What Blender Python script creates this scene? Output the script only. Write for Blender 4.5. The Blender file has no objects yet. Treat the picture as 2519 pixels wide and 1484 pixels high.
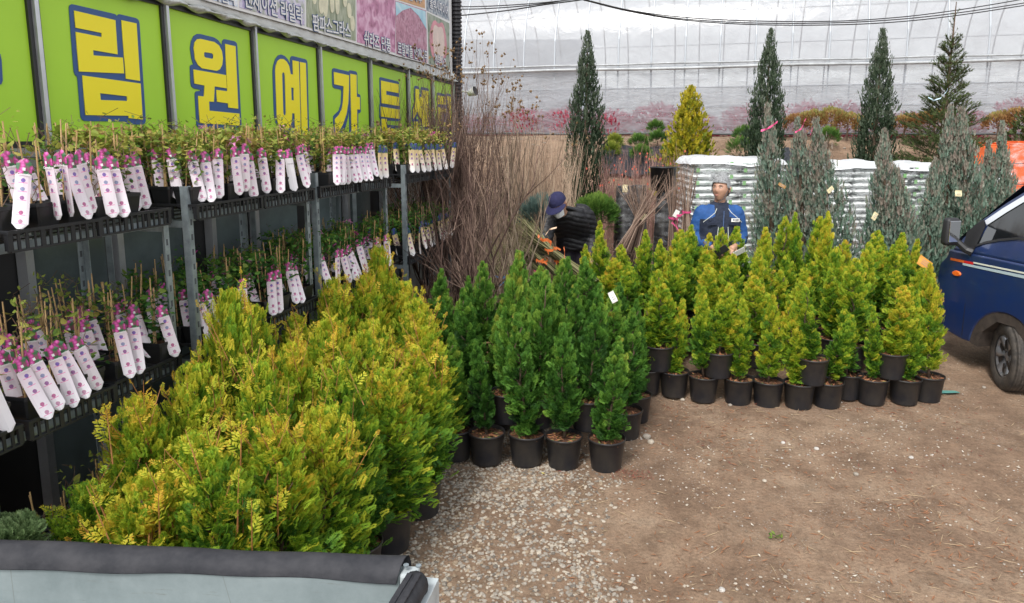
import bpy, bmesh, math, random
import numpy as np
from mathutils import Vector, Matrix
random.seed(7); rng = np.random.default_rng(7)
SC = bpy.context.scene
COL = SC.collection
R = math.radians
# ---------------------------------------------------------------- camera, sky, sun, exposure
CAM_H = 2.37; FOC = 1829.0; PITCH = math.atan((640-330)/FOC); CX, CY = 1259.0, 640.0
cam = bpy.data.cameras.new('camera'); camo = bpy.data.objects.new('camera', cam); COL.objects.link(camo)
camo.location = (0, 0, CAM_H); camo.rotation_euler = (math.pi/2-PITCH, 0, 0)
cam.sensor_width = 36; cam.lens = 36*FOC/2518; cam.shift_y = -(742-640)/2518
cam.clip_start = .05; cam.clip_end = 2000; SC.camera = camo
SUN_EL, SUN_AZ = 52, 205          # azimuth clockwise from +Y (behind the camera, a little to the left)
w = bpy.data.worlds.new('World'); SC.world = w; w.use_nodes = True
nt = w.node_tree; nt.nodes.clear()
sky = nt.nodes.new('ShaderNodeTexSky'); sky.sky_type = 'NISHITA'; sky.sun_disc = False
sky.sun_elevation = R(SUN_EL); sky.sun_rotation = R(SUN_AZ); sky.air_density = 1.0; sky.dust_density = 1.5; sky.ozone_density = 1
hs = nt.nodes.new('ShaderNodeHueSaturation'); hs.inputs['Saturation'].default_value = .16
bg = nt.nodes.new('ShaderNodeBackground'); bg.inputs[1].default_value = .15
wo = nt.nodes.new('ShaderNodeOutputWorld')
nt.links.new(sky.outputs[0], hs.inputs['Color']); nt.links.new(hs.outputs[0], bg.inputs[0]); nt.links.new(bg.outputs[0], wo.inputs[0])
sl = bpy.data.lights.new('sun', 'SUN'); sl.energy = 1.4; sl.angle = R(14); sl.color = (1, .965, .92)
so = bpy.data.objects.new('sun', sl); COL.objects.link(so)
az, el = R(SUN_AZ), R(SUN_EL)
sd = Vector((math.sin(az)*math.cos(el), math.cos(az)*math.cos(el), math.sin(el)))
so.rotation_euler = sd.to_track_quat('Z', 'Y').to_euler(); so.location = (0, -4, 9)
vs = SC.view_settings; vs.view_transform = 'Standard'; vs.look = 'None'; vs.exposure = 1.0; vs.gamma = 1; vs.use_curve_mapping = False
SC.cycles.transparent_max_bounces = 24; SC.cycles.max_bounces = 6; SC.cycles.diffuse_bounces = 3; SC.cycles.use_denoising = True; SC.cycles.use_adaptive_sampling = False

# ---------------------------------------------------------------- survey: sight line of a point of the photograph
def ray(u, v):
    x = (u-CX)/FOC; y = (CY-v)/FOC; cp, sp = math.cos(PITCH), math.sin(PITCH)
    return Vector((x, cp+y*sp, -sp+y*cp))
CAM = Vector((0, 0, CAM_H))
def at(u, v, Y):
    d = ray(u, v); return CAM+d*(Y/d.y)
TY = [-50, 6.3, 8, 9, 10, 11, 12, 13, 14, 17, 60, 900]; TZ = [0, 0, .2, .45, .75, 1.0, 1.4, 1.9, 2.27, 2.36, 2.38, 2.38]
def gz(y): return float(np.interp(y, TY, TZ))
def at_ground(u, v):
    d = ray(u, v); Y = 1.0
    while Y < 40 and CAM_H+d.z*Y/d.y > gz(Y): Y += .01
    return CAM+d*(Y/d.y)
# the shop wall runs away to the right: unit vector along it and its outward normal
WA = R(13.6); WD = Vector((math.sin(WA), math.cos(WA), 0)); WN = Vector((math.cos(WA), -math.sin(WA), 0))
WALL = -3.13; RACK = -2.43
def on_plane(u, v, off):
    d = ray(u, v); return CAM+d*(off/d.dot(WN))
def wall_sh(u, v, off=WALL):                 # distance along the wall and height
    p = on_plane(u, v, off); return p.dot(WD), p.z
def wp(s, h, off=WALL): return WD*s+WN*off+Vector((0, 0, h))
W3 = Matrix(((WD.x, 0, WN.x, 0), (WD.y, 0, WN.y, 0), (0, 1, 0, 0), (0, 0, 0, 1)))   # local (s, h, outward) -> world axes

# ---------------------------------------------------------------- materials
MATS = {}
def mat(name, col, rough=.6, metal=0, spec=.5, noise=0, nscale=8, bump=0, bscale=40, col2=None, objrand=0, trans=0, coat=0, nrough=.5):
    if name in MATS: return MATS[name]
    m = bpy.data.materials.new(name); m.use_nodes = True; nt = m.node_tree; b = nt.nodes['Principled BSDF']
    b.inputs['Roughness'].default_value = rough; b.inputs['Metallic'].default_value = metal
    b.inputs['Specular IOR Level'].default_value = spec; b.inputs['Coat Weight'].default_value = coat
    col = tuple(col)+(1,); b.inputs['Base Color'].default_value = col
    last = None
    tc = nt.nodes.new('ShaderNodeTexCoord')
    if noise or col2:
        n = nt.nodes.new('ShaderNodeTexNoise'); n.inputs['Scale'].default_value = nscale; n.inputs['Detail'].default_value = 6; n.inputs['Roughness'].default_value = .65
        nt.links.new(tc.outputs['Object'], n.inputs['Vector'])
        r = nt.nodes.new('ShaderNodeValToRGB'); r.color_ramp.elements[0].position = .36; r.color_ramp.elements[1].position = .64
        c2 = tuple(col2)+(1,) if col2 else tuple(max(0, c*(1-noise)) for c in col[:3])+(1,)
        r.color_ramp.elements[0].color = c2; r.color_ramp.elements[1].color = col
        nt.links.new(n.outputs[0], r.inputs[0]); last = r.outputs[0]
    if objrand:
        oi = nt.nodes.new('ShaderNodeObjectInfo'); h = nt.nodes.new('ShaderNodeHueSaturation')
        mr = nt.nodes.new('ShaderNodeMapRange'); mr.inputs[3].default_value = 1-objrand; mr.inputs[4].default_value = 1+objrand
        nt.links.new(oi.outputs['Random'], mr.inputs[0]); nt.links.new(mr.outputs[0], h.inputs['Value'])
        if last: nt.links.new(last, h.inputs['Color'])
        else: h.inputs['Color'].default_value = col
        last = h.outputs[0]
    if last: nt.links.new(last, b.inputs['Base Color'])
    if bump:
        n2 = nt.nodes.new('ShaderNodeTexNoise'); n2.inputs['Scale'].default_value = bscale; n2.inputs['Detail'].default_value = 5
        nt.links.new(tc.outputs['Object'], n2.inputs['Vector'])
        bm_ = nt.nodes.new('ShaderNodeBump'); bm_.inputs['Strength'].default_value = bump; bm_.inputs['Distance'].default_value = .02
        nt.links.new(n2.outputs[0], bm_.inputs['Height']); nt.links.new(bm_.outputs[0], b.inputs['Normal'])
    if trans:
        tr = nt.nodes.new('ShaderNodeBsdfTranslucent'); mx = nt.nodes.new('ShaderNodeMixShader'); mx.inputs[0].default_value = trans
        if last: nt.links.new(last, tr.inputs[0])
        else: tr.inputs[0].default_value = col
        o = nt.nodes['Material Output']; nt.links.new(b.outputs[0], mx.inputs[1]); nt.links.new(tr.outputs[0], mx.inputs[2]); nt.links.new(mx.outputs[0], o.inputs[0])
    MATS[name] = m; return m

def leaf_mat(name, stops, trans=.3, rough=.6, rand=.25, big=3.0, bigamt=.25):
    """foliage: ramp over the mesh attribute 'tint' (0 inner growth, on thujas darkened as painted shade .. 1 new tips), shifted per plant"""
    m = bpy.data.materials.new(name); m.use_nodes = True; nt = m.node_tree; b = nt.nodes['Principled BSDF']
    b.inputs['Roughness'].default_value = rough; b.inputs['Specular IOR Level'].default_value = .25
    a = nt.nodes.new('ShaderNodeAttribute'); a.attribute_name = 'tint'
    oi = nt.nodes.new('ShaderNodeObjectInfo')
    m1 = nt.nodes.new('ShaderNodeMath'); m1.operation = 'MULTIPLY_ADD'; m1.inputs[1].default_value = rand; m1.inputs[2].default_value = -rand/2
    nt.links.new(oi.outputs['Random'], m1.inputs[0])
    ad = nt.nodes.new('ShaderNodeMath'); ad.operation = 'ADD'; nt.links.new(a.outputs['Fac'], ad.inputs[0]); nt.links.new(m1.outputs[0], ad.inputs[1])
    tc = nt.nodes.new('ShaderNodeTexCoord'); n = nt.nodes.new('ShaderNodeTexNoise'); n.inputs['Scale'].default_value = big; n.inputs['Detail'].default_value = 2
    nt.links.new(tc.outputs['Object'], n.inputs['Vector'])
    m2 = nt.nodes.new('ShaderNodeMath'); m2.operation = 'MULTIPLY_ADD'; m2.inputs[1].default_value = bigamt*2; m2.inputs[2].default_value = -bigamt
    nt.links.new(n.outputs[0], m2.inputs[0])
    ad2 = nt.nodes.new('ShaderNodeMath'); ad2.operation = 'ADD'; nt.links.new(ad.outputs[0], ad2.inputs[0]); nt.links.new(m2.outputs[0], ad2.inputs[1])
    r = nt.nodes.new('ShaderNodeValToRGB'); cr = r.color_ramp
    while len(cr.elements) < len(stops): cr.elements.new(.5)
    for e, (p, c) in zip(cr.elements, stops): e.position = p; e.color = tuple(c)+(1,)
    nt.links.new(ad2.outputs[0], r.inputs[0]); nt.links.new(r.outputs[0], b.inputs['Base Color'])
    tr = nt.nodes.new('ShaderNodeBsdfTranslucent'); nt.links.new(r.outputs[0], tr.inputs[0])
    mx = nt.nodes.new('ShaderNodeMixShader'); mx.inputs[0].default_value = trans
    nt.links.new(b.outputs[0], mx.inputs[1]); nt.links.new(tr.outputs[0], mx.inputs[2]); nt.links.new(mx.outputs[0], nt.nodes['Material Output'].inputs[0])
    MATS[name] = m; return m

# ---------------------------------------------------------------- mesh helpers
class MB:
    """collects polygons; build() links them as ONE mesh object"""
    def __init__(s): s.v = []; s.f = []; s.mi = []; s.n = 0; s.t = []; s.hast = False; s.uv = None
    def add(s, verts, faces, mi=0, tint=None):
        verts = np.asarray(verts, dtype=np.float64).reshape(-1, 3)
        s.v.append(verts)
        if tint is None: s.t.append(np.full(len(verts), .5))
        else: s.hast = True; s.t.append(np.broadcast_to(np.asarray(tint, dtype=float), (len(verts),)).copy())
        if isinstance(faces, np.ndarray): s.f.append(faces+s.n); s.mi.append((len(faces), mi))
        else:
            for f in faces: s.f.append(np.asarray(f)[None, :]+s.n); s.mi.append((1, mi))
        s.n += len(verts); return s
    def box(s, c, d, rot=None, mi=0, taper=1.0):
        x, y, z = d[0]/2, d[1]/2, d[2]/2
        V = np.array([(-x, -y, -z), (x, -y, -z), (x, y, -z), (-x, y, -z), (-x*taper, -y*taper, z), (x*taper, -y*taper, z), (x*taper, y*taper, z), (-x*taper, y*taper, z)])
        if rot is not None: V = V @ np.array(rot.to_3x3()).T
        F = np.array([(0, 3, 2, 1), (4, 5, 6, 7), (0, 1, 5, 4), (1, 2, 6, 5), (2, 3, 7, 6), (3, 0, 4, 7)])
        return s.add(V+np.array(c), F, mi)
    def tube(s, pts, rad, n=6, mi=0, caps=True, tint=None):
        P = np.array([tuple(p) for p in pts], dtype=float); k = len(P)
        rad = np.broadcast_to(np.asarray(rad, dtype=float), (k,))
        T = np.gradient(P, axis=0); T /= np.linalg.norm(T, axis=1)[:, None]+1e-12
        ref = np.array([0, 0, 1.]) if abs(T[:, 2]).mean() < .8 else np.array([1., 0, 0])
        A = np.cross(T, ref); A /= np.linalg.norm(A, axis=1)[:, None]+1e-12; B = np.cross(T, A)
        th = np.arange(n)*2*np.pi/n
        V = P[:, None, :]+rad[:, None, None]*(A[:, None, :]*np.cos(th)[None, :, None]+B[:, None, :]*np.sin(th)[None, :, None])
        i = np.arange(k-1)[:, None]*n; j = np.arange(n)[None, :]; j2 = (j+1) % n
        F = np.stack([i+j, i+j2, i+n+j2, i+n+j], -1).reshape(-1, 4)
        s.add(V.reshape(-1, 3), F, mi, tint)
        if caps:
            s.f.append((np.arange(n)[::-1])[None, :]+s.n-k*n); s.mi.append((1, mi)); s.f.append(np.arange(n)[None, :]+s.n-n); s.mi.append((1, mi))
        return s
    def lathe(s, prof, n=24, c=(0, 0, 0), mi=0, tint=None):
        th = np.arange(n)*2*np.pi/n; pr = np.array(prof, dtype=float); k = len(pr)
        V = np.stack([pr[:, 0, None]*np.cos(th), pr[:, 0, None]*np.sin(th), np.repeat(pr[:, 1, None], n, 1)], -1).reshape(-1, 3)
        i = np.arange(k-1)[:, None]*n; j = np.arange(n)[None, :]; j2 = (j+1) % n
        F = np.stack([i+j, i+j2, i+n+j2, i+n+j], -1).reshape(-1, 4)
        return s.add(V+np.array(c), F, mi, tint)
    def prism(s, poly, M, d, mi=0):
        """poly in local (x,y), extruded along local z from 0 to d by matrix M"""
        n = len(poly); V = [M @ Vector((x, y, 0)) for x, y in poly]+[M @ Vector((x, y, d)) for x, y in poly]
        F = [tuple(range(n))[::-1], tuple(range(n, 2*n))]+[(i, (i+1) % n, n+(i+1) % n, n+i) for i in range(n)]
        return s.add([tuple(v) for v in V], F, mi)
    def mesh(s, name, mats, smooth=False):
        me = bpy.data.meshes.new(name)
        if not s.v: return me
        V = np.concatenate(s.v); me.vertices.add(len(V)); me.vertices.foreach_set('co', V.ravel())
        cnt = np.concatenate([np.full(len(f), f.shape[1]) for f in s.f]); loops = np.concatenate([f.ravel() for f in s.f])
        me.loops.add(len(loops)); me.loops.foreach_set('vertex_index', loops.astype(np.int32))
        me.polygons.add(len(cnt)); st = np.concatenate([[0], np.cumsum(cnt)[:-1]])
        me.polygons.foreach_set('loop_start', st.astype(np.int32)); me.polygons.foreach_set('loop_total', cnt.astype(np.int32))
        mi = np.concatenate([np.full(n, m) for n, m in s.mi])
        for m in (mats if isinstance(mats, (list, tuple)) else [mats]): me.materials.append(m)
        me.polygons.foreach_set('material_index', mi.astype(np.int32))
        me.polygons.foreach_set('use_smooth', np.full(len(cnt), bool(smooth)))
        if s.hast:
            a = me.attributes.new('tint', 'FLOAT', 'POINT'); a.data.foreach_set('value', np.concatenate(s.t).astype(np.float32))
        me.update(calc_edges=True); me.validate(); return me
    def build(s, name, mats, parent=None, smooth=False):
        return link(name, s.mesh(name, mats, smooth), parent)
def link(name, me, parent=None, loc=None, rot=None):
    o = bpy.data.objects.new(name, me); COL.objects.link(o)
    if parent: o.parent = parent
    if loc is not None: o.location = loc
    if rot is not None: o.rotation_euler = rot
    return o
def tag(o, label=None, cat=None, group=None, kind=None):
    if label: o['label'] = label
    if cat: o['category'] = cat
    if group: o['group'] = group
    if kind: o['kind'] = kind
    return o
def thing(name, label, cat, loc=(0, 0, 0), rz=0, group=None):
    o = bpy.data.objects.new(name, None); COL.objects.link(o); o.location = loc; o.rotation_euler = (0, 0, rz)
    o.empty_display_size = .1
    return tag(o, label, cat, group)
KIDS = {}
def copy_tree(o, loc=None, rot=None, scale=None, label=None, group=None):
    c = o.copy(); COL.objects.link(c)
    for ch in o.children:
        d = ch.copy(); COL.objects.link(d); d.parent = c
        for g in ch.children:
            e = g.copy(); COL.objects.link(e); e.parent = d
    if loc is not None: c.location = loc
    if rot is not None: c.rotation_euler = rot
    if scale is not None: c.scale = scale
    if label: c['label'] = label
    if group: c['group'] = group
    return c
def bevel_mesh(o, wd=.006, seg=2):
    md = o.modifiers.new('b', 'BEVEL'); md.width = wd; md.segments = seg; md.limit_method = 'ANGLE'; return o
def text_mesh(s, size, mat_, width=None, offset=0, depth=.001, condense=None):
    cu = bpy.data.curves.new('t', 'FONT'); cu.body = s; cu.size = size; cu.offset = offset; cu.extrude = depth; cu.resolution_u = 3
    cu.align_x = 'LEFT'
    o = bpy.data.objects.new('t', cu); COL.objects.link(o)
    dg = bpy.context.evaluated_depsgraph_get(); me = bpy.data.meshes.new_from_object(o.evaluated_get(dg))
    bpy.data.objects.remove(o); bpy.data.curves.remove(cu)
    me.materials.clear(); me.materials.append(mat_)
    if width and len(me.vertices):
        xs = [v.co.x for v in me.vertices]; x0, x1 = min(xs), max(xs); k = width/max(1e-6, x1-x0)
        for v in me.vertices: v.co.x = (v.co.x-x0)*k
    return me
def nrand(a, b): return random.uniform(a, b)
ORD = ['first', 'second', 'third', 'fourth', 'fifth', 'sixth', 'seventh', 'eighth', 'ninth', 'tenth', 'eleventh', 'twelfth', 'thirteenth', 'fourteenth', 'fifteenth', 'sixteenth', 'seventeenth', 'eighteenth', 'nineteenth', 'twentieth', 'twenty-first', 'twenty-second', 'twenty-third', 'twenty-fourth']

# ================================================================ GROUND
def value_noise(x, y, seed=0):
    xi = np.floor(x).astype(int); yi = np.floor(y).astype(int); fx = x-xi; fy = y-yi
    def h(a, b): return ((np.sin(a*127.1+b*311.7+seed*17.3)*43758.5453) % 1+1) % 1
    fx = fx*fx*(3-2*fx); fy = fy*fy*(3-2*fy)
    return (h(xi, yi)*(1-fx)+h(xi+1, yi)*fx)*(1-fy)+(h(xi, yi+1)*(1-fx)+h(xi+1, yi+1)*fx)*fy
def ground_z(x, y):
    x = np.asarray(x, float); y = np.asarray(y, float)
    z = np.interp(y, TY, TZ)
    n = (value_noise(x*1.3, y*1.3)-.5)*.05+(value_noise(x*4, y*4, 2)-.5)*.016
    return z+n*np.clip((40-abs(y))/20, 0, 1)-.012
def ground_sheet():
    xs = np.concatenate([[-900, -200, -60, -25], np.arange(-9, 12, .13), [25, 60, 200, 900]])
    ys = np.concatenate([[-300, -60, -20, -6], np.arange(0, 19, .13), [26, 34, 60, 200, 900]])
    X, Y = np.meshgrid(xs, ys); Z = ground_z(X, Y)
    V = np.stack([X, Y, Z], -1).reshape(-1, 3); nx = len(xs)
    i = np.arange(len(ys)-1)[:, None]*nx; j = np.arange(nx-1)[None, :]
    F = np.stack([i+j, i+j+1, i+nx+j+1, i+nx+j], -1).reshape(-1, 4)
    m = bpy.data.materials.new('dirt'); m.use_nodes = True; nt = m.node_tree; b = nt.nodes['Principled BSDF']; b.inputs['Roughness'].default_value = .93
    tc = nt.nodes.new('ShaderNodeTexCoord')
    def noise(sc, det=6, ro=.6):
        n = nt.nodes.new('ShaderNodeTexNoise'); n.inputs['Scale'].default_value = sc; n.inputs['Detail'].default_value = det; n.inputs['Roughness'].default_value = ro
        nt.links.new(tc.outputs['Object'], n.inputs['Vector']); return n
    def ramp(src, els):
        r = nt.nodes.new('ShaderNodeValToRGB'); cr = r.color_ramp
        while len(cr.elements) < len(els): cr.elements.new(.5)
        for e, (p, c) in zip(cr.elements, els): e.position = p; e.color = tuple(c)+(1,)
        nt.links.new(src, r.inputs[0]); return r
    a = ramp(noise(1.3, 10, .72).outputs[0], [(.28, (.155, .098, .063)), (.47, (.245, .163, .108)), (.6, (.315, .225, .155)), (.75, (.37, .29, .215))])
    g = ramp(noise(42, 5, .8).outputs[0], [(.3, (.45, .42, .4)), (.5, (.95, .93, .9)), (.68, (1.25, 1.22, 1.18))])
    dmp = ramp(noise(3.2, 7, .7).outputs[0], [(.36, (.66, .63, .60)), (.5, (.95, .94, .93)), (.66, (1.12, 1.1, 1.08))])
    m0 = nt.nodes.new('ShaderNodeMixRGB'); m0.blend_type = 'MULTIPLY'; m0.inputs[0].default_value = .9; nt.links.new(a.outputs[0], m0.inputs[1]); nt.links.new(dmp.outputs[0], m0.inputs[2])
    mx = nt.nodes.new('ShaderNodeMixRGB'); mx.blend_type = 'MULTIPLY'; mx.inputs[0].default_value = .85
    nt.links.new(m0.outputs[0], mx.inputs[1]); nt.links.new(g.outputs[0], mx.inputs[2])
    # small pale grit pressed into the dirt
    vo = nt.nodes.new('ShaderNodeTexVoronoi'); vo.inputs['Scale'].default_value = 46; nt.links.new(tc.outputs['Object'], vo.inputs['Vector'])
    gp = ramp(vo.outputs['Distance'], [(.16, (1, 1, 1)), (.24, (0, 0, 0))])
    gm = ramp(noise(1.7, 4, .6).outputs[0], [(.46, (0, 0, 0)), (.66, (.8, .8, .8))])
    mul = nt.nodes.new('ShaderNodeMath'); mul.operation = 'MULTIPLY'; nt.links.new(gp.outputs[0], mul.inputs[0]); nt.links.new(gm.outputs[0], mul.inputs[1])
    mx2 = nt.nodes.new('ShaderNodeMixRGB'); nt.links.new(mul.outputs[0], mx2.inputs[0]); nt.links.new(mx.outputs[0], mx2.inputs[1]); mx2.inputs[2].default_value = (.38, .34, .29, 1)
    nt.links.new(mx2.outputs[0], b.inputs['Base Color'])
    bp = nt.nodes.new('ShaderNodeBump'); bp.inputs['Strength'].default_value = .7; bp.inputs['Distance'].default_value = .02
    nt.links.new(noise(60, 6, .75).outputs[0], bp.inputs['Height']); nt.links.new(bp.outputs[0], b.inputs['Normal'])
    mb = MB(); mb.add(V, F); o = mb.build('ground', m, smooth=True); tag(o, kind='structure'); return o
ground_sheet()
# ================================================================ SHOP BUILDING
alu = mat('aluminium', (.62, .64, .67), .35, .7, noise=.2, nscale=5)
blackframe = mat('black_frame', (.018, .018, .02), .4)
green_sheet = mat('green_sheet', (.42, .72, .05), .38, noise=.06, nscale=1.5, spec=.3)
navy = mat('navy_vinyl', (.025, .085, .26), .45)
yellow = mat('yellow_vinyl', (.93, .80, .012), .45)
glass_dark = mat('tinted_glass', (.17, .215, .225), .18, 0, .8, noise=.5, nscale=1.2)
blackwall = mat('black_wall', (.012, .012, .013), .5)
silver = mat('silver_fabric', (.62, .64, .62), .5, .15, noise=.25, nscale=9, bump=.6, bscale=22)
white_vinyl = mat('white_vinyl', (.8, .8, .8), .5)
galv = mat('galvanised_steel', (.36, .42, .45), .42, .55, noise=.35, nscale=14)

shop = thing('garden_shop', 'long garden shop with green lettered panels above dark glass and galvanised racks', 'building', tuple(wp(4, 0, WALL-1)), 0)
def place(o):                     # geometry was written in world space
    o.matrix_parent_inverse = Matrix.Translation(-Vector(o.parent.location)) if o.parent else Matrix()
    return o
def S(p): return (p[0]/1.5163, p[1]/1.5163)          # photo pixels -> survey pixels
# mullion centres (survey px at mid height) -> distance along wall
mull_s = [wall_sh(u, v)[0] for u, v in ((92, 170), (411, 170), (627, 215), (786, 240), (909, 250), (1002, 270), (1062, 280), (1113, 300))]
s_first = mull_s[0]-1.15
H0 = 2.335                      # bottom of panels
tops = [(s_first, wall_sh(415, 18)[1]+.02)]
def toph(s):                    # panel top line, traced
    pts = [wall_sh(*S(p)) for p in ((602, 24), (938, 118), (1184, 182), (1370, 235), (1520, 276), (1690, 318))]
    return float(np.interp(s, [p[0] for p in pts], [p[1] for p in pts]))
edges = [s_first]+mull_s
for i in range(len(edges)-1):
    a, b = edges[i], edges[i+1]; ha, hb = toph(a), toph(b); g = .035
    mb = MB(); M = Matrix.Translation(WN*(WALL-.03)) @ W3
    mb.prism([(a+g, H0), (b-g, H0), (b-g, hb), (a+g, ha)], M, .03)
    place(mb.build('sign_panel', green_sheet, shop))
    mb = MB()
    for (x0, y0, x1, y1) in ((a+g-.02, H0-.03, b-g+.02, H0), ):
        mb.prism([(x0, y0), (x1, y0), (x1, y1), (x0, y1)], M, .045)
    mb.prism([(a+g-.005, ha), (b-g+.005, hb), (b-g+.005, hb+.045), (a+g-.005, ha+.045)], M, .045)
    mb.prism([(a+g-.022, H0), (a+g, H0), (a+g, ha), (a+g-.022, ha)], M, .045)
    mb.prism([(b-g, H0), (b-g+.022, H0), (b-g+.022, hb), (b-g, hb)], M, .045)
    place(mb.build('panel_frame', blackframe, shop))
for s in mull_s:
    mb = MB(); M = Matrix.Translation(WN*(WALL-.02)) @ W3
    mb.prism([(s-.012, H0-.04), (s+.012, H0-.04), (s+.012, toph(s)+.05), (s-.012, toph(s)+.05)], M, .055)
    place(mb.build('mullion', alu, shop))
# sill rail with two grooves
sE = edges[-1]
mb = MB(); M = Matrix.Translation(WN*(WALL-.04)) @ W3
for y0, y1, d in ((H0-.075, H0-.032, .085), (H0-.125, H0-.078, .075), (H0-.165, H0-.128, .085)):
    mb.prism([(s_first, y0), (sE, y0), (sE, y1), (s_first, y1)], M, d)
place(mb.build('sill_rail', alu, shop))
# lower wall: dark body, glass panes, frames
mb = MB(); mb.prism([(s_first, -.1), (sE, -.1), (sE, 4.4), (s_first, 4.4)], Matrix.Translation(WN*(WALL-2.6)) @ W3, 2.54)
place(mb.build('wall', blackwall, shop))
x = s_first+.1; k = 0
while x < sE-.3:
    wd = (.62, .5, .55, .42)[k % 4]
    mb = MB(); mb.prism([(x, .12), (x+wd, .12), (x+wd, H0-.19), (x, H0-.19)], Matrix.Translation(WN*(WALL-.055)) @ W3, .012)
    place(mb.build('window_pane', glass_dark, shop))
    mb = MB(); mb.prism([(x-.055, .02), (x-.01, .02), (x-.01, H0-.17), (x-.055, H0-.17)], Matrix.Translation(WN*(WALL-.055)) @ W3, .06)
    place(mb.build('window_post', alu, shop))
    x += wd+(.1 if k % 2 else .3); k += 1
# crinkled silver flashing
def crinkle(name, lo, hi, m, off, amp, parent, n=260):
    L = [wall_sh(*S(p), off=WALL) for p in lo]; U = [wall_sh(*S(p), off=WALL) for p in hi]
    s0 = s_first; s1 = max(L[-1][0], U[-1][0]); ss = np.linspace(s0, s1, n)
    def ext(A, s):
        xs = [a[0] for a in A]; ys = [a[1] for a in A]
        if s < xs[0]: return ys[0]+(s-xs[0])*(ys[1]-ys[0])/(xs[1]-xs[0])*.4
        return float(np.interp(s, xs, ys))
    V = []
    rows = 7
    for s in ss:
        h0 = ext(L, s); h1 = ext(U, s)
        j = random.uniform(-1, 1)
        for r_ in range(rows):
            t = r_/(rows-1); d = amp*(math.sin(t*math.pi)**.6)*(1+.35*math.sin(s*31)+.25*math.sin(s*77+t*3)+.15*j)
            hh = h0+(h1-h0)*t+amp*.35*math.sin(s*23+t*2)*(t > .7 or t < .2)
            V.append(tuple(wp(s, hh, off+d)))
    i = np.arange(n-1)[:, None]*rows; j = np.arange(rows-1)[None, :]
    F = np.stack([i+j, i+rows+j, i+rows+j+1, i+j+1], -1).reshape(-1, 4)
    mb = MB(); mb.add(V, F); return place(mb.build(name, m, parent, smooth=True))
LO = [(481, -6), (602, 14), (938, 104), (1184, 170), (1370, 222), (1520, 262), (1698, 312)]
MID = [(600, -8), (750, 33), (955, 95), (1190, 165), (1350, 210), (1558, 265), (1699, 306)]
UP = [(720, -6), (750, 3), (893, 42), (1131, 109), (1350, 172), (1479, 212), (1597, 244), (1680, 274)]
crinkle('silver_flashing', LO, MID, silver, WALL+.035, .035, shop)
crinkle('fascia_skirt', MID, UP, mat('pale_fabric', (.68, .70, .69), .6, noise=.12, nscale=3), WALL+.03, .012, shop)
# fascia body behind the banner
mb = MB(); mb.prism([(s_first, toph(s_first)+.12)]+[(s_, toph(s_)+.09) for s_ in mull_s]+[(sE, 4.6), (s_first, 4.6)], Matrix.Translation(WN*(WALL-.055)) @ W3, .06)
place(mb.build('fascia', white_vinyl, shop))

# ---- big letters (traced outlines; yellow vinyl 4 mm thick on a navy outline)
def trace(org, k, pts): return [wall_sh(*S((org[0]+x/k, org[1]+y/k))) for x, y in pts]
def rounded(pts, n=1, q=.22):
    for _ in range(n):
        out = []
        for i in range(len(pts)):
            a, b = pts[i], pts[(i+1) % len(pts)]
            out += [(a[0]+(b[0]-a[0])*q, a[1]+(b[1]-a[1])*q), (b[0]+(a[0]-b[0])*q, b[1]+(a[1]-b[1])*q)]
        pts = out
    return pts
def poly_obj(name, outers, holes, m, z0, d, parent, round_n=0):
    """filled outlines (with holes) as a thin plate on the wall"""
    cu = bpy.data.curves.new('c', 'CURVE'); cu.dimensions = '2D'; cu.fill_mode = 'BOTH'; cu.extrude = d/2
    for ring in outers+holes:
        sp = cu.splines.new('POLY'); sp.points.add(len(ring)-1)
        for p, (x, y) in zip(sp.points, ring): p.co = (x, y, 0, 1)
        sp.use_cyclic_u = True
    o = bpy.data.objects.new('c', cu); COL.objects.link(o)
    me = bpy.data.meshes.new_from_object(o.evaluated_get(bpy.context.evaluated_depsgraph_get()))
    bpy.data.objects.remove(o); bpy.data.curves.remove(cu)
    me.transform(Matrix.Translation(WN*(WALL+z0)) @ W3); me.materials.clear(); me.materials.append(m)
    return place(link(name, me, parent))
A = ((200, 0), 3.0915); B_ = ((680, 100), 3.71); C_ = ((980, 180), 4.364); D_ = ((1380, 250), 5.497)
def arc(cx, cy, rx, ry, a0, a1, n=8): return [(cx+rx*math.cos(R(a0+(a1-a0)*i/n)), cy+ry*math.sin(R(a0+(a1-a0)*i/n))) for i in range(n+1)]
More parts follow.
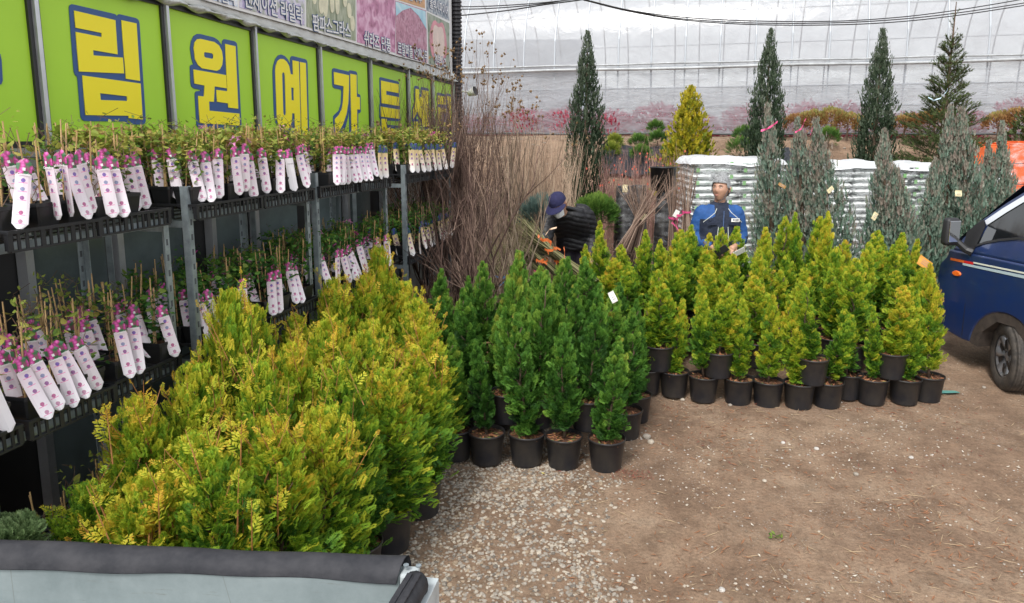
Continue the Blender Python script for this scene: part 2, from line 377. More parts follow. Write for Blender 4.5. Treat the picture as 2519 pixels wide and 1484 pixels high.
LET = [
 (A, [[(170,90),(180,62),(205,50),(700,165),(722,188),(745,165),(945,212),(972,235),(982,270),(1055,1390),(1045,1425),(1015,1440),(870,1435),(838,1425),(815,1402),(350,1398),(320,1380),(303,1340),(268,890),(240,865),(225,825)]],
     [[(221,125),(696,236),(722,630),(438,581),(443,641),(782,668),(796,850),(276,827),(240,371),(541,431),(536,383),(236,322)],
      [(767,236),(940,273),(982,936),(818,910)], [(317,873),(987,966),(1012,1380),(850,1364),(847,1337),(352,1329)]], [[(519,1077),(832,1113),(835,1167),(526,1155)]]),
 (B_, [[(100,300),(115,200),(150,130),(195,102),(240,103),(430,150),(490,190),(540,262),(545,200),(570,172),(715,203),(745,230),(752,270),(800,1170),(812,1380),(800,1425),(780,1432),(220,1400),(190,1370),(165,930),(180,897),(245,888),(245,876),(150,855),(120,830),(108,780),(98,560),(110,530),(145,525),(120,440)]],
     [[(142,290),(155,220),(190,175),(235,170),(425,213),(490,260),(530,340),(545,440),(535,530),(505,590),(460,613),(255,577),(200,530),(160,450)],
      [(140,594),(588,671),(597,854),(430,828),(420,1041),(353,1036),(358,1163),(773,1204),(779,1371),(225,1334),(205,959),(284,967),(291,815),(150,788)],
      [(578,240),(719,272),(758,1136),(621,1120),(616,1062),(464,1040),(457,876),(608,895)]],
     [[(283,370),(290,353),(395,370),(412,390),(414,430),(400,447),(300,428),(285,410)]]),
 (C_, [[(152,380),(165,280),(195,180),(240,120),(290,105),(350,130),(400,185),(437,265),(440,165),(455,135),(480,130),(690,183),(712,210),(720,260),(748,1440),(250,1420),(215,1250),(185,1150),(172,1000)]],
     [[(187,370),(195,290),(225,210),(270,177),(320,180),(370,220),(410,290),(437,425),(477,433),(470,200),(568,220),(603,1430),(510,1430),(500,1066),(462,1062),(455,1200),(420,1290),(370,1340),(310,1345),(260,1290),(225,1200),(212,1080)],
      [(590,227),(684,245),(717,1430),(618,1430)]],
     [[(297,430),(305,400),(320,394),(335,410),(343,450),(362,1050),(352,1095),(338,1100),(322,1080),(316,1050)],[(445,641),(485,648),(491,854),(452,848)]]),
 (C_, [[(1120,370),(1130,335),(1150,326),(1393,384),(1410,360),(1505,380),(1525,400),(1530,430),(1536,745),(1565,750),(1583,780),(1588,1030),(1575,1055),(1545,1058),(1550,1440),(1140,1440),(1140,1110),(1160,1085),(1230,1020),(1265,900),(1275,680),(1160,655),(1135,635),(1125,600)]],
     [[(1144,389),(1388,444),(1385,700),(1375,900),(1345,1080),(1290,1240),(1235,1340),(1165,1430),(1162,1155),(1225,1090),(1270,1000),(1292,880),(1300,622),(1148,589)],
      [(1412,418),(1510,438),(1514,792),(1563,803),(1568,1001),(1520,998),(1524,1430),(1432,1430)]], [[(1395,1000),(1400,1150),(1404,1430),(1270,1432),(1340,1280),(1380,1120)]]),
 (D_, [[(185,240),(195,215),(215,212),(565,300),(588,330),(595,800),(605,830),(608,1080),(590,1115),(345,1100),(340,1185),(590,1210),(605,1230),(605,1440),(215,1440),(205,1080),(185,1040),(185,780),(195,750)]],
     [[(210,281),(573,357),(572,542),(315,492),(316,571),(578,622),(576,803),(220,745)], [(204,814),(591,877),(590,1067),(208,1020)], [(222,1064),(327,1070),(327,1250),(592,1280),(592,1430),(230,1430)]], []),
 (D_, [[(902,410),(915,390),(945,388),(985,405),(1000,430),(1003,555),(1030,555),(1032,430),(1050,413),(1175,440),(1198,470),(1208,1440),(875,1440),(875,1130),(855,1100),(855,840),(890,780),(900,700)]],
     [[(916,449),(988,463),(993,640),(1005,760),(1040,880),(1045,1095),(990,1000),(955,915),(915,1000),(870,1070),(868,868),(905,780),(916,640)],
      [(1048,475),(1112,485),(1118,1225),(1052,1222),(1048,815),(1012,805),(1008,618),(1048,618)], [(1124,487),(1186,500),(1192,1232),(1128,1228)],
      [(886,1120),(972,1125),(975,1288),(1195,1305),(1195,1430),(890,1430)]], [[(958,1000),(1035,1110),(1032,1230),(990,1228),(985,1080),(935,1060)]]),
 (D_, [[(1367,545),(1380,530),(1400,530),(1555,570),(1562,550),(1590,545),(1655,570),(1660,1440),(1380,1440)]],
     [[(1378,585),(1545,615),(1545,775),(1378,765)],[(1378,825),(1545,860),(1545,960),(1450,950),(1450,1100),(1545,1150),(1545,1240),(1380,1220)],[(1573,598),(1640,612),(1645,1200),(1580,1190)]], []),
]
for k, ((org, sc), outs, ys, hs_) in enumerate(LET):
    o_ = [rounded(trace(org, sc, r_), 1, .1) for r_ in outs]
    # in letters whose outline opens onto green, the gap goes through the outline too
    gaps = [trace(org, sc, h) for h in hs_] if k in (3, 5) else []
    poly_obj('letter_outline', o_, gaps, navy, .003, .004, shop)
    hh = [trace(org, sc, h) for h in hs_] if k not in (3, 5) else []
    poly_obj('letter', [trace(org, sc, r_) for r_ in ys], hh, yellow, .0075, .004, shop)
# sliver of the previous letter on the left panel
poly_obj('letter_outline', [trace((0, 0), 2.473, [(-60, 480), (-4, 500), (8, 560), (18, 745), (5, 780), (-60, 790)])], [], navy, .003, .004, shop)

# ---- photo banner
banner = thing('photo_banner', 'white vinyl banner of plant photographs with white Korean captions', 'banner', tuple(wp(6, 3.3, WALL+.05)))
def pic_mat(name, cols, scale, kind='noise', stretch=(1, 1, 1)):
    m = bpy.data.materials.new(name); m.use_nodes = True; nt = m.node_tree; b = nt.nodes['Principled BSDF']; b.inputs['Roughness'].default_value = .4
    tc = nt.nodes.new('ShaderNodeTexCoord'); mp = nt.nodes.new('ShaderNodeMapping'); mp.inputs['Scale'].default_value = stretch
    nt.links.new(tc.outputs['Object'], mp.inputs[0])
    if kind == 'noise': n = nt.nodes.new('ShaderNodeTexNoise'); n.inputs['Scale'].default_value = scale; n.inputs['Detail'].default_value = 7; n.inputs['Distortion'].default_value = 1.2; out = n.outputs[0]
    else: n = nt.nodes.new('ShaderNodeTexVoronoi'); n.inputs['Scale'].default_value = scale; n.feature = 'SMOOTH_F1'; out = n.outputs['Distance']
    nt.links.new(mp.outputs[0], n.inputs['Vector'])
    r = nt.nodes.new('ShaderNodeValToRGB'); cr = r.color_ramp
    while len(cr.elements) < len(cols): cr.elements.new(.5)
    for i, (e, c) in enumerate(zip(cr.elements, cols)): e.position = (.3 if kind == 'noise' else .1)+.45*i/(len(cols)-1); e.color = tuple(c)+(1,)
    nt.links.new(out, r.inputs[0]); nt.links.new(r.outputs[0], b.inputs['Base Color']); return m
lil = pic_mat('print_lilac', [(.22, .2, .34), (.45, .38, .62), (.7, .66, .82), (.35, .4, .3), (.8, .8, .88)], 9)
blu = pic_mat('print_blue_lilac', [(.25, .35, .6), (.55, .65, .85), (.85, .88, .95), (.6, .7, .8)], 12)
pam = pic_mat('print_grass', [(.14, .18, .1), (.3, .34, .22), (.42, .45, .33), (.6, .6, .5)], 12, stretch=(2.5, 2.5, .5))
plu = mat('print_plume', (.80, .77, .56), .5, noise=.2, nscale=14)
mpl = pic_mat('print_maple', [(.3, .08, .17), (.55, .22, .38), (.72, .42, .58), (.8, .58, .7)], 8)
smk = pic_mat('print_smoke_tree', [(.2, .07, .12), (.42, .16, .24), (.55, .28, .38), (.5, .38, .45)], 16)
skp = pic_mat('print_sky', [(.25, .55, .72), (.45, .7, .8), (.85, .88, .9)], 3)
org_ = mat('print_orange', (.75, .42, .2), .5, noise=.3, nscale=9)
sap = pic_mat('print_grapes', [(.1, .13, .18), (.25, .3, .36), (.5, .53, .55)], 14, 'v')
grn = pic_mat('print_green', [(.12, .18, .11), (.28, .33, .24), (.4, .42, .36)], 7)
apl = mat('print_apple', (.78, .32, .38), .45, noise=.35, nscale=5)
apf = mat('print_apple_flesh', (.85, .68, .6), .45, noise=.2, nscale=6)
BO = WALL+.062
def bpoly(name, pts, m, z=0, parent=banner, d=.0015, rn=0):
    ring = [wall_sh(*S(p), off=BO) for p in pts]
    if rn: ring = rounded(ring, rn, .25)
    cu_M = Matrix.Translation(WN*(BO+z)) @ W3
    mb = MB(); mb.prism(ring, cu_M, d); return place(mb.build(name, m, parent))
bpoly('banner_sheet', [(560, -330), (720, -12), (893, 40), (1131, 106), (1350, 170), (1479, 209), (1597, 240), (1679, 270), (1679, -330)], white_vinyl, -.003)
pics = [('A', [(640, -330), (880, -330), (885, 27), (700, -25)], blu), ('B', [(895, -330), (1130, -330), (1136, 96), (893, 29)], lil),
        ('C', [(1140, -330), (1322, -330), (1326, 154), (1143, 100)], pam), ('D', [(1328, -330), (1470, -330), (1474, 198), (1331, 158)], mpl),
        ('E', [(1472, 2), (1588, 40), (1593, 236), (1478, 202)], smk), ('F', [(1472, -120), (1583, -95), (1584, 32), (1472, -3)], org_),
        ('G', [(1588, -100), (1673, -80), (1675, 78), (1590, 40)], sap), ('H', [(1593, 47), (1675, 88), (1676, 262), (1599, 238)], grn)]
for nm, pts, m in pics: bpoly('photo_print', pts, m, 0)
bpoly('printed_sky', [(1474, 6), (1586, 43), (1589, 110), (1560, 60), (1530, 30), (1500, 40), (1476, 60)], skp, .002)
bpoly('printed_plume', [(1200, -60), (1222, -60), (1222, 50), (1212, 72), (1200, 30)], plu, .002, rn=2)
for x0, yb, h in ((1170, 20, 70), (1235, 52, 120), (1255, 58, 120), (1283, 30, 100), (1300, 72, 60), (1312, 120, 60), (1195, 56, 60)):
    bpoly('printed_plume', [(x0-8, yb-h), (x0+6, yb-h), (x0+11, yb-18), (x0+4, yb), (x0-6, yb-10)], plu, .002+.001*(x0 % 3), rn=2)
bpoly('printed_apple', [(1603, 110), (1612, 82), (1622, 74), (1634, 92), (1645, 82), (1655, 95), (1665, 150), (1665, 210), (1650, 250), (1625, 240), (1606, 200), (1600, 150)], apl, .002, rn=2)
bpoly('printed_apple', [(1613, 110), (1620, 90), (1634, 105), (1645, 98), (1653, 120), (1657, 180), (1650, 225), (1635, 232), (1620, 215), (1612, 160)], apf, .004, rn=2)
def caption(txt, p0, p1, hpx, dz=0, slant=0):
    """text between two photo points (baseline ends), letter height in photo px at the left end"""
    a = on_plane(*S(p0), BO); b = on_plane(*S(p1), BO); c = on_plane(*S((p0[0], p0[1]-hpx)), BO)
    L = (b-a); wd = L.length; hh = (c-a).length; ex = L.normalized(); ez = Vector((0, 0, 1)); ey = ez
    M0 = Matrix(((ex.x, ez.x, WN.x, a.x), (ex.y, ez.y, WN.y, a.y), (ex.z, ez.z, WN.z, a.z), (0, 0, 0, 1)))
    for nm, off, m, z in (('caption_outline', .05, navy, .006), ('caption', .014, white_vinyl, .009)):
        me = text_mesh(txt, 1, m, None, off, .0006)
        if not len(me.vertices): continue
        co = np.array([v.co[:] for v in me.vertices]); 
        if nm == 'caption_outline': bb = (co[:, 0].min(), co[:, 0].max(), co[:, 1].min(), co[:, 1].max())
        else: bb = bb
        kx = wd/(bb[1]-bb[0]); ky = hh/(bb[3]-bb[2])
        me.transform(Matrix.Translation((0, 0, z)) @ Matrix.Diagonal((kx, ky, 1, 1)) @ Matrix.Translation((-bb[0], -bb[2], 0)))
        me.transform(M0); place(link(nm, me, banner))
caption('센세이션 라일락', (905, 30), (1128, 98), 82)
caption('미스김 라일락', (690, -22), (876, 26), 75)
caption('팜파스그라스', (1163, 118), (1306, 148), 68)
caption('쉬라즈 단풍', (1355, 172), (1455, 200), 60)
caption('로얄퍼플 안개나무', (1481, 205), (1592, 236), 52)
caption('엔부사과', (1618, 243), (1663, 263), 48)
caption('블랙사파이어', (1600, 32), (1668, 68), 50)
caption('칸나무', (1520, 2), (1572, 16), 30)

# ---- corrugated black downpipe at the corner, floodlight
pc = wp(edges[-1]+.12, 0, WALL+.02); mbp = MB(); prof = []
z = .05
while z < 4.6: prof += [(.066, z), (.083, z+.012), (.083, z+.034), (.066, z+.046)]; z += .05
mbp.lathe(prof, 20); o = mbp.build('corrugated_pipe', mat('black_pipe', (.025, .024, .028), .35), smooth=False)
o.location = pc; tag(o, 'black ribbed plastic pipe standing at the far corner of the shop', 'pipe')
fl = thing('floodlight', 'small white floodlight sticking out from the shop corner above the bare shrub', 'lamp', tuple(at(1160, 228, 9.6)))
mb = MB(); mb.tube([(-.12, .1, .02), (0, 0, 0)], .012, 8); mb.build('arm', mat('white_paint', (.75, .76, .76), .4), fl)
mb = MB(); mb.lathe([(0, -.05), (.03, -.05), (.055, .03), (.06, .06)], 14); hd = mb.build('lamp_head', MATS['white_paint'], fl, True); hd.rotation_euler = (R(70), 0, R(60)); 
mb = MB(); mb.lathe([(0, .045), (.052, .055), (.057, .058)], 14); g2 = mb.build('lens', blackwall, hd)
# ================================================================ GREENHOUSE
steel = mat('tube_steel', (.42, .45, .48), .5, .3)
def film_mat(name, fac, tint=(.86, .88, .89), ns=(3, 3, 14), lo=.0, hi=.25):
    m = bpy.data.materials.new(name); m.use_nodes = True; nt = m.node_tree; nt.nodes.clear()
    o = nt.nodes.new('ShaderNodeOutputMaterial'); tc = nt.nodes.new('ShaderNodeTexCoord'); mp = nt.nodes.new('ShaderNodeMapping'); mp.inputs['Scale'].default_value = ns
    n = nt.nodes.new('ShaderNodeTexNoise'); n.inputs['Scale'].default_value = 1; n.inputs['Detail'].default_value = 5; n.inputs['Distortion'].default_value = .8
    nt.links.new(tc.outputs['Object'], mp.inputs[0]); nt.links.new(mp.outputs[0], n.inputs['Vector'])
    mr = nt.nodes.new('ShaderNodeMapRange'); mr.inputs[1].default_value = .35; mr.inputs[2].default_value = .65; mr.inputs[3].default_value = fac-hi; mr.inputs[4].default_value = fac+hi
    nt.links.new(n.outputs[0], mr.inputs[0])
    tp = nt.nodes.new('ShaderNodeBsdfTransparent'); df = nt.nodes.new('ShaderNodeBsdfDiffuse'); df.inputs[0].default_value = tint+(1,)
    tl = nt.nodes.new('ShaderNodeBsdfTranslucent'); tl.inputs[0].default_value = (.55, .57, .6, 1); gl = nt.nodes.new('ShaderNodeBsdfGlossy'); gl.inputs['Roughness'].default_value = .22; gl.inputs[0].default_value = (.8, .8, .8, 1)
    bp = nt.nodes.new('ShaderNodeBump'); bp.inputs['Strength'].default_value = .5; bp.inputs['Distance'].default_value = .03; nt.links.new(n.outputs[0], bp.inputs['Height'])
    for q in (df, gl): nt.links.new(bp.outputs[0], q.inputs['Normal'])
    a = nt.nodes.new('ShaderNodeMixShader'); a.inputs[0].default_value = .45; nt.links.new(df.outputs[0], a.inputs[1]); nt.links.new(tl.outputs[0], a.inputs[2])
    g = nt.nodes.new('ShaderNodeMixShader'); g.inputs[0].default_value = .07; nt.links.new(a.outputs[0], g.inputs[1]); nt.links.new(gl.outputs[0], g.inputs[2])
    b = nt.nodes.new('ShaderNodeMixShader'); nt.links.new(mr.outputs[0], b.inputs[0]); nt.links.new(tp.outputs[0], b.inputs[1]); nt.links.new(g.outputs[0], b.inputs[2])
    nt.links.new(b.outputs[0], o.inputs[0]); MATS[name] = m; return m
film = film_mat('greenhouse_film', .50, (.43,.46,.50), hi=.13)
film_roof = film_mat('greenhouse_roof_film', .60, (.47,.49,.52), ns=(2, 2, 3), hi=.06)
GA = R(16); GX = Vector((math.cos(GA), -math.sin(GA), 0)); GY = Vector((math.sin(GA), math.cos(GA), 0))
G0 = Vector((0, 16.6, 2.355))               # a point of the near foot line
HW = 1.36; SPAN = 7.0; ARC = 2.9           # eaves height, width, rise of the arch
X0, X1 = -4.5, 17.0
gh = thing('greenhouse', 'long polytunnel greenhouse of milky plastic film over curved steel ribs', 'greenhouse', tuple(G0))
def gp(x, y, z): return GX*x+GY*y+Vector((0, 0, z))
def arch(k=18, off=0):
    pts = [(0-off, 0), (0-off, HW*.5), (0-off, HW)]
    for i in range(1, k+1):
        a = math.pi*i/k; pts.append((SPAN/2-(SPAN/2+off)*math.cos(a), HW+(ARC+off)*math.sin(a)**.9))
    return pts+[(SPAN+off, HW*.5), (SPAN+off, 0)]
AP = arch()
mbr = MB(); mbr.tube([gp(0, y, z) for y, z in AP], .018, 6); rib = mbr.mesh('rib', steel)
x = X0; k = 0
while x <= X1:
    o = link('rib', rib, gh, gp(x, 0, 0)); x += .68; k += 1
for nm, y, z, r_ in (('purlin', -.02, HW, .024), ('purlin', .5, HW+1.15, .016), ('purlin', SPAN/2, HW+ARC, .02), ('purlin', SPAN-.5, HW+1.15, .016), ('purlin', SPAN, HW, .02), ('purlin', 2., HW+2.35, .014), ('purlin', SPAN, .8, .018)):
    mb = MB(); mb.tube([gp(X0, y, z), gp(X1, y, z)], r_, 6); mb.build(nm, steel, gh)
def sheet(name, prof, m, wob, nx=260, sub=4, zs=0):
    P = []
    for i in range(len(prof)-1):
        for q in range(sub): t = q/sub; P.append((prof[i][0]*(1-t)+prof[i+1][0]*t, prof[i][1]*(1-t)+prof[i+1][1]*t))
    P.append(prof[-1]); P = np.array(P); xs = np.linspace(X0, X1, nx)
    XX, I = np.meshgrid(xs, np.arange(len(P)), indexing='ij'); yy = P[I, 0]; zz = P[I, 1]
    n = (value_noise(XX*2.2+zz*1.1, zz*9+XX*.6, 5)-.5)*wob+(value_noise(XX*6, zz*22, 9)-.5)*wob*.5
    yy = yy-np.abs(n)*1.0-.02*0; 
    V = np.stack([GX.x*XX+GY.x*yy, GX.y*XX+GY.y*yy, zz+zs+0*XX], -1).reshape(-1, 3); m_ = len(P)
    i = np.arange(nx-1)[:, None]*m_; j = np.arange(m_-1)[None, :]
    F = np.stack([i+j, i+m_+j, i+m_+j+1, i+j+1], -1).reshape(-1, 4)
    mb = MB(); mb.add(V, F); return mb.build(name, m, gh, smooth=True)
OA = arch(18, .0)
sheet('roof_film', OA[2:], film_roof, .0, sub=1)
sheet('side_film', [(-.008, .0), (-.008, .4), (-.008, .8), (-.008, 1.2), (-.008, HW-.01)], film, .06, nx=420)
sheet('side_film', [(SPAN+.06, .0), (SPAN+.06, HW)], film, .0)
# rolled film skirt under the eaves and at the foot
mb = MB(); mb.tube([gp(X0+i*.5, -.085, HW-.02+.01*math.sin(i*.7)) for i in range(44)], .03, 8); mb.tube([gp(X0+i*.5, -.07, HW+.075+.006*math.sin(i*1.3)) for i in range(44)], .02, 6)
mb.build('rolled_film', mat('film_roll', (.42, .44, .45), .35, noise=.35, nscale=5), gh, True)
mb = MB(); mb.tube([gp(X0+i*.5, -.1, .02+.012*math.sin(i*.9)) for i in range(44)], .022, 8); mb.build('foot_rail', mat('dark_rail', (.07, .075, .08), .5), gh, True)
for xx in (1.55, 12.4):
    mb = MB(); mb.box(gp(xx, .35, HW/2), (.11, .03, HW), Matrix.Rotation(-GA, 4, 'Z')); mb.build('inner_post', mat('pale_blue_post', (.45, .58, .63), .5), gh)
# black woven ground sheet crumpled on the bank in front of the tunnel
def crumple(name, pts, label, m, h=.03, n=26, seed=1):
    (a, b, c, d) = pts; g = np.linspace(0, 1, n); U, V_ = np.meshgrid(g, g)
    X = (a[0]*(1-U)+b[0]*U)*(1-V_)+(d[0]*(1-U)+c[0]*U)*V_; Y = (a[1]*(1-U)+b[1]*U)*(1-V_)+(d[1]*(1-U)+c[1]*U)*V_
    Z = ground_z(X, Y)+.02+h*1.6*value_noise(X*3+seed, Y*4, seed)+h*value_noise(X*9, Y*14+seed, seed+3)
    i = np.arange(n-1)[:, None]*n; j = np.arange(n-1)[None, :]
    F = np.stack([i+j, i+j+1, i+n+j+1, i+n+j], -1).reshape(-1, 4)
    mb = MB(); mb.add(np.stack([X, Y, Z], -1).reshape(-1, 3), F); o = mb.build(name, m, smooth=True); tag(o, label, 'ground sheet'); return o
wov = mat('woven_black', (.025, .028, .036), .38, noise=.4, nscale=6, bump=.5)
crumple('ground_sheet', [(1.5, 12.5), (3.4, 12.4), (3.5, 13.4), (1.6, 13.5)], 'black woven ground sheet on the bank beside the golden cone shaped conifer', wov, .06)
crumple('ground_sheet', [(4.0, 12.2), (5.0, 12.0), (5.3, 13.1), (4.3, 13.2)], 'crumpled black ground sheet to the right of the golden cone shaped conifer', wov, .12, seed=4)

# pale shed behind the tunnel, seen through the film
shed = thing('shed', 'grey pitched roof building seen blurred through the left of the plastic tunnel', 'building', (-.8, 30, 2.3))
mb = MB(); mb.box((0, 0, 1.2), (6.6, 5, 2.4)); mb.build('wall', mat('shed_wall', (.42, .42, .42), .8, noise=.1), shed)
mb = MB(); mb.prism([(-2.8, 2.4), (2.8, 2.4), (0, 3.7)], Matrix(((0, 0, 1, -3.5), (1, 0, 0, 0), (0, 1, 0, 0), (0, 0, 0, 1))), 7.0); mb.build('roof', mat('shed_roof', (.22, .24, .26), .7), shed)
mb = MB(); mb.box((-1.2, -2.52, 1.4), (1.6, .06, 1.2)); mb.build('window', glass_dark, shed)
# overhead cables
cab = mat('cable_black', (.02, .02, .022), .5)
for k, (pts, lb) in enumerate((([(1050, 14), (1160, 17), (1300, 10), (1440, -4)], 'thin black overhead cable, topmost one left of the crossing point'),
      ([(1050, 20), (1160, 23), (1300, 14), (1450, -8)], 'thin black overhead cable, middle one left of the crossing point'),
      ([(1050, 45), (1140, 38), (1250, 26), (1340, 12), (1430, 0), (1500, -14)], 'black overhead cable, lowest one left of the crossing point'),
      ([(1400, -8), (1440, 0), (1550, 26), (1680, 43), (1850, 52), (2040, 53), (2200, 44), (2350, 26), (2518, -2), (2600, -20)], 'black overhead cable sagging highest across the tunnel'),
      ([(1400, -8), (1440, 1), (1550, 28), (1680, 47), (1850, 57), (2040, 57), (2200, 49), (2350, 33), (2518, 8), (2600, -8)], 'black overhead cable sagging in the middle across the tunnel'),
      ([(1400, -8), (1440, 2), (1550, 29), (1680, 50), (1850, 61), (2040, 62), (2200, 55), (2350, 39), (2518, 14), (2600, 0)], 'black overhead cable sagging lowest across the tunnel'))):
    P = [at(u, v, 12.5+.02*k) for u, v in pts]
    Q = []
    for i in range(len(P)-1):
        p0 = P[max(0, i-1)]; p1 = P[i]; p2 = P[i+1]; p3 = P[min(len(P)-1, i+2)]
        for q in range(6):
            t = q/6; Q.append(.5*((2*p1)+(p2-p0)*t+(2*p0-5*p1+4*p2-p3)*t*t+(3*p1-p0-3*p2+p3)*t**3))
    Q.append(P[-1]); mb = MB(); mb.tube(Q, .009 if k != 2 else .011, 6); tag(mb.build('overhead_cable', cab, smooth=True), lb, 'cable')

# ================================================================ FOLIAGE
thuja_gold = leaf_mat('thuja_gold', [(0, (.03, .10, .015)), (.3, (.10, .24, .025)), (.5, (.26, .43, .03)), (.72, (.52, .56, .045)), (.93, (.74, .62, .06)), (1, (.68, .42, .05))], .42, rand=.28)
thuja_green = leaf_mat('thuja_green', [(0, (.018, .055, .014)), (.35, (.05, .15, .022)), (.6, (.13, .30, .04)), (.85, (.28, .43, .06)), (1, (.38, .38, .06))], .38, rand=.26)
thuja_brown = mat('thuja_brown', (.19, .09, .03), .8)
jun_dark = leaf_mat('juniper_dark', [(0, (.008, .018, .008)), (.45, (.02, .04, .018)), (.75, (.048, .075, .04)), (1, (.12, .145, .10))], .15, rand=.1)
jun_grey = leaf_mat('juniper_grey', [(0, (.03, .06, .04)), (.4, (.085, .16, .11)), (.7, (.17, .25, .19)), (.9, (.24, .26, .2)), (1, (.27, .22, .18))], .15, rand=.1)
bark = mat('bark', (.13, .085, .055), .9, noise=.4, nscale=20, bump=.4)
shoot = mat('orange_shoot', (.36, .16, .05), .7)
blackpot = mat('black_plastic_pot', (.013, .014, .018), .40, col2=(.032, .029, .026), nscale=7, spec=.45)
soil = mat('mulch', (.16, .07, .035), .95, noise=.6, nscale=30, bump=1, bscale=60)

def frond(npair=5, sub=0, wid=.5, ang=40, droop=.12, lw=.04, curl=.16):
    """flat lacy fan spray of length 1 along +y; returns verts, faces, tint offset"""
    V = []; F = []; T = []
    def kite(p, d, L, w, t0, t1):
        n = np.array([-d[1], d[0], 0]); b = len(V)
        V.extend([p, p+d*L*.6+n*w, p+d*L, p+d*L*.55-n*w]); F.append((b, b+3, b+2, b+1)); T.extend([t0, (t0+t1)/2, t1, (t0+t1)/2])
    def z(p): q = np.array(p, float); q[2] += -droop*(q[1]**2)+curl*abs(q[0])+.03*math.sin(q[1]*9+q[0]*7); q[0] += .06*math.sin(q[1]*2.5); return q
    b = len(V)
    V.extend([np.array([-.016, 0, 0.]), np.array([.016, 0, 0.]), np.array([0, .92, 0.])]); F.append((b, b+1, b+2, b+2)); T.extend([-.12, -.12, .1])
    for i in range(npair):
        s = .1+.8*i/npair; L = wid*(1-.55*s)*random.uniform(.8, 1.15)
        for sg in (-1, 1):
            a = R(ang*(1-.25*s)+random.uniform(-8, 8)); d = np.array([sg*math.sin(a), math.cos(a), 0.]); p = np.array([0, s+.07*(sg > 0), 0.])
            kite(p, d, L, lw*.6 if sub else lw, -.1, .12+.12*s)
            for j in range(sub):
                q = p+d*L*(.3+.5*j/max(1, sub)); L2 = L*(.5-.18*j)
                for sg2 in (-1, 1):
                    a2 = a*sg+R(random.uniform(28, 42))*sg2; kite(q, np.array([math.sin(a2), math.cos(a2), 0.]), L2, lw*.6, 0, .15+.12*s)
    kite(np.array([0, .84, 0.]), np.array([0, 1., 0]), .22, lw*.7, .1, .25)
    V = np.array([z(p) for p in V]); F = np.array(F); return V, F, np.array(T)
def orient(yaw, elev, roll):
    """matrix columns for a frond: y axis points out at yaw/elev, normal rolled"""
    d = np.stack([np.cos(yaw)*np.cos(elev), np.sin(yaw)*np.cos(elev), np.sin(elev)], -1)
    s_ = np.stack([-np.sin(yaw), np.cos(yaw), 0*yaw], -1); n = np.cross(s_, d)
    cr, sr = np.cos(roll)[:, None], np.sin(roll)[:, None]
    x = s_*cr+n*sr; z_ = -s_*sr+n*cr
    return x, d, z_
def place_fronds(mb, fr, P, yaw, elev, roll, size, tint, mi=0):
    V, F, T = fr; x, y, z_ = orient(yaw, elev, roll); k = len(V)
    W = P[:, None, :]+size[:, None, None]*(V[None, :, 0, None]*x[:, None]+V[None, :, 1, None]*y[:, None]+V[None, :, 2, None]*z_[:, None])
    FF = (F[None]+(np.arange(len(P))*k)[:, None, None]).reshape(-1, F.shape[1])
    mb.add(W.reshape(-1, 3), FF, mi, (tint[:, None]+T[None]*1.0).ravel())
def crown(H, Rr, nb, per, fr, size, base=.0, prof=None, elev0=25, elev1=78, roll=1.1, tb=.2, tt=.55, seed=0, lean=0, gap=.2, jit=.07, clump=.16):
    """branch clusters through a pointed ovoid; returns MB"""
    rs = np.random.default_rng(seed); mb = MB()
    if prof is None: prof = lambda t: np.interp(t, [0, .12, .35, .7, .92, 1], [.45, .85, 1, .62, .2, .03])
    ga = 2.399963
    for i in range(nb):
        t = ((i+.5)/nb)**.93; a = i*ga+rs.normal(0, .3); rr = Rr*float(prof(t))*rs.uniform(1-gap, 1.1)
        z = base+t*(H-base); c = np.array([math.cos(a)*rr, math.sin(a)*rr, z])
        br = rs.normal(0, .10)
        m = per if t < .9 else max(3, per//2)
        f = rs.uniform(0, 1, m)
        # fronds along the branch, outer ones on the surface
        rad = (.35+.65*f**.6)
        P = np.stack([c[0]*rad, c[1]*rad, z-(1-rad)*rr*1.1+0*rad], -1)+rs.normal(0, clump*Rr+.006, (m, 3))*(.35+.65*rad[:, None])*[1, 1, 1.3]*(1-.72*t)
        yaw = a+rs.normal(0, .55, m); el = R(elev0+(elev1-elev0)*t)+rs.normal(0, .3*(1-.6*t), m)
        sz = size*rs.uniform(.65, 1.15, m)*(1-.5*t**2)
        P[:, 2] = np.clip(P[:, 2], base*.8, H-.3*size)
        P[:, :2] -= np.stack([np.cos(yaw)*np.cos(el), np.sin(yaw)*np.cos(el)], -1)*sz[:, None]*.55
        tint = tb+(tt-tb)*(.55*t+.45*rad)+br+rs.normal(0, jit, m)  # inner fronds darker as painted shade, top and tips yellower as new growth
        place_fronds(mb, fr, P, yaw, el, rs.uniform(-roll, roll, m), sz, tint)
    return mb
def stem_mesh(H, r, k=5, seed=0, twigs=10, Rr=.15, base=.05):
    rs = random.Random(seed); mb = MB()
    pts = [(rs.uniform(-.008, .008)*i, rs.uniform(-.008, .008)*i, H*.9*i/k) for i in range(k+1)]
    mb.tube(pts, [r*(1-.75*i/k) for i in range(k+1)], 7)
    for j in range(twigs):
        t = rs.uniform(.12, .8); a = rs.uniform(0, 6.28); z = H*.9*t; L = Rr*(1-t*.6)
        mb.tube([(0, 0, z), (math.cos(a)*L*.5, math.sin(a)*L*.5, z+L*.45), (math.cos(a)*L*.8, math.sin(a)*L*.8, z+L*1.0)], [r*.35, r*.25, r*.1], 4)
    return mb
F_LO = frond(4, 1, .55, 42, lw=.06); F_HI = frond(6, 1, .5, 42, lw=.05); F_JUN = frond(4, 0, .30, 22, .02, .07, .04); F_JUND = frond(4, 0, .32, 24, .02, .10, .04)
random.seed(11)
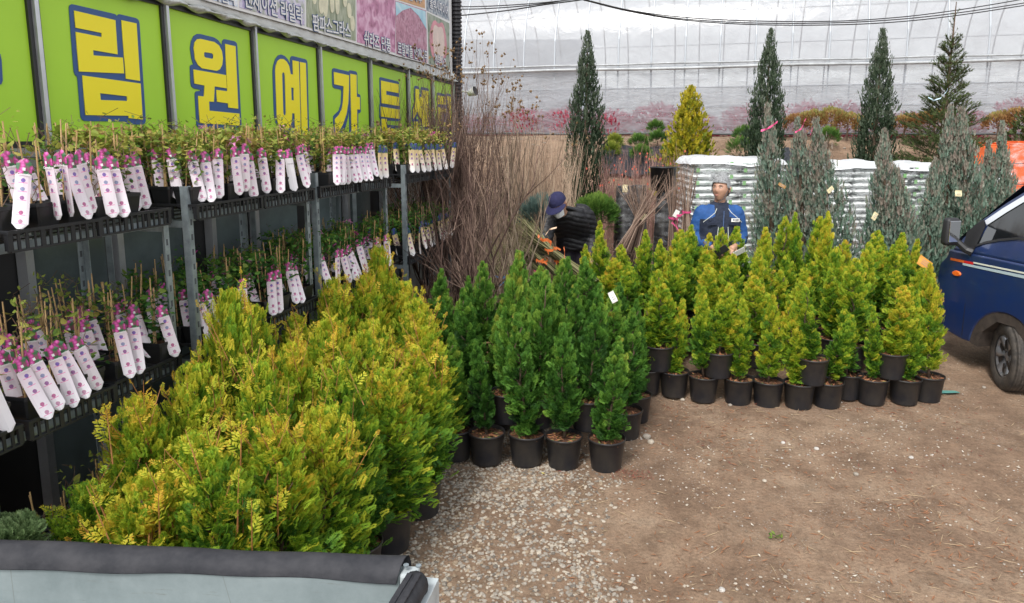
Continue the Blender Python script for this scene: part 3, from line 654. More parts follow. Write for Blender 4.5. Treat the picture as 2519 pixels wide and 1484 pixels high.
# --- pots
def pot_meshes(rt, rb, h):
    mb = MB(); mb.lathe([(0.001, .003), (rb*.98, .003), (rb, .008), (rb*1.01, h*.08), (rt*.925, h*.8), (rt*.94, h*.81), (rt*.95, h*.93), (rt, h*.945), (rt, h*.985), (rt*.985, h), (rt*.955, h), (rt*.94, h*.97), (rt*.93, h*.86), (rt*.9, h*.8)], 28)
    pm = mb.mesh('pot', blackpot, True)
    mb = MB(); n = 20; th = np.arange(n)*2*np.pi/n
    rs = np.random.default_rng(3)
    V = [(0, 0, h*.9)]; rings = [.3, .6, .92]
    for r_ in rings:
        for t in th: V.append((rt*r_*math.cos(t), rt*r_*math.sin(t), h*(.86+.045*rs.random())))
    F = [(0, 1+i, 1+(i+1) % n) for i in range(n)]+[(1+q*n+i, 1+(q+1)*n+i, 1+(q+1)*n+(i+1) % n, 1+q*n+(i+1) % n) for q in range(2) for i in range(n)]
    mb.add(V, F)
    for q in range(70):       # shreds of bark mulch and grass on the soil
        a, r_ = rs.uniform(0, 6.28), rt*.88*math.sqrt(rs.random()); L = rs.uniform(.008, .03); b2 = rs.uniform(0, 3.14); z = h*.9+rs.uniform(0, .012)
        c = np.array([r_*math.cos(a), r_*math.sin(a), z]); d = np.array([math.cos(b2)*L, math.sin(b2)*L, rs.uniform(-.2, .6)*L]); nn = np.array([-math.sin(b2), math.cos(b2), .3])*L*.22
        mb.add([c-d, c+nn, c+d, c-nn], np.array([(0, 1, 2, 3)]), 1 if q % 4 else 2)
    sm = mb.mesh('soil', [soil, mat('bark_chip', (.36, .15, .07), .9), mat('moss', (.16, .2, .05), .9)], False)
    return pm, sm
POT = pot_meshes(.137, .108, .235)
def potted(name, label, cat, crown_mesh, stem_me, pot, x, y, z, h, rz, sc=1.0, lean=(0, 0), group=None, stack=None):
    root = thing(name, label, cat, (x, y, z), rz, group)
    p = link('pot', pot[0], root); s = link('soil', pot[1], p)
    c = link('crown', crown_mesh, root, (0, 0, .2)); c.scale = (sc, sc, h); c.rotation_euler = (lean[0], lean[1], 0)
    t = link('stem', stem_me, root, (0, 0, .2)); t.scale = (1, 1, h); t.rotation_euler = c.rotation_euler
    return root
# ---- crown and stem families (unit height 1 above the pot, scaled per plant)
def stemmed(seed, Rr): return stem_mesh(1.0, .013, 6, seed, 12, Rr).mesh('stem', bark, True)
def browny(mb, n, seed, Rr):      # dry brown inner shreds
    return mb
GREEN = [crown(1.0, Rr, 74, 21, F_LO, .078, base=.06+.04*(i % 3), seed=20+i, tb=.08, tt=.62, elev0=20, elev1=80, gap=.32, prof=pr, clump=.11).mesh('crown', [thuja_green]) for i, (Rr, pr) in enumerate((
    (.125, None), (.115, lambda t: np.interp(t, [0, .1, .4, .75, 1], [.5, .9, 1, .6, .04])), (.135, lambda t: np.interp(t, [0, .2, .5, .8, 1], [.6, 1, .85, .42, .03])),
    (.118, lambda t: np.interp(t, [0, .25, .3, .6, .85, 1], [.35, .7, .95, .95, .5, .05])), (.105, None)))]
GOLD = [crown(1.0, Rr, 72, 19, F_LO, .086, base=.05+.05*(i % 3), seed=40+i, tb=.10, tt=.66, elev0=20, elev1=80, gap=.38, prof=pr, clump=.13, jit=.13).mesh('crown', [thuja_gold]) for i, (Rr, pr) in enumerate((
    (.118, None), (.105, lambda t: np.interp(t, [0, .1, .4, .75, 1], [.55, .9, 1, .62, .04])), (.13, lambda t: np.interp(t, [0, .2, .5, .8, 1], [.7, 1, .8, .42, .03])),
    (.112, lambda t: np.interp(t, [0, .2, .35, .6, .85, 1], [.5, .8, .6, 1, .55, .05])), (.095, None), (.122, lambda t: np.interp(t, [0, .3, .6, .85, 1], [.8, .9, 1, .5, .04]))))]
def shoots(mb, H, Rr, n, seed, fr):   # long orange leaders with small side fans that stick out of the crown
    rs = np.random.default_rng(seed)
    for i in range(n):
        a = rs.uniform(0, 6.28); r0 = rs.uniform(0, Rr*.75); z0 = H*rs.uniform(.5, .85); L = rs.uniform(.22, .42); b = rs.normal(0, .22, 2)
        p0 = np.array([math.cos(a)*r0, math.sin(a)*r0, z0]); pts = [p0+np.array([b[0]*t*L, b[1]*t*L, L*t]) for t in (0, .33, .66, 1)]
        mb.tube(pts, [.0035, .003, .0022, .001], 4, 1, False, .9)
        m = 9; t = rs.uniform(.2, 1, m); P = np.array([p0+np.array([b[0]*q*L, b[1]*q*L, L*q]) for q in t])
        place_fronds(mb, fr, P, rs.uniform(0, 6.28, m), R(45)+rs.normal(0, .3, m), rs.uniform(-1, 1, m), .075*(1.15-t)*rs.uniform(.8, 1.3, m)+.02, rs.uniform(.62, .95, m))
    return mb
F_TINY = frond(4, 0, .5, 48, .05, .07)
BIG = []
for i, (Rr, n) in enumerate(((.23, 150), (.20, 135), (.25, 160))):
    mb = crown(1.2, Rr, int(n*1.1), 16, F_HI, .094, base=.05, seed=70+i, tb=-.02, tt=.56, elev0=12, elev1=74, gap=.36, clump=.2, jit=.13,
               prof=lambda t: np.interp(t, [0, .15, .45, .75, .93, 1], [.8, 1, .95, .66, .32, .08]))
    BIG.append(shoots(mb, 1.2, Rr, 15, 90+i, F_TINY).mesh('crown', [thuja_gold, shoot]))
STEMS = [stemmed(i, .13) for i in range(4)]
STEMB = [stem_mesh(1.2, .016, 6, 9+i, 22, .22).mesh('stem', bark, True) for i in range(2)]
# ---- placement of potted thujas: (u, v) of the tip and distance Y of the pot, tier 0 ground / 1 standing on other rims
def tipped(name, lab, cat, fam, stems, u, v, Y, tier, ub=None, seed=0, group=None, rnd=None, pot=POT, wsc=1.0):
    top = at(u, v, Y); r_ = rnd or random
    xb = at(ub if ub else u, 900, Y).x if ub else top.x
    if ub:
        z0 = gz(Y)+tier*.232; d = ray(ub, 900); # x of base from its pixel column at ground height
        tt = Y/(d.y); xb = None
        # solve column u at height z0+.1
        zc = z0+.1; xb = (ub-CX)/FOC*(Y*math.cos(PITCH)+(CAM_H-zc)*math.sin(PITCH))
    else:
        xb = top.x
    z0 = gz(Y)+tier*.232-.004
    h = max(.5, (top.z-z0-.2))*r_.uniform(.9, 1.06)
    lean = (0, math.atan2(top.x-xb, h)+r_.uniform(-.055, .055))
    k = r_.randrange(len(fam))
    s = wsc*r_.uniform(.84, 1.18)*(.75+.3*h)
    root = thing(name, lab, cat, (xb, Y, z0), 0, group)
    p = link('pot', pot[0], root, rot=(0, 0, r_.uniform(0, 6))); link('soil', pot[1], p)
    rz = r_.uniform(0, 6.28)
    hh = h/1.2 if fam is BIG else h
    M = Matrix.Translation((0, 0, .2)) @ Matrix.Rotation(lean[1], 4, 'Y') @ Matrix.Rotation(rz, 4, 'Z') @ Matrix.Diagonal((s, s, hh, 1))
    c = link('crown', fam[k], root); c.matrix_local = M
    t = link('stem', stems[k % len(stems)], root); t.matrix_local = M
    return root
# green block
gfront = [(1100, 800, 1119, 5.22), (1164, 841, 1197, 5.15), (1278, 750, 1295, 5.13), (1392, 777, 1386, 5.08), (1508, 815, 1491, 5.04)]
names = ['leftmost, half hidden by golden shrubs', 'leaning left, second from left', 'middle one of five', 'with ragged lower sprays, fourth from left', 'rightmost, nearest the open dirt']
for k, (u, v, ub, Y) in enumerate(gfront):
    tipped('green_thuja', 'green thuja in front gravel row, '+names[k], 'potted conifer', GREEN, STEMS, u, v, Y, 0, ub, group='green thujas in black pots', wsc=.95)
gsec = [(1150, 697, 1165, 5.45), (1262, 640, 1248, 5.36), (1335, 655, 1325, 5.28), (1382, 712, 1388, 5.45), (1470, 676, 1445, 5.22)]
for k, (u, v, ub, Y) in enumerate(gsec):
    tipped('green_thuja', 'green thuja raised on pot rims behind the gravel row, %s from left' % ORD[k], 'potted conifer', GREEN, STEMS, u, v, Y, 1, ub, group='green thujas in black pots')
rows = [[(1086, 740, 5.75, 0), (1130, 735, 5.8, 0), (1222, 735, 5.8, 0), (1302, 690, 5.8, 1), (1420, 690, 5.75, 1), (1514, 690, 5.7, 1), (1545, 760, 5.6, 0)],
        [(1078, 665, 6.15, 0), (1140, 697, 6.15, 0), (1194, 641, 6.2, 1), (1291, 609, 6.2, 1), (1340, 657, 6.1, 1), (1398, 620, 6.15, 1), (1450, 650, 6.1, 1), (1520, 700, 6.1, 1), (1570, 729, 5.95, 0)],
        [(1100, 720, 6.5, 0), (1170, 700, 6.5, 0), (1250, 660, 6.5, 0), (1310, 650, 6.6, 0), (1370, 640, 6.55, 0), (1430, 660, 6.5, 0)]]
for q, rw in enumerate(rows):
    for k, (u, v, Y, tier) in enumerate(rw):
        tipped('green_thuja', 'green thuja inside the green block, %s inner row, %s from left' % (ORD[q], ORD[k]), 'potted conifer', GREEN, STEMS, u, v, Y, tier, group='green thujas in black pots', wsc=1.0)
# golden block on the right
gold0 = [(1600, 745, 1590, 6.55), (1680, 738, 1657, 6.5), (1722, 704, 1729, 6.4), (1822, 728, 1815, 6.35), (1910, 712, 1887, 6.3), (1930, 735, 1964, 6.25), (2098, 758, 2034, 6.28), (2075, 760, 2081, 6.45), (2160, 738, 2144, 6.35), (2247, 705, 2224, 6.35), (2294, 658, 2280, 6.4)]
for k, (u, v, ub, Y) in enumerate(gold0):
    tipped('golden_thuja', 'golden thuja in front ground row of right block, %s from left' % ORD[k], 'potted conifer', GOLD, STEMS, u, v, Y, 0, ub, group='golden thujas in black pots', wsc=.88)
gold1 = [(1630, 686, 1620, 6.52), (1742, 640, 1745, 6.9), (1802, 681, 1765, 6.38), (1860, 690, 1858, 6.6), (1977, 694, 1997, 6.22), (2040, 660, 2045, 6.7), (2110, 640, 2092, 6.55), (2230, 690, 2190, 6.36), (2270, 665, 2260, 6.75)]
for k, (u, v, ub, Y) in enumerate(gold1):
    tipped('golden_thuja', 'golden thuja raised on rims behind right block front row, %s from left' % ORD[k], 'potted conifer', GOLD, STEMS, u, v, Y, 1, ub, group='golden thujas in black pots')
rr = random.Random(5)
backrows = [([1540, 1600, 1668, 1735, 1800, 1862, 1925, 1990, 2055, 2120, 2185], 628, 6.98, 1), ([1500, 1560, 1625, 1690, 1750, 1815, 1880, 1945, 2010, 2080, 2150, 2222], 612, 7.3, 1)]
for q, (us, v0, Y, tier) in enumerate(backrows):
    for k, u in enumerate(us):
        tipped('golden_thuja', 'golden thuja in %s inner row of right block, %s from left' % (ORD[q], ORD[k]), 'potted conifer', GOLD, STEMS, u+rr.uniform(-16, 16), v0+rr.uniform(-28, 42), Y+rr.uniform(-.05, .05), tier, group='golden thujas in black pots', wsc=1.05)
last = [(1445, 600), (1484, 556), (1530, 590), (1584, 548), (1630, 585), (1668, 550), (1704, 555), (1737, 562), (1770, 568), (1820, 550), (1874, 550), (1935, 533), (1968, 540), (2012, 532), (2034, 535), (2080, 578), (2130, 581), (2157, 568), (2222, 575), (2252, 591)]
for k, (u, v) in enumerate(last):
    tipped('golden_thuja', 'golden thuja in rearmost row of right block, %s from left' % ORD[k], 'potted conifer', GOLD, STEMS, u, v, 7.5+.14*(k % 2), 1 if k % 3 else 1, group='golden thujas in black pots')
# big golden shrubs bottom left
big = []
for j, Y in enumerate((2.68, 2.98, 3.3, 3.65, 4.02, 4.4, 4.8, 5.2, 5.6)):
    xl = (RACK+Y*math.sin(WA))/math.cos(WA)+.17; xr = (-1.15, -1.0, -.9, -.84, -.74, -.60, -.60, -.66, -.80)[j]
    n = max(1, int(round((xr-xl)/.31))); xs = [xl+(xr-xl)*i/n for i in range(n+1)]
    for k, x in enumerate(xs): big.append((x, Y, j, k, k/max(1, n)))
BPOT = pot_meshes(.15, .12, .26)
def put_big(x, Y, lab, htop, seed):
    rg = random.Random(seed); root = thing('golden_shrub', lab, 'potted conifer', (x, Y, -.004), 0, 'large golden thujas by the racks')
    p = link('pot', BPOT[0], root, rot=(0, 0, seed)); link('soil', BPOT[1], p)
    k = rg.randrange(3); h = (htop-.22)/1.2; s = rg.uniform(.9, 1.1)
    M = Matrix.Translation((0, 0, .22)) @ Matrix.Rotation(rg.uniform(-.05, .05), 4, 'Y') @ Matrix.Rotation(rg.uniform(0, 6.3), 4, 'Z') @ Matrix.Diagonal((s, s, h, 1))
    c = link('crown', BIG[k], root); c.matrix_local = M; t = link('stem', STEMB[k % 2], root); t.matrix_local = M
    return root
rwn = ['nearest', 'second', 'third', 'fourth', 'fifth', 'sixth', 'seventh', 'eighth', 'farthest']
HT = [1.10, 1.24, 1.38, 1.52, 1.44, 1.36, 1.38, 1.42, 1.44]
HR = [1.10, 1.18, 1.2, 1.2, 1.12, 1.02, 1.1, 1.18, 1.3]
for (x, Y, j, k, t) in big:
    put_big(x+.02*math.sin(k*5+j), Y+.03*math.cos(k*3+j), 'large yellow green thuja shrub, %s row from the truck bed, %s from the racks' % (rwn[j], ORD[k]), (HT[j]*(1-t)+HR[j]*t)*(.93+.12*((k*7+j*3) % 5)/4), 100+j*10+k)
# ================================================================ RACKS, TRAYS, CLEMATIS
def rack_s(u, v=500): return on_plane(u, v, RACK).dot(WD)
TIERS = (2.02, 1.30, .58); DEP = .50
slot = mat('slot_shadow', (.08, .09, .10), .7)
UN = [(rack_s(0)-.95, rack_s(409), 'first'), (rack_s(460), rack_s(760), 'second'), (rack_s(778), rack_s(952), 'third'), (rack_s(997), rack_s(1108), 'farthest')]
def lw(o, parent): return place(o)
PHI = (2.0, 2.06, 2.06, 2.05)
trayB = mat('black_tray', (.02, .021, .024), .4, noise=.3, nscale=20)
def tray_mesh(L, D, H=.075):
    mb = MB(); e = .012
    for y in (0, D-e): mb.box((L/2, y+e/2, H), (L, e, .012)); mb.box((L/2, y+e/2+.0, .004), (L*.96, e*.7, .008))
    for x in (0, L-e): mb.box((x+e/2, D/2, H), (e, D-2*e, .012))
    n = int(L/.035)
    for i in range(n+1):
        x = .01+(L-.02)*i/n; wq = .012 if i % 3 else .006
        for y in (.006, D-.008): mb.box((x, y, H/2), (wq if i % 4 else .02, .006, H-.012), taper=1)
    for i in range(5):
        y = .02+(D-.04)*i/4; mb.box((L/2, y, .004), (L*.95, .012, .006)); 
        for x in (.006, L-.006): mb.box((x, y, H/2), (.006, .014, H-.014))
    # cell rings at the top
    for i in range(max(2, int(L/.13))):
        x = (i+.5)*L/int(max(2, int(L/.13)))
        mb.box((x+.06, D/2, H-.003), (.008, D*.94, .006))
    return mb.mesh('tray', trayB)
MW = Matrix(((WD.x, -WN.x, 0, 0), (WD.y, -WN.y, 0, 0), (0, 0, 1, 0), (0, 0, 0, 1)))   # x along the wall, y into the rack, z up
TRAYS = {}
slots = []
for ui, (a, b, nm) in enumerate(UN):
    org = wp(a, 0, RACK)
    r = thing('rack', '%s galvanised slotted angle rack from the camera, against the shop glass' % nm, 'rack', tuple(org)); r.matrix_world = Matrix.Translation(org) @ MW
    L = b-a
    for (x, y) in ((0, .0), (L, .0), (0, DEP), (L, DEP)):
        mb = MB(); h = PHI[ui]+(.055 if x == 0 and ui in (1, 2, 3) else -.0)
        if ui == 0: h = 1.95
        sx = 1 if x == 0 else -1; sy = 1 if y == 0 else -1
        mb.box((x+sx*.017, y, h/2), (.034, .0035, h)); mb.box((x, y+sy*.019, h/2), (.0035, .034, h))
        z = .06
        while z < h-.04:
            mb.box((x+sx*.018, y-.0022*sy if sy > 0 else y-.0024, z), (.012, .0015, .03), mi=1); z += .075
        mb.build('post', [galv, slot], r)
    for t in TIERS:
        for y in (0.0, DEP-.004):
            mb = MB(); mb.box((L/2, y, t-.062), (L-.01, .004, .035)); mb.box((L/2, y+(.014 if y < .1 else -.014), t-.080), (L-.012, .028, .003)); mb.build('beam', galv, r)
        for x, d_ in ((.006, (.004, DEP-.01, .035)), (L-.006, (.004, DEP-.01, .035)), (L*.25, (.02, DEP-.02, .006)), (L*.5, (.02, DEP-.02, .006)), (L*.75, (.02, DEP-.02, .006))):
            mb = MB(); mb.box((x, DEP/2, t-(.095 if d_[0] < .01 else .083)), d_); mb.build('cross_beam', galv, r)
    nt_ = max(1, int(round(L/.52)))
    for ti, t in enumerate(TIERS):
        for k in range(nt_):
            tl = L/nt_-.012; key = round(tl, 3)
            if key not in TRAYS: TRAYS[key] = tray_mesh(tl, DEP+.05)
            jx = random.uniform(-.005, .005)
            o = link('plant_tray', TRAYS[key]); M0 = Matrix.Translation(org) @ MW @ Matrix.Translation((L*k/nt_+.006+jx, -.035+random.uniform(-.02, .01), t-.0755)); o.matrix_world = M0
            tag(o, 'black lattice plant tray on %s shelf of %s rack, %s from camera' % (('top', 'middle', 'bottom')[ti], nm, ORD[k]), 'tray', group='plant trays on the racks')
            slots.append((ui, ti, k, org, a+L*k/nt_+.006, tl, t, nm))
# ---- clematis parts
sqpot = mat('black_square_pot', (.014, .015, .017), .42, noise=.3, nscale=12)
def sq_pot(wt=.118, wb=.088, h=.112):
    mb = MB(); 
    def ring(wd, z, c=.12): x = wd/2; q = x*(1-c); return [(q, -x, z), (x, -q, z), (x, q, z), (q, x, z), (-q, x, z), (-x, q, z), (-x, -q, z), (-q, -x, z)]
    R_ = [ring(wb, 0), ring(wt*.96, h*.86), ring(wt, h*.87), ring(wt, h), ring(wt*.93, h), ring(wt*.88, h*.8)]
    V = sum(R_, []); F = [(i*8+j, i*8+(j+1) % 8, (i+1)*8+(j+1) % 8, (i+1)*8+j) for i in range(5) for j in range(8)]; F = [tuple(f) for f in F]+[tuple(range(7, -1, -1))]
    mb.add(V, F); mb.add(ring(wt*.9, h*.84), [tuple(range(8))], 1); return mb.mesh('pot', [sqpot, soil])
SQ = sq_pot()
cane = mat('bamboo_cane', (.55, .36, .16), .55, noise=.35, nscale=25)
def cane_mesh(seed):
    rs = random.Random(seed); mb = MB()
    for i in range(rs.choice((2, 3))):
        x, y = rs.uniform(-.03, .03), rs.uniform(-.03, .03); dx, dy = rs.uniform(-.035, .035), rs.uniform(-.035, .035); h = rs.uniform(.25, .35)
        mb.tube([(x+dx*t, y+dy*t, .08+h*t) for t in (0, .25, .5, .75, 1)], [.0032, .0036, .003, .0034, .0028], 5)
    return mb.mesh('cane', cane)
CANES = [cane_mesh(i) for i in range(6)]
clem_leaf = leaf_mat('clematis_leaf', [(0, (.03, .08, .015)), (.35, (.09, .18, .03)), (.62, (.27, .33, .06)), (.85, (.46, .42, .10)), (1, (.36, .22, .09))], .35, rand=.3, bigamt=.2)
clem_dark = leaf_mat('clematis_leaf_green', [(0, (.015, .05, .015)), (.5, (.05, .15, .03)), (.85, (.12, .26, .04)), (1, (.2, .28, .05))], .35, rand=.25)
vine = mat('vine_stem', (.12, .07, .04), .8)
petal = mat('magenta_petal', (.62, .05, .36), .5, noise=.3, nscale=20, trans=.2)
petal2 = mat('pink_petal', (.85, .35, .65), .5, noise=.2, nscale=20, trans=.2)
def leaves(mb, P, size, rs, tint, mi=0):
    n = len(P); base = np.array([(0, 0, 0), (.34, .32, .05), (.26, .75, .02), (0, 1.05, -.06), (-.26, .75, .02), (-.34, .32, .05), (0, .5, -.05)]); F = np.array([(0, 1, 6, 5), (1, 2, 3, 6), (5, 6, 3, 4)])
    yaw = rs.uniform(0, 6.28, n); x, y, z_ = orient(yaw, rs.normal(-.1, .5, n), rs.normal(0, .5, n))
    W = P[:, None]+size[:, None, None]*(base[None, :, 0, None]*x[:, None]+base[None, :, 1, None]*y[:, None]+base[None, :, 2, None]*z_[:, None])
    FF = (F[None]+(np.arange(n)*7)[:, None, None]).reshape(-1, 4); mb.add(W.reshape(-1, 3), FF, mi, np.repeat(tint, 7))
def clem_mesh(seed, m, n=70, h=.275, top=True):
    rs = np.random.default_rng(seed); mb = MB()
    for i in range(3):
        a = rs.uniform(0, 6.28); pts = [(.02*math.cos(a+t*7)+rs.normal(0, .008), .02*math.sin(a+t*7)+rs.normal(0, .008), .09+h*t) for t in np.linspace(0, 1, 9)]
        mb.tube(pts, .0016, 3, 1, False, .5)
        if rs.random() < .4:
            p = pts[-1]; mb.tube([p, (p[0]+rs.normal(0, .03), p[1]+rs.normal(0, .03), p[2]+.04), (p[0]+rs.normal(0, .06), p[1]+rs.normal(0, .06), p[2]+.075)], .0012, 3, 1, False, .5)
            leaves(mb, np.array([[p[0]+rs.normal(0, .04), p[1]+rs.normal(0, .04), p[2]+.01+.06*q/5] for q in range(5)]), np.full(5, .022), rs, np.full(5, .6))
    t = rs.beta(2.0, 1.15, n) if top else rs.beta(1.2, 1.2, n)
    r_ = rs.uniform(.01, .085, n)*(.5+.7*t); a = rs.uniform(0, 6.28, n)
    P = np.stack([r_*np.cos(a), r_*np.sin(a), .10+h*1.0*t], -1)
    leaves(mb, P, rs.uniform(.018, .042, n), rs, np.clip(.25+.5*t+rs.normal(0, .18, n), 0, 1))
    return mb.mesh('foliage', [m, vine])
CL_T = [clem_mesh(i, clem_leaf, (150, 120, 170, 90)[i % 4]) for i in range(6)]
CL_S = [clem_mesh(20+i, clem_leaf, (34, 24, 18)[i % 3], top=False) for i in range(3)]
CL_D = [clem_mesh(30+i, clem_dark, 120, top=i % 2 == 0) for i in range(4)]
def flower(m, big=.045, seed=0):
    rs = random.Random(seed); mb = MB()
    for i in range(6):
        a = i*math.pi/3+rs.uniform(-.1, .1); d = np.array([math.cos(a), math.sin(a), 0]); n = np.array([-math.sin(a), math.cos(a), 0]); up = np.array([0, 0, 1.])
        V = [d*.004, d*big*.5+n*big*.22+up*.008, d*big+up*rs.uniform(-.004, .012), d*big*.5-n*big*.22+up*.008]
        mb.add(V, np.array([(0, 1, 2, 3)]))
    return mb.mesh('flower', m)
FLW = [flower(petal, .036), flower(petal2, .045, 2)]
# ---- printed tag: strip with a flower header, the word and six little pictures (flat print in the material, head outline in the mesh)
def tag_mat(name, body, head, headc2, spots, back=False):
    m = bpy.data.materials.new(name); m.use_nodes = True; nt = m.node_tree; b = nt.nodes['Principled BSDF']; b.inputs['Roughness'].default_value = .35
    uv = nt.nodes.new('ShaderNodeAttribute'); uv.attribute_name = 'tagco'; sp = nt.nodes.new('ShaderNodeSeparateXYZ'); nt.links.new(uv.outputs['Vector'], sp.inputs[0])
    L = nt.links
    def M(op, a, b_, c=None):
        n = nt.nodes.new('ShaderNodeMath'); n.operation = op
        for i, q in enumerate((a, b_, c)):
            if q is None: continue
            if isinstance(q, (int, float)): n.inputs[i].default_value = q
            else: L.new(q, n.inputs[i])
        return n.outputs[0]
    X, Y = sp.outputs[0], sp.outputs[1]      # X -.5..0.5 (in widths), Y 0..1 bottom to top
    def mix(fac, c1, c2):
        n = nt.nodes.new('ShaderNodeMixRGB'); L.new(fac, n.inputs[0])
        for i, q in ((1, c1), (2, c2)):
            if isinstance(q, tuple): n.inputs[i].default_value = q+(1,)
            else: L.new(q, n.inputs[i])
        return n.outputs[0]
    col = mix(M('SMOOTH_MIN', 1.0, M('MULTIPLY', Y, 1.5), .1), (.80, .78, .81), body)
    for (y0, rad, c) in spots:
        dx = M('MULTIPLY', X, .21); dy = M('SUBTRACT', Y, y0); d = M('SQRT', M('ADD', M('MULTIPLY', dx, dx), M('MULTIPLY', dy, dy)), 0)
        no = nt.nodes.new('ShaderNodeTexNoise'); no.inputs['Scale'].default_value = 60; L.new(uv.outputs['Vector'], no.inputs['Vector'])
        d2 = M('ADD', d, M('MULTIPLY', M('SUBTRACT', no.outputs[0], .5), .02))
        col = mix(M('LESS_THAN', d2, rad), col, mix(no.outputs[0], tuple(q*.5 for q in c), tuple(min(1, q*1.5) for q in c)))
        col = mix(M('MULTIPLY', M('LESS_THAN', M('ABSOLUTE', M('ADD', dy, rad*1.15), 0), .004), M('LESS_THAN', M('ABSOLUTE', X, 0), .28)), col, (.75, .12, .38) if head[0] > head[2] else (.2, .15, .3))
    vo = nt.nodes.new('ShaderNodeTexVoronoi'); vo.inputs['Scale'].default_value = 3.4; mp = nt.nodes.new('ShaderNodeMapping'); mp.inputs['Scale'].default_value = (1, 4.5, 1); L.new(uv.outputs['Vector'], mp.inputs[0]); L.new(mp.outputs[0], vo.inputs['Vector'])
    hc = nt.nodes.new('ShaderNodeValToRGB'); cr = hc.color_ramp; cr.elements.new(.5); cr.elements.new(.7)
    for e, (p, c) in zip(cr.elements, ((0, tuple(min(1, q*1.5+.1) for q in head)), (.38, head), (.55, headc2), (.75, (.05, .16, .07)))): e.position = p; e.color = c+(1,)
    L.new(vo.outputs['Distance'], hc.inputs[0])
    if not back: col = mix(M('GREATER_THAN', Y, .775), col, hc.outputs[0])
    L.new(col, b.inputs['Base Color']); return m
spots = [(.69, .030, (.20, .12, .40)), (.565, .030, (.26, .28, .44)), (.44, .030, (.30, .12, .30)), (.23, .030, (.44, .12, .26)), (.105, .030, (.48, .24, .35))]
TM = tag_mat('tag_print', (.76, .64, .71), (.55, .08, .33), (.35, .05, .16), spots)
TY_ = tag_mat('yellow_tag_print', (.76, .58, .30), (.04, .06, .25), (.03, .05, .2), [(.62, .034, (.2, .1, .35)), (.48, .034, (.25, .1, .3)), (.28, .034, (.4, .05, .15))])
TB = tag_mat('tag_back', (.84, .80, .83), (.62, .10, .38), (.35, .05, .16), [])
def tag_mesh(m, bend, seed):
    rs = random.Random(seed); W, H = .052, .262; n = 14
    V = []; C = []; xs = (-1, -.62, 0, .62, 1)
    for i in range(n+1):
        t = i/n
        if t < .06: hw = W/2*math.sqrt(max(.15, 1-((.06-t)/.06)**2))
        elif t > .78: 
            q = (t-.78)/.22; hw = W/2*(1.06-.06*q)*math.sqrt(max(.04, 1-max(0, (q-.35)/.65)**2))+.0025*math.sin(i*5)
        else: hw = W/2
        for x in xs: V.append((x*hw, -bend*.045*(max(0, .75-t)/.75)**1.5+.006*x*x, t*H)); C.append((x*hw/W, t, 0))
    F = np.array([(i*5+j, i*5+j+1, (i+1)*5+j+1, (i+1)*5+j) for i in range(n) for j in range(4)])
    th = .0012; Vb = [(x, y+th, z) for x, y, z in V]; k = len(V)
    mb = MB(); mb.add(V+Vb, np.concatenate([F, F[:, ::-1]+k])); me = mb.mesh('tag', m)
    a = me.attributes.new('tagco', 'FLOAT_VECTOR', 'POINT'); a.data.foreach_set('vector', np.array(C+C, dtype=np.float32).ravel()); return me
TAGS = [tag_mesh(TM, b, i) for i, b in enumerate((.4, .8, .1, 1.1))]; TAGY = tag_mesh(TY_, .5, 8); TAGB = tag_mesh(TB, .6, 9)
wprint = mat('white_print', (.85, .85, .85), .5)
grey_print = mat('grey_print', (.35, .33, .36), .6)
WORD = text_mesh('Clematis', .0125, wprint, .042, 0.0003, .0002)
WORD.transform(Matrix.Translation((-.021, -.0018, .199)) @ Matrix.Rotation(R(90), 4, 'X'))
ICON = MB().box((0, -.0022, .222), (.009, .0006, .011)).mesh('pot_symbol', wprint)
WORDB = text_mesh('Clematis', .011, grey_print, .036, 0.0001, .0002)
WORDB.transform(Matrix.Translation((-.018, -.006, .165)) @ Matrix.Rotation(R(90), 4, 'X'))
rk = random.Random(17)
def clematis(world, rz, lab, fam, tagme, tilt, group, flw=None, canes=True, tagpos=(0, -.062, .0), word=True):
    root = thing('potted_clematis', lab, 'potted plant', tuple(world), rz, group)
    link('pot', SQ, root)
    if canes: link('cane', rk.choice(CANES), root, rot=(0, 0, rk.uniform(0, 6.3)))
    f = link('foliage', rk.choice(fam), root, rot=(0, 0, rk.uniform(0, 6.3))); q = rk.uniform(.88, 1.12); f.scale = (1, 1, q)
    if flw is not None: fo = link('flower', FLW[flw], root, (rk.uniform(-.05, .05), rk.uniform(-.06, 0), rk.uniform(.32, .42)), (R(50), 0, rk.uniform(0, 6))); 
    if tagme:
        t = link('tag', tagme, root, tagpos, (tilt[0], tilt[1], tilt[2]))
        if word and tagme in TAGS:
            link('lettering', WORD, t); link('symbol', ICON, t)
            if rk.random() < .45:
                t2 = link('tag', rk.choice(TAGS), root, (tagpos[0]+.058, tagpos[1]-.006, tagpos[2]+rk.uniform(-.01, .02)), (tilt[0], tilt[1]+R(rk.uniform(-7, 7)), tilt[2]+rk.uniform(-.2, .2))); link('lettering', WORD, t2); link('symbol', ICON, t2)
        if tagme is TAGB: link('lettering', WORDB, t)
    return root
BASE = math.atan2(WD.y, WD.x)       # local -y then faces away from the wall
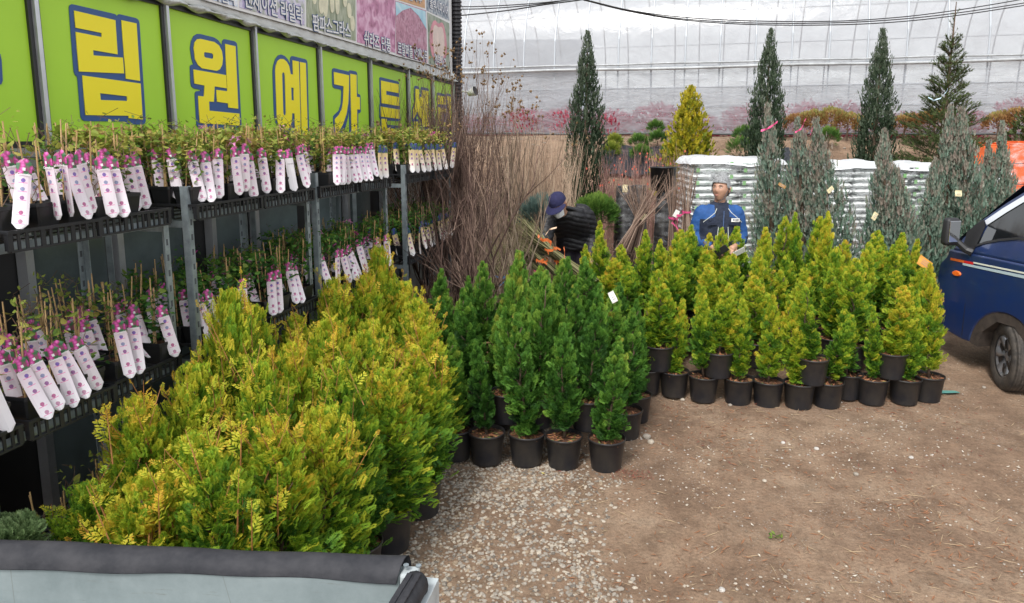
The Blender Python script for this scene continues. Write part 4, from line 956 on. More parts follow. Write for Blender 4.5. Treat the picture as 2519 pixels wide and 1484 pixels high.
for (ui, ti, k, org, s0, tl, t, nm) in slots:
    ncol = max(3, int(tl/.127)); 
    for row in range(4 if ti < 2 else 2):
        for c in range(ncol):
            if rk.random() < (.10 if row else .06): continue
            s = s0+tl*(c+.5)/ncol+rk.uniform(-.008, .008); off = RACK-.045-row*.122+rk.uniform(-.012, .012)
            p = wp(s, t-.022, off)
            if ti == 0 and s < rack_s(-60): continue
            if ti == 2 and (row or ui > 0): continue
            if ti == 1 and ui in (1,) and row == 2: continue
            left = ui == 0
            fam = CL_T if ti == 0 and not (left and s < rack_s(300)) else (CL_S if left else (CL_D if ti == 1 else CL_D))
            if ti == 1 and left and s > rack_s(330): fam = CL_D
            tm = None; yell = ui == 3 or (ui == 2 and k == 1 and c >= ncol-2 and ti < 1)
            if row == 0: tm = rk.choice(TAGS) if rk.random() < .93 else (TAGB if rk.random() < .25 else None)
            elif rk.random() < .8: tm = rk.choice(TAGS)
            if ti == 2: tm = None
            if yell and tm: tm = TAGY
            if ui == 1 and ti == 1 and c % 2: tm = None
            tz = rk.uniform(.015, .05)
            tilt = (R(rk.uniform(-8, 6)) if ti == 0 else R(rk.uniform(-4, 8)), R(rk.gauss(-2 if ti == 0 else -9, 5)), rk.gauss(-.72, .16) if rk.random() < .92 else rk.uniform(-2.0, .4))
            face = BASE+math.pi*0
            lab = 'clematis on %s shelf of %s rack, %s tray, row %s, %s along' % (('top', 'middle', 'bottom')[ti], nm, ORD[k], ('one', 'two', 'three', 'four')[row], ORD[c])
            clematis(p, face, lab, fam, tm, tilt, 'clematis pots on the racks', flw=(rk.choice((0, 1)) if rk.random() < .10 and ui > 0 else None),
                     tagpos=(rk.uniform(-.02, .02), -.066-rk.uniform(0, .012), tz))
# ================================================================ BLUE TRUCK ON THE RIGHT
navyp = mat('navy_car_paint', (.012, .035, .14), .28, .2, .6, col2=(.022, .04, .115), nscale=4, coat=.6)
rubber = mat('tyre_rubber', (.035, .032, .03), .8, noise=.4, nscale=10, bump=.3, col2=(.10, .085, .07))
rimm = mat('wheel_cover', (.33, .34, .36), .35, .5, noise=.25, nscale=8)
dkplast = mat('dark_plastic', (.02, .02, .022), .5)
chrome = mat('chrome', (.75, .76, .78), .12, 1)
wglass = mat('car_glass', (.01, .012, .014), .04, 0, 1.0)
T0 = Vector((4.534, 6.654, 0)); TF = Vector((-.156, .988, 0)).normalized(); TL = Vector((-TF.y, TF.x, 0))
MT = Matrix(((TF.x, TL.x, 0, T0.x), (TF.y, TL.y, 0, T0.y), (0, 0, 1, 0), (0, 0, 0, 1)))
truck = thing('truck', 'dark blue cab-over truck with silver side stripe and turned front wheel', 'truck'); truck.matrix_world = MT
def inset(h): return 0 if h < 1.2 else (h-1.2)/.8*.15
def slab(name, poly, m, y0=0., y1=-1.63, parent=truck, follow=False, bev=0, close=True):
    n = len(poly); V = []
    for side_, y in ((0, y0), (1, y1)):
        for s, h in poly: V.append((s, y-(inset(h) if follow else 0)*(1 if side_ == 0 else -1), h))
    F = [tuple(range(n)), tuple(range(2*n-1, n-1, -1))]+[(i, n+i, n+(i+1) % n, (i+1) % n) for i in range(n)]
    mb = MB(); mb.add(V, F); o = mb.build(name, m, parent); 
    if bev: bevel_mesh(o, bev, 3)
    return o
archp = [(.40*math.cos(R(a)), .34+.40*math.sin(R(a))) for a in range(5, 180, 12)]
low = [(.75, .40), (.85, .56), (.885, .72), (.905, .93), (.885, 1.06), (.80, 1.15), (.775, 1.225), (.3, 1.225), (-1.08, 1.225), (-1.08, .50), (-.48, .42)]+[(x, z) for x, z in archp[::-1]]+[(.41, .36), (.5, .36)]
slab('cab_body', low, navyp, bev=.02)
slab('cabin', [(.755, 1.222), (.524, 1.52), (.244, 1.745), (-.02, 1.93), (-.2, 1.985), (-.95, 1.99), (-1.06, 1.9), (-1.08, 1.222)], navyp, follow=True, bev=.025)
def on_side(pts, off): return [(s, off-inset(h), h) for s, h in pts]
def side_plate(name, pts, m, off=.003, th=.004, parent=truck, z=None):
    n = len(pts); a = on_side(pts, off); b = on_side(pts, off-th)
    mb = MB(); mb.add(a+b, [tuple(range(n)), tuple(range(2*n-1, n-1, -1))]+[(i, (i+1) % n, n+(i+1) % n, n+i) for i in range(n)]); return mb.build(name, m, parent)
win = side_plate('window', [(.45, 1.31), (.36, 1.36), (.2, 1.41), (0, 1.455), (-.3, 1.47), (-.75, 1.47), (-.78, 1.86), (-.2, 1.86), (-.02, 1.80), (.2, 1.66), (.36, 1.53)], wglass, .006)
side_plate('window_visor', [(.413, 1.555), (.25, 1.685), (.02, 1.845), (-.15, 1.905), (-.75, 1.915), (-.75, 1.86), (-.17, 1.855), (-.0, 1.79), (.2, 1.65), (.38, 1.51)], chrome, .016, .012)
side_plate('pillar_trim', [(.60, 1.24), (.47, 1.24), (.44, 1.32), (.40, 1.50), (.44, 1.56), (.52, 1.50), (.60, 1.42)], dkplast, .012, .01)
win2 = side_plate('belt_moulding', [(.47, 1.285), (.36, 1.335), (.2, 1.385), (0, 1.43), (-.75, 1.445), (-.75, 1.465), (0, 1.452), (.2, 1.408), (.36, 1.358), (.46, 1.31)], dkplast, .012, .008)
for pts in ([(.49, .40), (.497, .40), (.497, 1.22), (.49, 1.22)], [(-.80, .5), (-.793, .5), (-.793, 1.22), (-.80, 1.22)]): side_plate('door_gap', pts, dkplast, .0015, .002)
side_plate('stripe', [(.741, 1.118), (.56, 1.120), (.56, 1.144), (.741, 1.142)], mat('orange_stripe', (.8, .16, .03), .4), .004, .003)
side_plate('stripe', [(.56, 1.120), (.44, 1.122), (.44, 1.146), (.56, 1.144)], mat('red_stripe', (.6, .02, .02), .4), .004, .003)
side_plate('stripe', [(.44, 1.136), (-1.0, 1.150), (-1.0, 1.168), (.44, 1.150)], mat('cream_stripe', (.66, .68, .58), .4), .004, .003)
side_plate('stripe', [(.575, 1.096), (-1.0, 1.108), (-1.0, 1.143), (.575, 1.117)], mat('silver_stripe', (.42, .52, .55), .35), .004, .003)
mb = MB(); th = np.arange(14)*2*math.pi/14
mb.add([(.64+.05*math.cos(t), .014, 1.0+.022*math.sin(t)) for t in th]+[(.64+.058*math.cos(t), 0, 1.0+.028*math.sin(t)) for t in th], [tuple(range(14))]+[(i, (i+1) % 14, 14+(i+1) % 14, 14+i) for i in range(14)])
mb.build('indicator', mat('amber_lens', (.85, .16, .02), .2, coat=.5), truck)
mb = MB(); mb.box((.86, -.13, .97), (.1, .22, .2)); bevel_mesh(mb.build('headlight', mat('lamp_lens', (.55, .58, .6), .1, .3), truck), .03)
mb = MB(); mb.box((.86, -1.5, .97), (.1, .22, .2)); bevel_mesh(mb.build('headlight', MATS['lamp_lens'], truck), .03)
mb = MB(); mb.box((.82, -.815, .52), (.14, 1.6, .28)); bevel_mesh(mb.build('bumper', navyp, truck), .03)
mb = MB(); mb.add([(.745, -.06, 1.26), (.745, -1.57, 1.26), (.05, -1.48, 1.90), (.05, -.15, 1.90)], [(0, 1, 2, 3)]); o = mb.build('windscreen', wglass, truck); o.location = (.045, 0, .03)
# mirror
mb = MB(); mb.box((.60, .15, 1.43), (.10, .16, .27), taper=.9); mh = mb.build('mirror_housing', dkplast, truck, True); bevel_mesh(mh, .035, 4)
mb = MB(); mb.box((.546, .15, 1.435), (.006, .115, .205)); gl = mb.build('mirror_glass', mat('mirror', (.8, .82, .85), .03, 1), mh); bevel_mesh(gl, .002)
mb = MB(); mb.tube([(.57, .09, 1.33), (.52, .03, 1.26), (.48, -.01, 1.24)], [.03, .035, .04], 8); mb.build('mirror_arm', dkplast, truck)
mb = MB(); mb.tube([(.1, -.3, 1.945), (.35, -.35, 1.74), (.62, -.4, 1.5)], .008, 6); mb.build('wiper', dkplast, truck)
def wheel(x, y, steer):
    w_ = bpy.data.objects.new('wheel', None); COL.objects.link(w_); w_.parent = truck; w_.location = (x, y, .327); w_.rotation_euler = (0, 0, steer)
    mb = MB(); prof = [(.20, -.085), (.235, -.098), (.29, -.102), (.316, -.088), (.326, -.07)]
    for q in (-.062, -.03, .0, .03, .062): prof += [(.327, q-.012), (.327, q+.010), (.319, q+.013), (.319, q+.017)]
    prof += [(.326, .078), (.316, .088), (.29, .102), (.235, .098), (.20, .085)]
    mb.lathe(prof, 48); t = mb.build('tyre', rubber, w_, True); t.rotation_euler = (R(90), 0, 0)
    mb = MB(); mb.lathe([(.001, .05), (.035, .055), (.05, .045), (.06, .03), (.16, .055), (.185, .075), (.205, .082), (.203, .06), (.2, -.06)], 36)
    for k in range(6):
        a = k*math.pi/3; c, s_ = math.cos(a), math.sin(a)
        mb.add([(c*r_-s_*q, s_*r_+c*q, z) for r_, q, z in ((.05, -.03, .05), (.18, -.045, .082), (.18, .045, .082), (.05, .03, .05), (.05, -.03, .03), (.18, -.045, .05), (.18, .045, .05), (.05, .03, .03))],
               [(0, 1, 2, 3), (0, 4, 5, 1), (2, 6, 7, 3)])
    rr_ = mb.build('rim', rimm, w_, True); rr_.rotation_euler = (R(-90), 0, 0)
    mb = MB()
    for k in range(6):
        a = (k+.5)*math.pi/3; c, s_ = math.cos(a), math.sin(a)
        mb.add([(c*r_-s_*q, s_*r_+c*q, .062) for r_, q in ((.075, -.02), (.15, -.03), (.165, 0), (.15, .03), (.075, .02), (.065, 0))], [(0, 1, 2, 3, 4, 5)])
    h_ = mb.build('vent_holes', blackwall, w_); h_.rotation_euler = (R(-90), 0, 0); h_.location = (0, .005, 0)
    return w_
wheel(0, -.13, R(-24)); wheel(0, -1.50, R(-24)); wheel(-2.4, -.14, 0); wheel(-2.4, -1.50, 0)
mb = MB(); mb.box((-.02, -.815, .30), (.12, 1.3, .12)); mb.box((-1.6, -.815, .42), (3.6, .7, .14)); mb.build('chassis', dkplast, truck)
slab('wheel_arch_liner', [(x*1.0, z) for x, z in archp]+[(-.42, .36), (-.30, .34), (-.26, .5), (-.1, .64), (.1, .64), (.26, .5), (.30, .34), (.40, .36)][::1], mat('muddy_plastic', (.06, .045, .035), .9, noise=.5, nscale=14), -.01, -.4)
slab('cargo_bed', [(-1.15, .72), (-3.6, .72), (-3.6, 1.12), (-1.15, 1.12)], navyp, .03, -1.66, bev=.01)

# ================================================================ GREY TRUCK BED IN THE FOREGROUND
bedm = bpy.data.materials.new('worn_bed_paint'); bedm.use_nodes = True
def _bed():
    nt = bedm.node_tree; b = nt.nodes['Principled BSDF']; b.inputs['Roughness'].default_value = .5; b.inputs['Specular IOR Level'].default_value = .4
    tc = nt.nodes.new('ShaderNodeTexCoord'); cols = []
    n1 = nt.nodes.new('ShaderNodeTexNoise'); n1.inputs['Scale'].default_value = 3.5; n1.inputs['Detail'].default_value = 8; n1.inputs['Roughness'].default_value = .7; nt.links.new(tc.outputs['Object'], n1.inputs['Vector'])
    r1 = nt.nodes.new('ShaderNodeValToRGB'); e = r1.color_ramp.elements; e[0].position = .35; e[0].color = (.15, .185, .19, 1); e[1].position = .65; e[1].color = (.225, .265, .27, 1); nt.links.new(n1.outputs[0], r1.inputs[0])
    mp = nt.nodes.new('ShaderNodeMapping'); mp.inputs['Scale'].default_value = (3, 3, 26); mp.inputs['Rotation'].default_value = (0, .2, 0); nt.links.new(tc.outputs['Object'], mp.inputs[0])
    n2 = nt.nodes.new('ShaderNodeTexNoise'); n2.inputs['Scale'].default_value = 3; n2.inputs['Detail'].default_value = 9; n2.inputs['Roughness'].default_value = .75; nt.links.new(mp.outputs[0], n2.inputs['Vector'])
    r2 = nt.nodes.new('ShaderNodeValToRGB'); e = r2.color_ramp.elements; e[0].position = .60; e[0].color = (0, 0, 0, 1); e[1].position = .72; e[1].color = (1, 1, 1, 1); nt.links.new(n2.outputs[0], r2.inputs[0])
    mx = nt.nodes.new('ShaderNodeMixRGB'); nt.links.new(r2.outputs[0], mx.inputs[0]); nt.links.new(r1.outputs[0], mx.inputs[1]); mx.inputs[2].default_value = (.14, .15, .14, 1)
    wv = nt.nodes.new('ShaderNodeTexVoronoi'); wv.feature = 'DISTANCE_TO_EDGE'; wv.inputs['Scale'].default_value = 2.3; nt.links.new(tc.outputs['Object'], wv.inputs['Vector'])
    r3 = nt.nodes.new('ShaderNodeValToRGB'); e = r3.color_ramp.elements; e[0].position = .0; e[0].color = (.55, .55, .55, 1); e[1].position = .004; e[1].color = (0, 0, 0, 1); nt.links.new(wv.outputs['Distance'], r3.inputs[0])
    mx2 = nt.nodes.new('ShaderNodeMixRGB'); nt.links.new(r3.outputs[0], mx2.inputs[0]); nt.links.new(mx.outputs[0], mx2.inputs[1]); mx2.inputs[2].default_value = (.10, .10, .09, 1); nt.links.new(mx2.outputs[0], b.inputs['Base Color'])
_bed()
bed = thing('truck_bed', 'grey blue steel truck bed with black rubber pad over its side wall', 'truck bed', (-.9, 1.8, 0))
BA = at(-60, 1336, 2.02); BB = at(1012, 1364, 1.93)     # back edge of the pad
def vsub(a, b): return (a[0]-b[0], a[1]-b[1], a[2]-b[2])
ex = (BB-BA); ex.z = 0; LB = ex.length; ex.normalize(); ey = Vector((-ex.y, ex.x, 0))
MBED = Matrix(((ex.x, ey.x, 0, BB.x), (ex.y, ey.y, 0, BB.y), (0, 0, 1, 0), (0, 0, 0, 1)))
HB = BB.z
def bl(o): o.matrix_parent_inverse = Matrix.Translation((.9, -1.8, 0)); o.matrix_basis = MBED; return o
mb = MB(); nX = 70; xs = np.linspace(-LB-1.2, .0, nX)
prof = [(.012, -.10), (.010, -.03), (.0, -.004), (-.02, .004), (-.035, .004), (-.055, -.002), (-.070, -.014), (-.077, -.028), (-.079, -.041)]
V = []
for i, x in enumerate(xs):
    for j, (y, z) in enumerate(prof): 
        wv = .003*math.sin(x*5+j*.4)+.002*math.sin(x*17)
        V.append((x+(0.0 if i < nX-1 else -.028*j/8), y+wv*(j/8), z+HB*0+wv*.6-(.004*math.sin(x*3.1) if j == 8 else 0)))
k = len(prof); i = np.arange(nX-1)[:, None]*k; j = np.arange(k-1)[None, :]; F = np.stack([i+j, i+j+1, i+k+j+1, i+k+j], -1).reshape(-1, 4)
mb.add(V, F); mb.add([(a, b*.96, c-.004) for a, b, c in V], F[:, ::-1])
padm = mat('black_rubber_pad', (.045, .045, .05), .75, nscale=9, bump=.5, bscale=14, col2=(.022, .023, .028), spec=.3)
pad = bl(mb.build('rubber_pad', padm, bed, True)); pad.matrix_basis = MBED @ Matrix.Translation((0, 0, HB))
mb = MB(); mb.box((-LB/2-.62, -.045, HB-.32), (LB+1.2, .05, .60)); mb.box((-LB/2-.62, -.074, HB-.60), (LB+1.15, .01, .03)); sp = bl(mb.build('side_wall', bedm, bed)); bevel_mesh(sp, .006)
mb = MB(); mb.box((.004, -.045, HB-.045), (.05, .05, .05)); mb.box((.022, -.03, HB-.3), (.03, .07, .46)); pb = bl(mb.build('corner_bracket', mat('white_painted_steel', (.48, .53, .54), .4, noise=.35, nscale=12), bed)); bevel_mesh(pb, .008)
mb = MB()
for q in (-.015, .02): mb.lathe([(0, .0), (.008, 0), (.008, .005), (0, .006)], 8, (q+.01, -.05, HB-.005))
bl(mb.build('rivet', galv, bed))
E1 = at(1022, 1412, 1.86); E2 = at(945, 1540, 1.62)
mb = MB(); d = (E2-E1); pts = [E1-d*.06+Vector((0, 0, -.03)), E1+Vector((0, 0, .0)), E1+d*.5, E2, E2+d*1.5]
for p_ in pts: pass
mb.tube([Vector(p_)+Vector((0, 0, -.03)) for p_ in pts], [.028, .036, .036, .036, .036], 12)
tg = mb.build('tailgate_edge_pad', padm, bed, True); tg.matrix_parent_inverse = Matrix.Translation((.9, -1.8, 0))
mb = MB()
for q in range(6):
    for w2 in (-.012, .012):
        c = E1+d*(.12+.16*q)+Vector((w2, 0, .0045)); mb.box(c, (.014, .035, .008), Matrix.Rotation(math.atan2(d.y, d.x)-math.pi/2, 4, 'Z'))
t2 = mb.build('tread_lug', padm, bed); t2.matrix_parent_inverse = Matrix.Translation((.9, -1.8, 0)); t2['kind'] = 'stuff'
mb = MB(); c = E1+d*.8; mb.box(c+Vector((.02, .0, -.33)), (.045, d.length*2.2, .52), Matrix.Rotation(math.atan2(d.y, d.x)-math.pi/2, 4, 'Z')); t3 = mb.build('tailgate', MATS['white_painted_steel'], bed); t3.matrix_parent_inverse = Matrix.Translation((.9, -1.8, 0))
mb = MB(); mb.add([MBED @ Vector((x, y, HB-.62)) for x, y in ((-LB-1.2, -.03), (.02, -.03), (-.25, -1.5), (-LB-1.2, -1.5))], [(0, 1, 2, 3)]); t4 = mb.build('bed_floor', bedm, bed); t4.matrix_parent_inverse = Matrix.Translation((.9, -1.8, 0))

# ================================================================ TREES AND SHRUBS BEHIND
def column_tree(name, lab, u, vtop, Y, R0, fam_mat, seed, tb=.1, tt=.6, n=170, per=16, size=.13, prof=None, base=.05, elev0=60, elev1=86, fr=F_JUN, group=None, lean=0, tiltx=0):
    top = at(u, vtop, Y); z0 = gz(Y)-.01; H = top.z-z0
    root = thing(name, lab, 'tree', (top.x-lean*H, Y, z0), 0, group)
    pr = prof or (lambda t: np.interp(t, [0, .08, .3, .6, .85, .95, 1], [.75, .95, 1, .72, .36, .16, .04]))
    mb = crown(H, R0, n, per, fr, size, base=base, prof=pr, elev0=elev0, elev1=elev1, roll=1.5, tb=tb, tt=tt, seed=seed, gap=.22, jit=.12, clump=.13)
    c = mb.build('crown', fam_mat, root); c.rotation_euler = (tiltx, math.atan(lean), 0)
    mb = MB(); mb.tube([(0, 0, 0), (0, 0, H*.5), (0, 0, H*.9)], [.035, .025, .008], 8); t = mb.build('trunk', bark, root); t.rotation_euler = c.rotation_euler
    return root
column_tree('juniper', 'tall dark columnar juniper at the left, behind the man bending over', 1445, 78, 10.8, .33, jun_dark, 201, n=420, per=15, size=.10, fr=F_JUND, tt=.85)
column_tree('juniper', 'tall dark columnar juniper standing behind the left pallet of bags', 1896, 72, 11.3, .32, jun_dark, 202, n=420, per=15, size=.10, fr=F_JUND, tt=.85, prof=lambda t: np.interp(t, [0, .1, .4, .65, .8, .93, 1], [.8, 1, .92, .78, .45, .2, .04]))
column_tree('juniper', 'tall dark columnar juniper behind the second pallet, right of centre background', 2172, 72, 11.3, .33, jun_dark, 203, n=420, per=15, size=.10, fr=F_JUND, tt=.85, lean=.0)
F_PUFF = frond(5, 1, .5, 38, .0, .13)
goldcon = leaf_mat('golden_cypress', [(0, (.06, .11, .012)), (.35, (.19, .22, .015)), (.65, (.42, .37, .02)), (1, (.62, .45, .03))], .25, rand=.05, big=5, bigamt=.18)
column_tree('golden_cypress', 'golden yellow cone shaped cypress with clumpy foliage on the bank', 1698, 213, 11.9, .51, goldcon, 204, tb=.2, tt=.6, n=260, per=11, size=.115, fr=F_PUFF, elev0=35, elev1=80, base=.02,
            prof=lambda t: np.interp(t, [0, .1, .3, .6, .85, 1], [.9, 1, .9, .62, .3, .04]))
tied = [(1888, 255, 1893, 8.9, .20, 'grey green juniper with pink ribbon, tied up against the left pallet', 301, .0), (1962, 290, 1972, 8.75, .24, 'grey green juniper right of the left pallet, narrow double tip', 302, .0), (2004, 285, 2035, 8.6, .27, 'broad grey green juniper leaning left, paper tag at its middle', 303, -.11),
        (2173, 318, 2178, 8.7, .22, 'grey brown juniper in front of the second pallet, lone thin tip', 304, 0), (2205, 415, 2225, 8.6, .24, 'lower juniper leaning left beside the grey brown juniper', 305, -.12),
        (2338, 262, 2325, 8.9, .26, 'tall grey green juniper near the truck, left of two tips', 306, .03), (2364, 262, 2372, 8.8, .27, 'tall grey green juniper near the truck, with yellow tag, right tip', 307, -.02), (2296, 400, 2290, 8.7, .16, 'short thin juniper between the bag pallets and tall pair', 308, 0),
        (2432, 350, 2425, 8.9, .16, 'slim grey juniper left of the rightmost, before orange crates', 309, 0), (2464, 300, 2462, 8.9, .18, 'rightmost grey juniper in front of the orange crates', 310, 0)]
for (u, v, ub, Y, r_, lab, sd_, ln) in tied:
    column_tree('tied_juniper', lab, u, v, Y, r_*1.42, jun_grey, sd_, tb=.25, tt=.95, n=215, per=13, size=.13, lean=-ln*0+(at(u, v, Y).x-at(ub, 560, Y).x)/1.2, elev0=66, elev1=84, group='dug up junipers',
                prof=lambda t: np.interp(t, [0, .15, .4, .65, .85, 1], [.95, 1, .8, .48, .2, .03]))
# spruce
def needle_branch(L, rs, mb, p, yaw, el, mi=0, dens=110):
    n = int(L*dens*1.6); t = rs.uniform(0, 1, n); d = np.array([math.cos(yaw)*math.cos(el), math.sin(yaw)*math.cos(el), math.sin(el)])
    P = np.array(p)+d*(t*L)[:, None]; q = rs.normal(0, 1, (n, 3)); q -= (q@d)[:, None]*d; q /= np.linalg.norm(q, axis=1)[:, None]+1e-9
    dirn = d*.75+q*.75; ln = rs.uniform(.022, .038, n)[:, None]; sd_ = np.cross(dirn, q)*.2*ln
    V = np.stack([P-sd_, P+sd_, P+dirn*ln], 1).reshape(-1, 3); F = np.arange(3*n).reshape(-1, 3)
    mb.add(V, F, mi, np.repeat(rs.uniform(.2, .8, n), 3))
def spruce(name, lab, u, vt, Y, R0, sd_, Hm=None):
    rs = np.random.default_rng(sd_); top = at(u, vt, Y); z0 = gz(Y); H = top.z-z0; root = thing(name, lab, 'tree', (top.x, Y, z0)); mb = MB(); tw = MB()
    tw.tube([(0, 0, 0), (0, 0, H*.6), (.01, 0, H)], [.04, .022, .006], 8)
    nl = 18
    for i in range(nl):
        t = i/nl; z = H*(.06+.80*t**.95); Lb = R0*(1.02-t)**1.15+.07
        for j in range(8):
            a = j*math.pi/4+rs.uniform(-.3, .3)+i; el = R(8+38*t)+rs.normal(0, .12); L = Lb*rs.uniform(.75, 1.1)
            p = np.array([0, 0, z+rs.normal(0, .03)]); d = np.array([math.cos(a)*math.cos(el), math.sin(a)*math.cos(el), math.sin(el)])
            tw.tube([p, p+d*L*.5, p+d*L+[0, 0, .08*L]], [.009, .006, .002], 4)
            needle_branch(L, rs, mb, p, a, el)
            for q in range(int(5+L*13)):
                s_ = rs.uniform(.2, .95); needle_branch(L*(1-s_)*.5+.07, rs, mb, p+d*L*s_, a+rs.choice([-1, 1])*R(42)+rs.normal(0, .15), el+rs.normal(.15, .18))
    for q in range(5): needle_branch(.12, rs, mb, (0, 0, H*(.86+.02*q)), q*1.3, 1.0)
    mb.build('crown', leaf_mat('spruce_needles', [(0, (.022, .04, .012)), (.5, (.055, .085, .022)), (1, (.12, .14, .05))], .1, rand=.1), root); tw.build('trunk', bark, root); return root
spruce('spruce', 'dark spruce with open branches and long bare leader at upper right', 2350, 5, 10.6, 1.0, 5)
column_tree('spruce', 'dark low conifer at far right edge behind the orange crates', 2525, 265, 11.2, .5, MATS['spruce_needles'], 55, n=90, per=12, size=.12, elev0=10, elev1=60, fr=F_PUFF)
# small pines and mounds
def ball(name, lab, u, v, Y, r_, m, sd_, cat='shrub', flat=1.0, size=.07, n=110, per=9, el=(0, 85), z=None, fr=None, tt=.8, group=None):
    p = at(u, v, Y); root = thing(name, lab, cat, (p.x, Y, gz(Y)), 0, group); zc = p.z-gz(Y); rs = np.random.default_rng(sd_); mb = MB(); k = n*per
    d = rs.normal(0, 1, (k, 3)); d[:, 2] = np.where(d[:, 2] < -.4, -d[:, 2], d[:, 2]); d /= np.linalg.norm(d, axis=1)[:, None]
    cl = rs.normal(0, 1, (n, 3)); cl /= np.linalg.norm(cl, axis=1)[:, None]; sh = .82+.25*rs.uniform(0, 1, n)
    near = np.argmax(d@cl.T, axis=1); rad = r_*sh[near]*rs.uniform(.72, 1, k)
    P = d*rad[:, None]*[1, 1, flat]+[0, 0, zc]
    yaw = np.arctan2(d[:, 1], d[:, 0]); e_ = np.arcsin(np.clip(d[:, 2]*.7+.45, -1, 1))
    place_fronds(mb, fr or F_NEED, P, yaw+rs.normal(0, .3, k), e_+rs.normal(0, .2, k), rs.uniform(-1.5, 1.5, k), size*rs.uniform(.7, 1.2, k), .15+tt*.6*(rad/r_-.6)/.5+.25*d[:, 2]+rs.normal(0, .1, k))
    mb.build('foliage', m, root); tb_ = MB(); tb_.tube([(0, 0, 0), (0, 0, max(.05, zc))], [.02, .012], 6); tb_.build('stem', bark, root); return root
F_NEED = frond(6, 0, .75, 22, .0, .022)
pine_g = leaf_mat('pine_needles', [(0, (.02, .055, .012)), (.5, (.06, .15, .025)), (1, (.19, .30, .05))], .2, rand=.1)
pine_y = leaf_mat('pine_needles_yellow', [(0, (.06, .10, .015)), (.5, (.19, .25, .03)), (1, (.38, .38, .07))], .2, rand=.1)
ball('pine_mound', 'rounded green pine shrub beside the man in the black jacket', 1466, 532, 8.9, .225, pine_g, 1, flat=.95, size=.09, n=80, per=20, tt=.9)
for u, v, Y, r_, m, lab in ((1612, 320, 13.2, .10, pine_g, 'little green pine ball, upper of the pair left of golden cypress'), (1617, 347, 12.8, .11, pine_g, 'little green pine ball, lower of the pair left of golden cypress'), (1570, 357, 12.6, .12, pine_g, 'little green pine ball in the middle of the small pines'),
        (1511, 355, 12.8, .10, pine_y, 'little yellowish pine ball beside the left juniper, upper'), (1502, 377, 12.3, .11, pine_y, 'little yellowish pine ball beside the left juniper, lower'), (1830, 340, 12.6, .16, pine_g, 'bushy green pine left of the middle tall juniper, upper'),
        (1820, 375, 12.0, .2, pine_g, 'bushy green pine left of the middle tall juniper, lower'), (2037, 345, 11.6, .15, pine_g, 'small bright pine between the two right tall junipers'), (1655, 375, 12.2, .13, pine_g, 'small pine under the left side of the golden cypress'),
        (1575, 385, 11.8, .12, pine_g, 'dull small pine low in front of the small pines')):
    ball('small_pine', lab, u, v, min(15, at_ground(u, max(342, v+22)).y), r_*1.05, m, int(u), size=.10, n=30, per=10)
ball('juniper_mat', 'low grey green creeping juniper at the bottom left corner by the truck bed', 12, 1328, 2.5, .09, leaf_mat('creeping_juniper', [(0, (.05, .09, .03)), (.5, (.13, .22, .08)), (1, (.26, .36, .16))], .15, rand=.1), 77, flat=.45, size=.05, n=60, per=16, fr=F_LO)
# bare twiggy shrubs
def grow(mb, rs, p, d, L, r_, lvl, kids, up=.25, wig=.16, ends=None, segs=4, mi=0):
    pts = [np.array(p, float)]; d = np.array(d, float)
    for i in range(segs):
        d = d+rs.normal(0, wig, 3)*[1, 1, .5]+[0, 0, up*.25]; d /= np.linalg.norm(d); pts.append(pts[-1]+d*L/segs)
    mb.tube(pts, np.linspace(r_, r_*.45, segs+1), 5 if r_ > .008 else 3, mi, False, float(np.clip(rs.normal(.5, .28), 0, 1)))
    if lvl <= 0:
        if ends is not None: ends.append(pts[-1])
        return
    for k in range(kids[0]):
        t = rs.uniform(.25, 1); i = min(segs-1, int(t*segs)); q = pts[i]+(pts[i+1]-pts[i])*(t*segs-i)
        side_ = rs.normal(0, 1, 3); side_ -= side_@d*d; side_ /= np.linalg.norm(side_)+1e-9
        nd = d*.8+side_*rs.uniform(.25, .6); nd[2] += up*.6; nd /= np.linalg.norm(nd)
        grow(mb, rs, q, nd, L*rs.uniform(.45, .75), max(.0011, r_*.5), lvl-1, kids[1:], up, wig, ends, segs, mi)
twig = leaf_mat('grey_brown_twig', [(0, (.03, .018, .016)), (.5, (.11, .068, .055)), (1, (.28, .195, .15))], 0, .85, 0, bigamt=.05)
twig2 = leaf_mat('brown_twig', [(0, (.05, .035, .025)), (.5, (.16, .115, .08)), (1, (.33, .26, .19))], 0, .85, 0, bigamt=.05)
seed = mat('dry_seed_head', (.24, .15, .07), .85, noise=.5, nscale=20)
def bare_shrub(name, lab, X, Y, trunks, Ltop, kids, sd_, m=twig, heads=0, r0=.02, up=.35, spread=.25, hsize=.014, wig=.15, z0=None):
    rs = np.random.default_rng(sd_); z0 = gz(Y) if z0 is None else z0; root = thing(name, lab, 'bare shrub', (X, Y, z0)); mb = MB(); ends = []
    for (dx, dy, ln_, L, r_) in trunks: grow(mb, rs, (dx, dy, 0), (ln_, rs.normal(0, .12), 1), L, r_, len(kids), kids, up, wig, ends)
    mb.build('branches', m, root)
    if heads:
        mh = MB(); E = np.array(ends); E = E[np.argsort(-E[:, 2])][:int(len(E)*heads)]
        for e in E:
            for q in range(rs.integers(1, 4)):
                c = e+rs.normal(0, .018, 3); s_ = hsize*rs.uniform(.6, 1.2); V = c+rs.normal(0, .25, (6, 3))*s_+np.array([(1, 0, 0), (-1, 0, 0), (0, 1, 0), (0, -1, 0), (0, 0, 1.2), (0, 0, -1.2)])*s_
                mh.add(V, np.array([(0, 2, 4), (2, 1, 4), (1, 3, 4), (3, 0, 4), (2, 0, 5), (1, 2, 5), (3, 1, 5), (0, 3, 5)]))
        mh.build('seed_heads', seed, root)['kind'] = 'stuff'
    return root
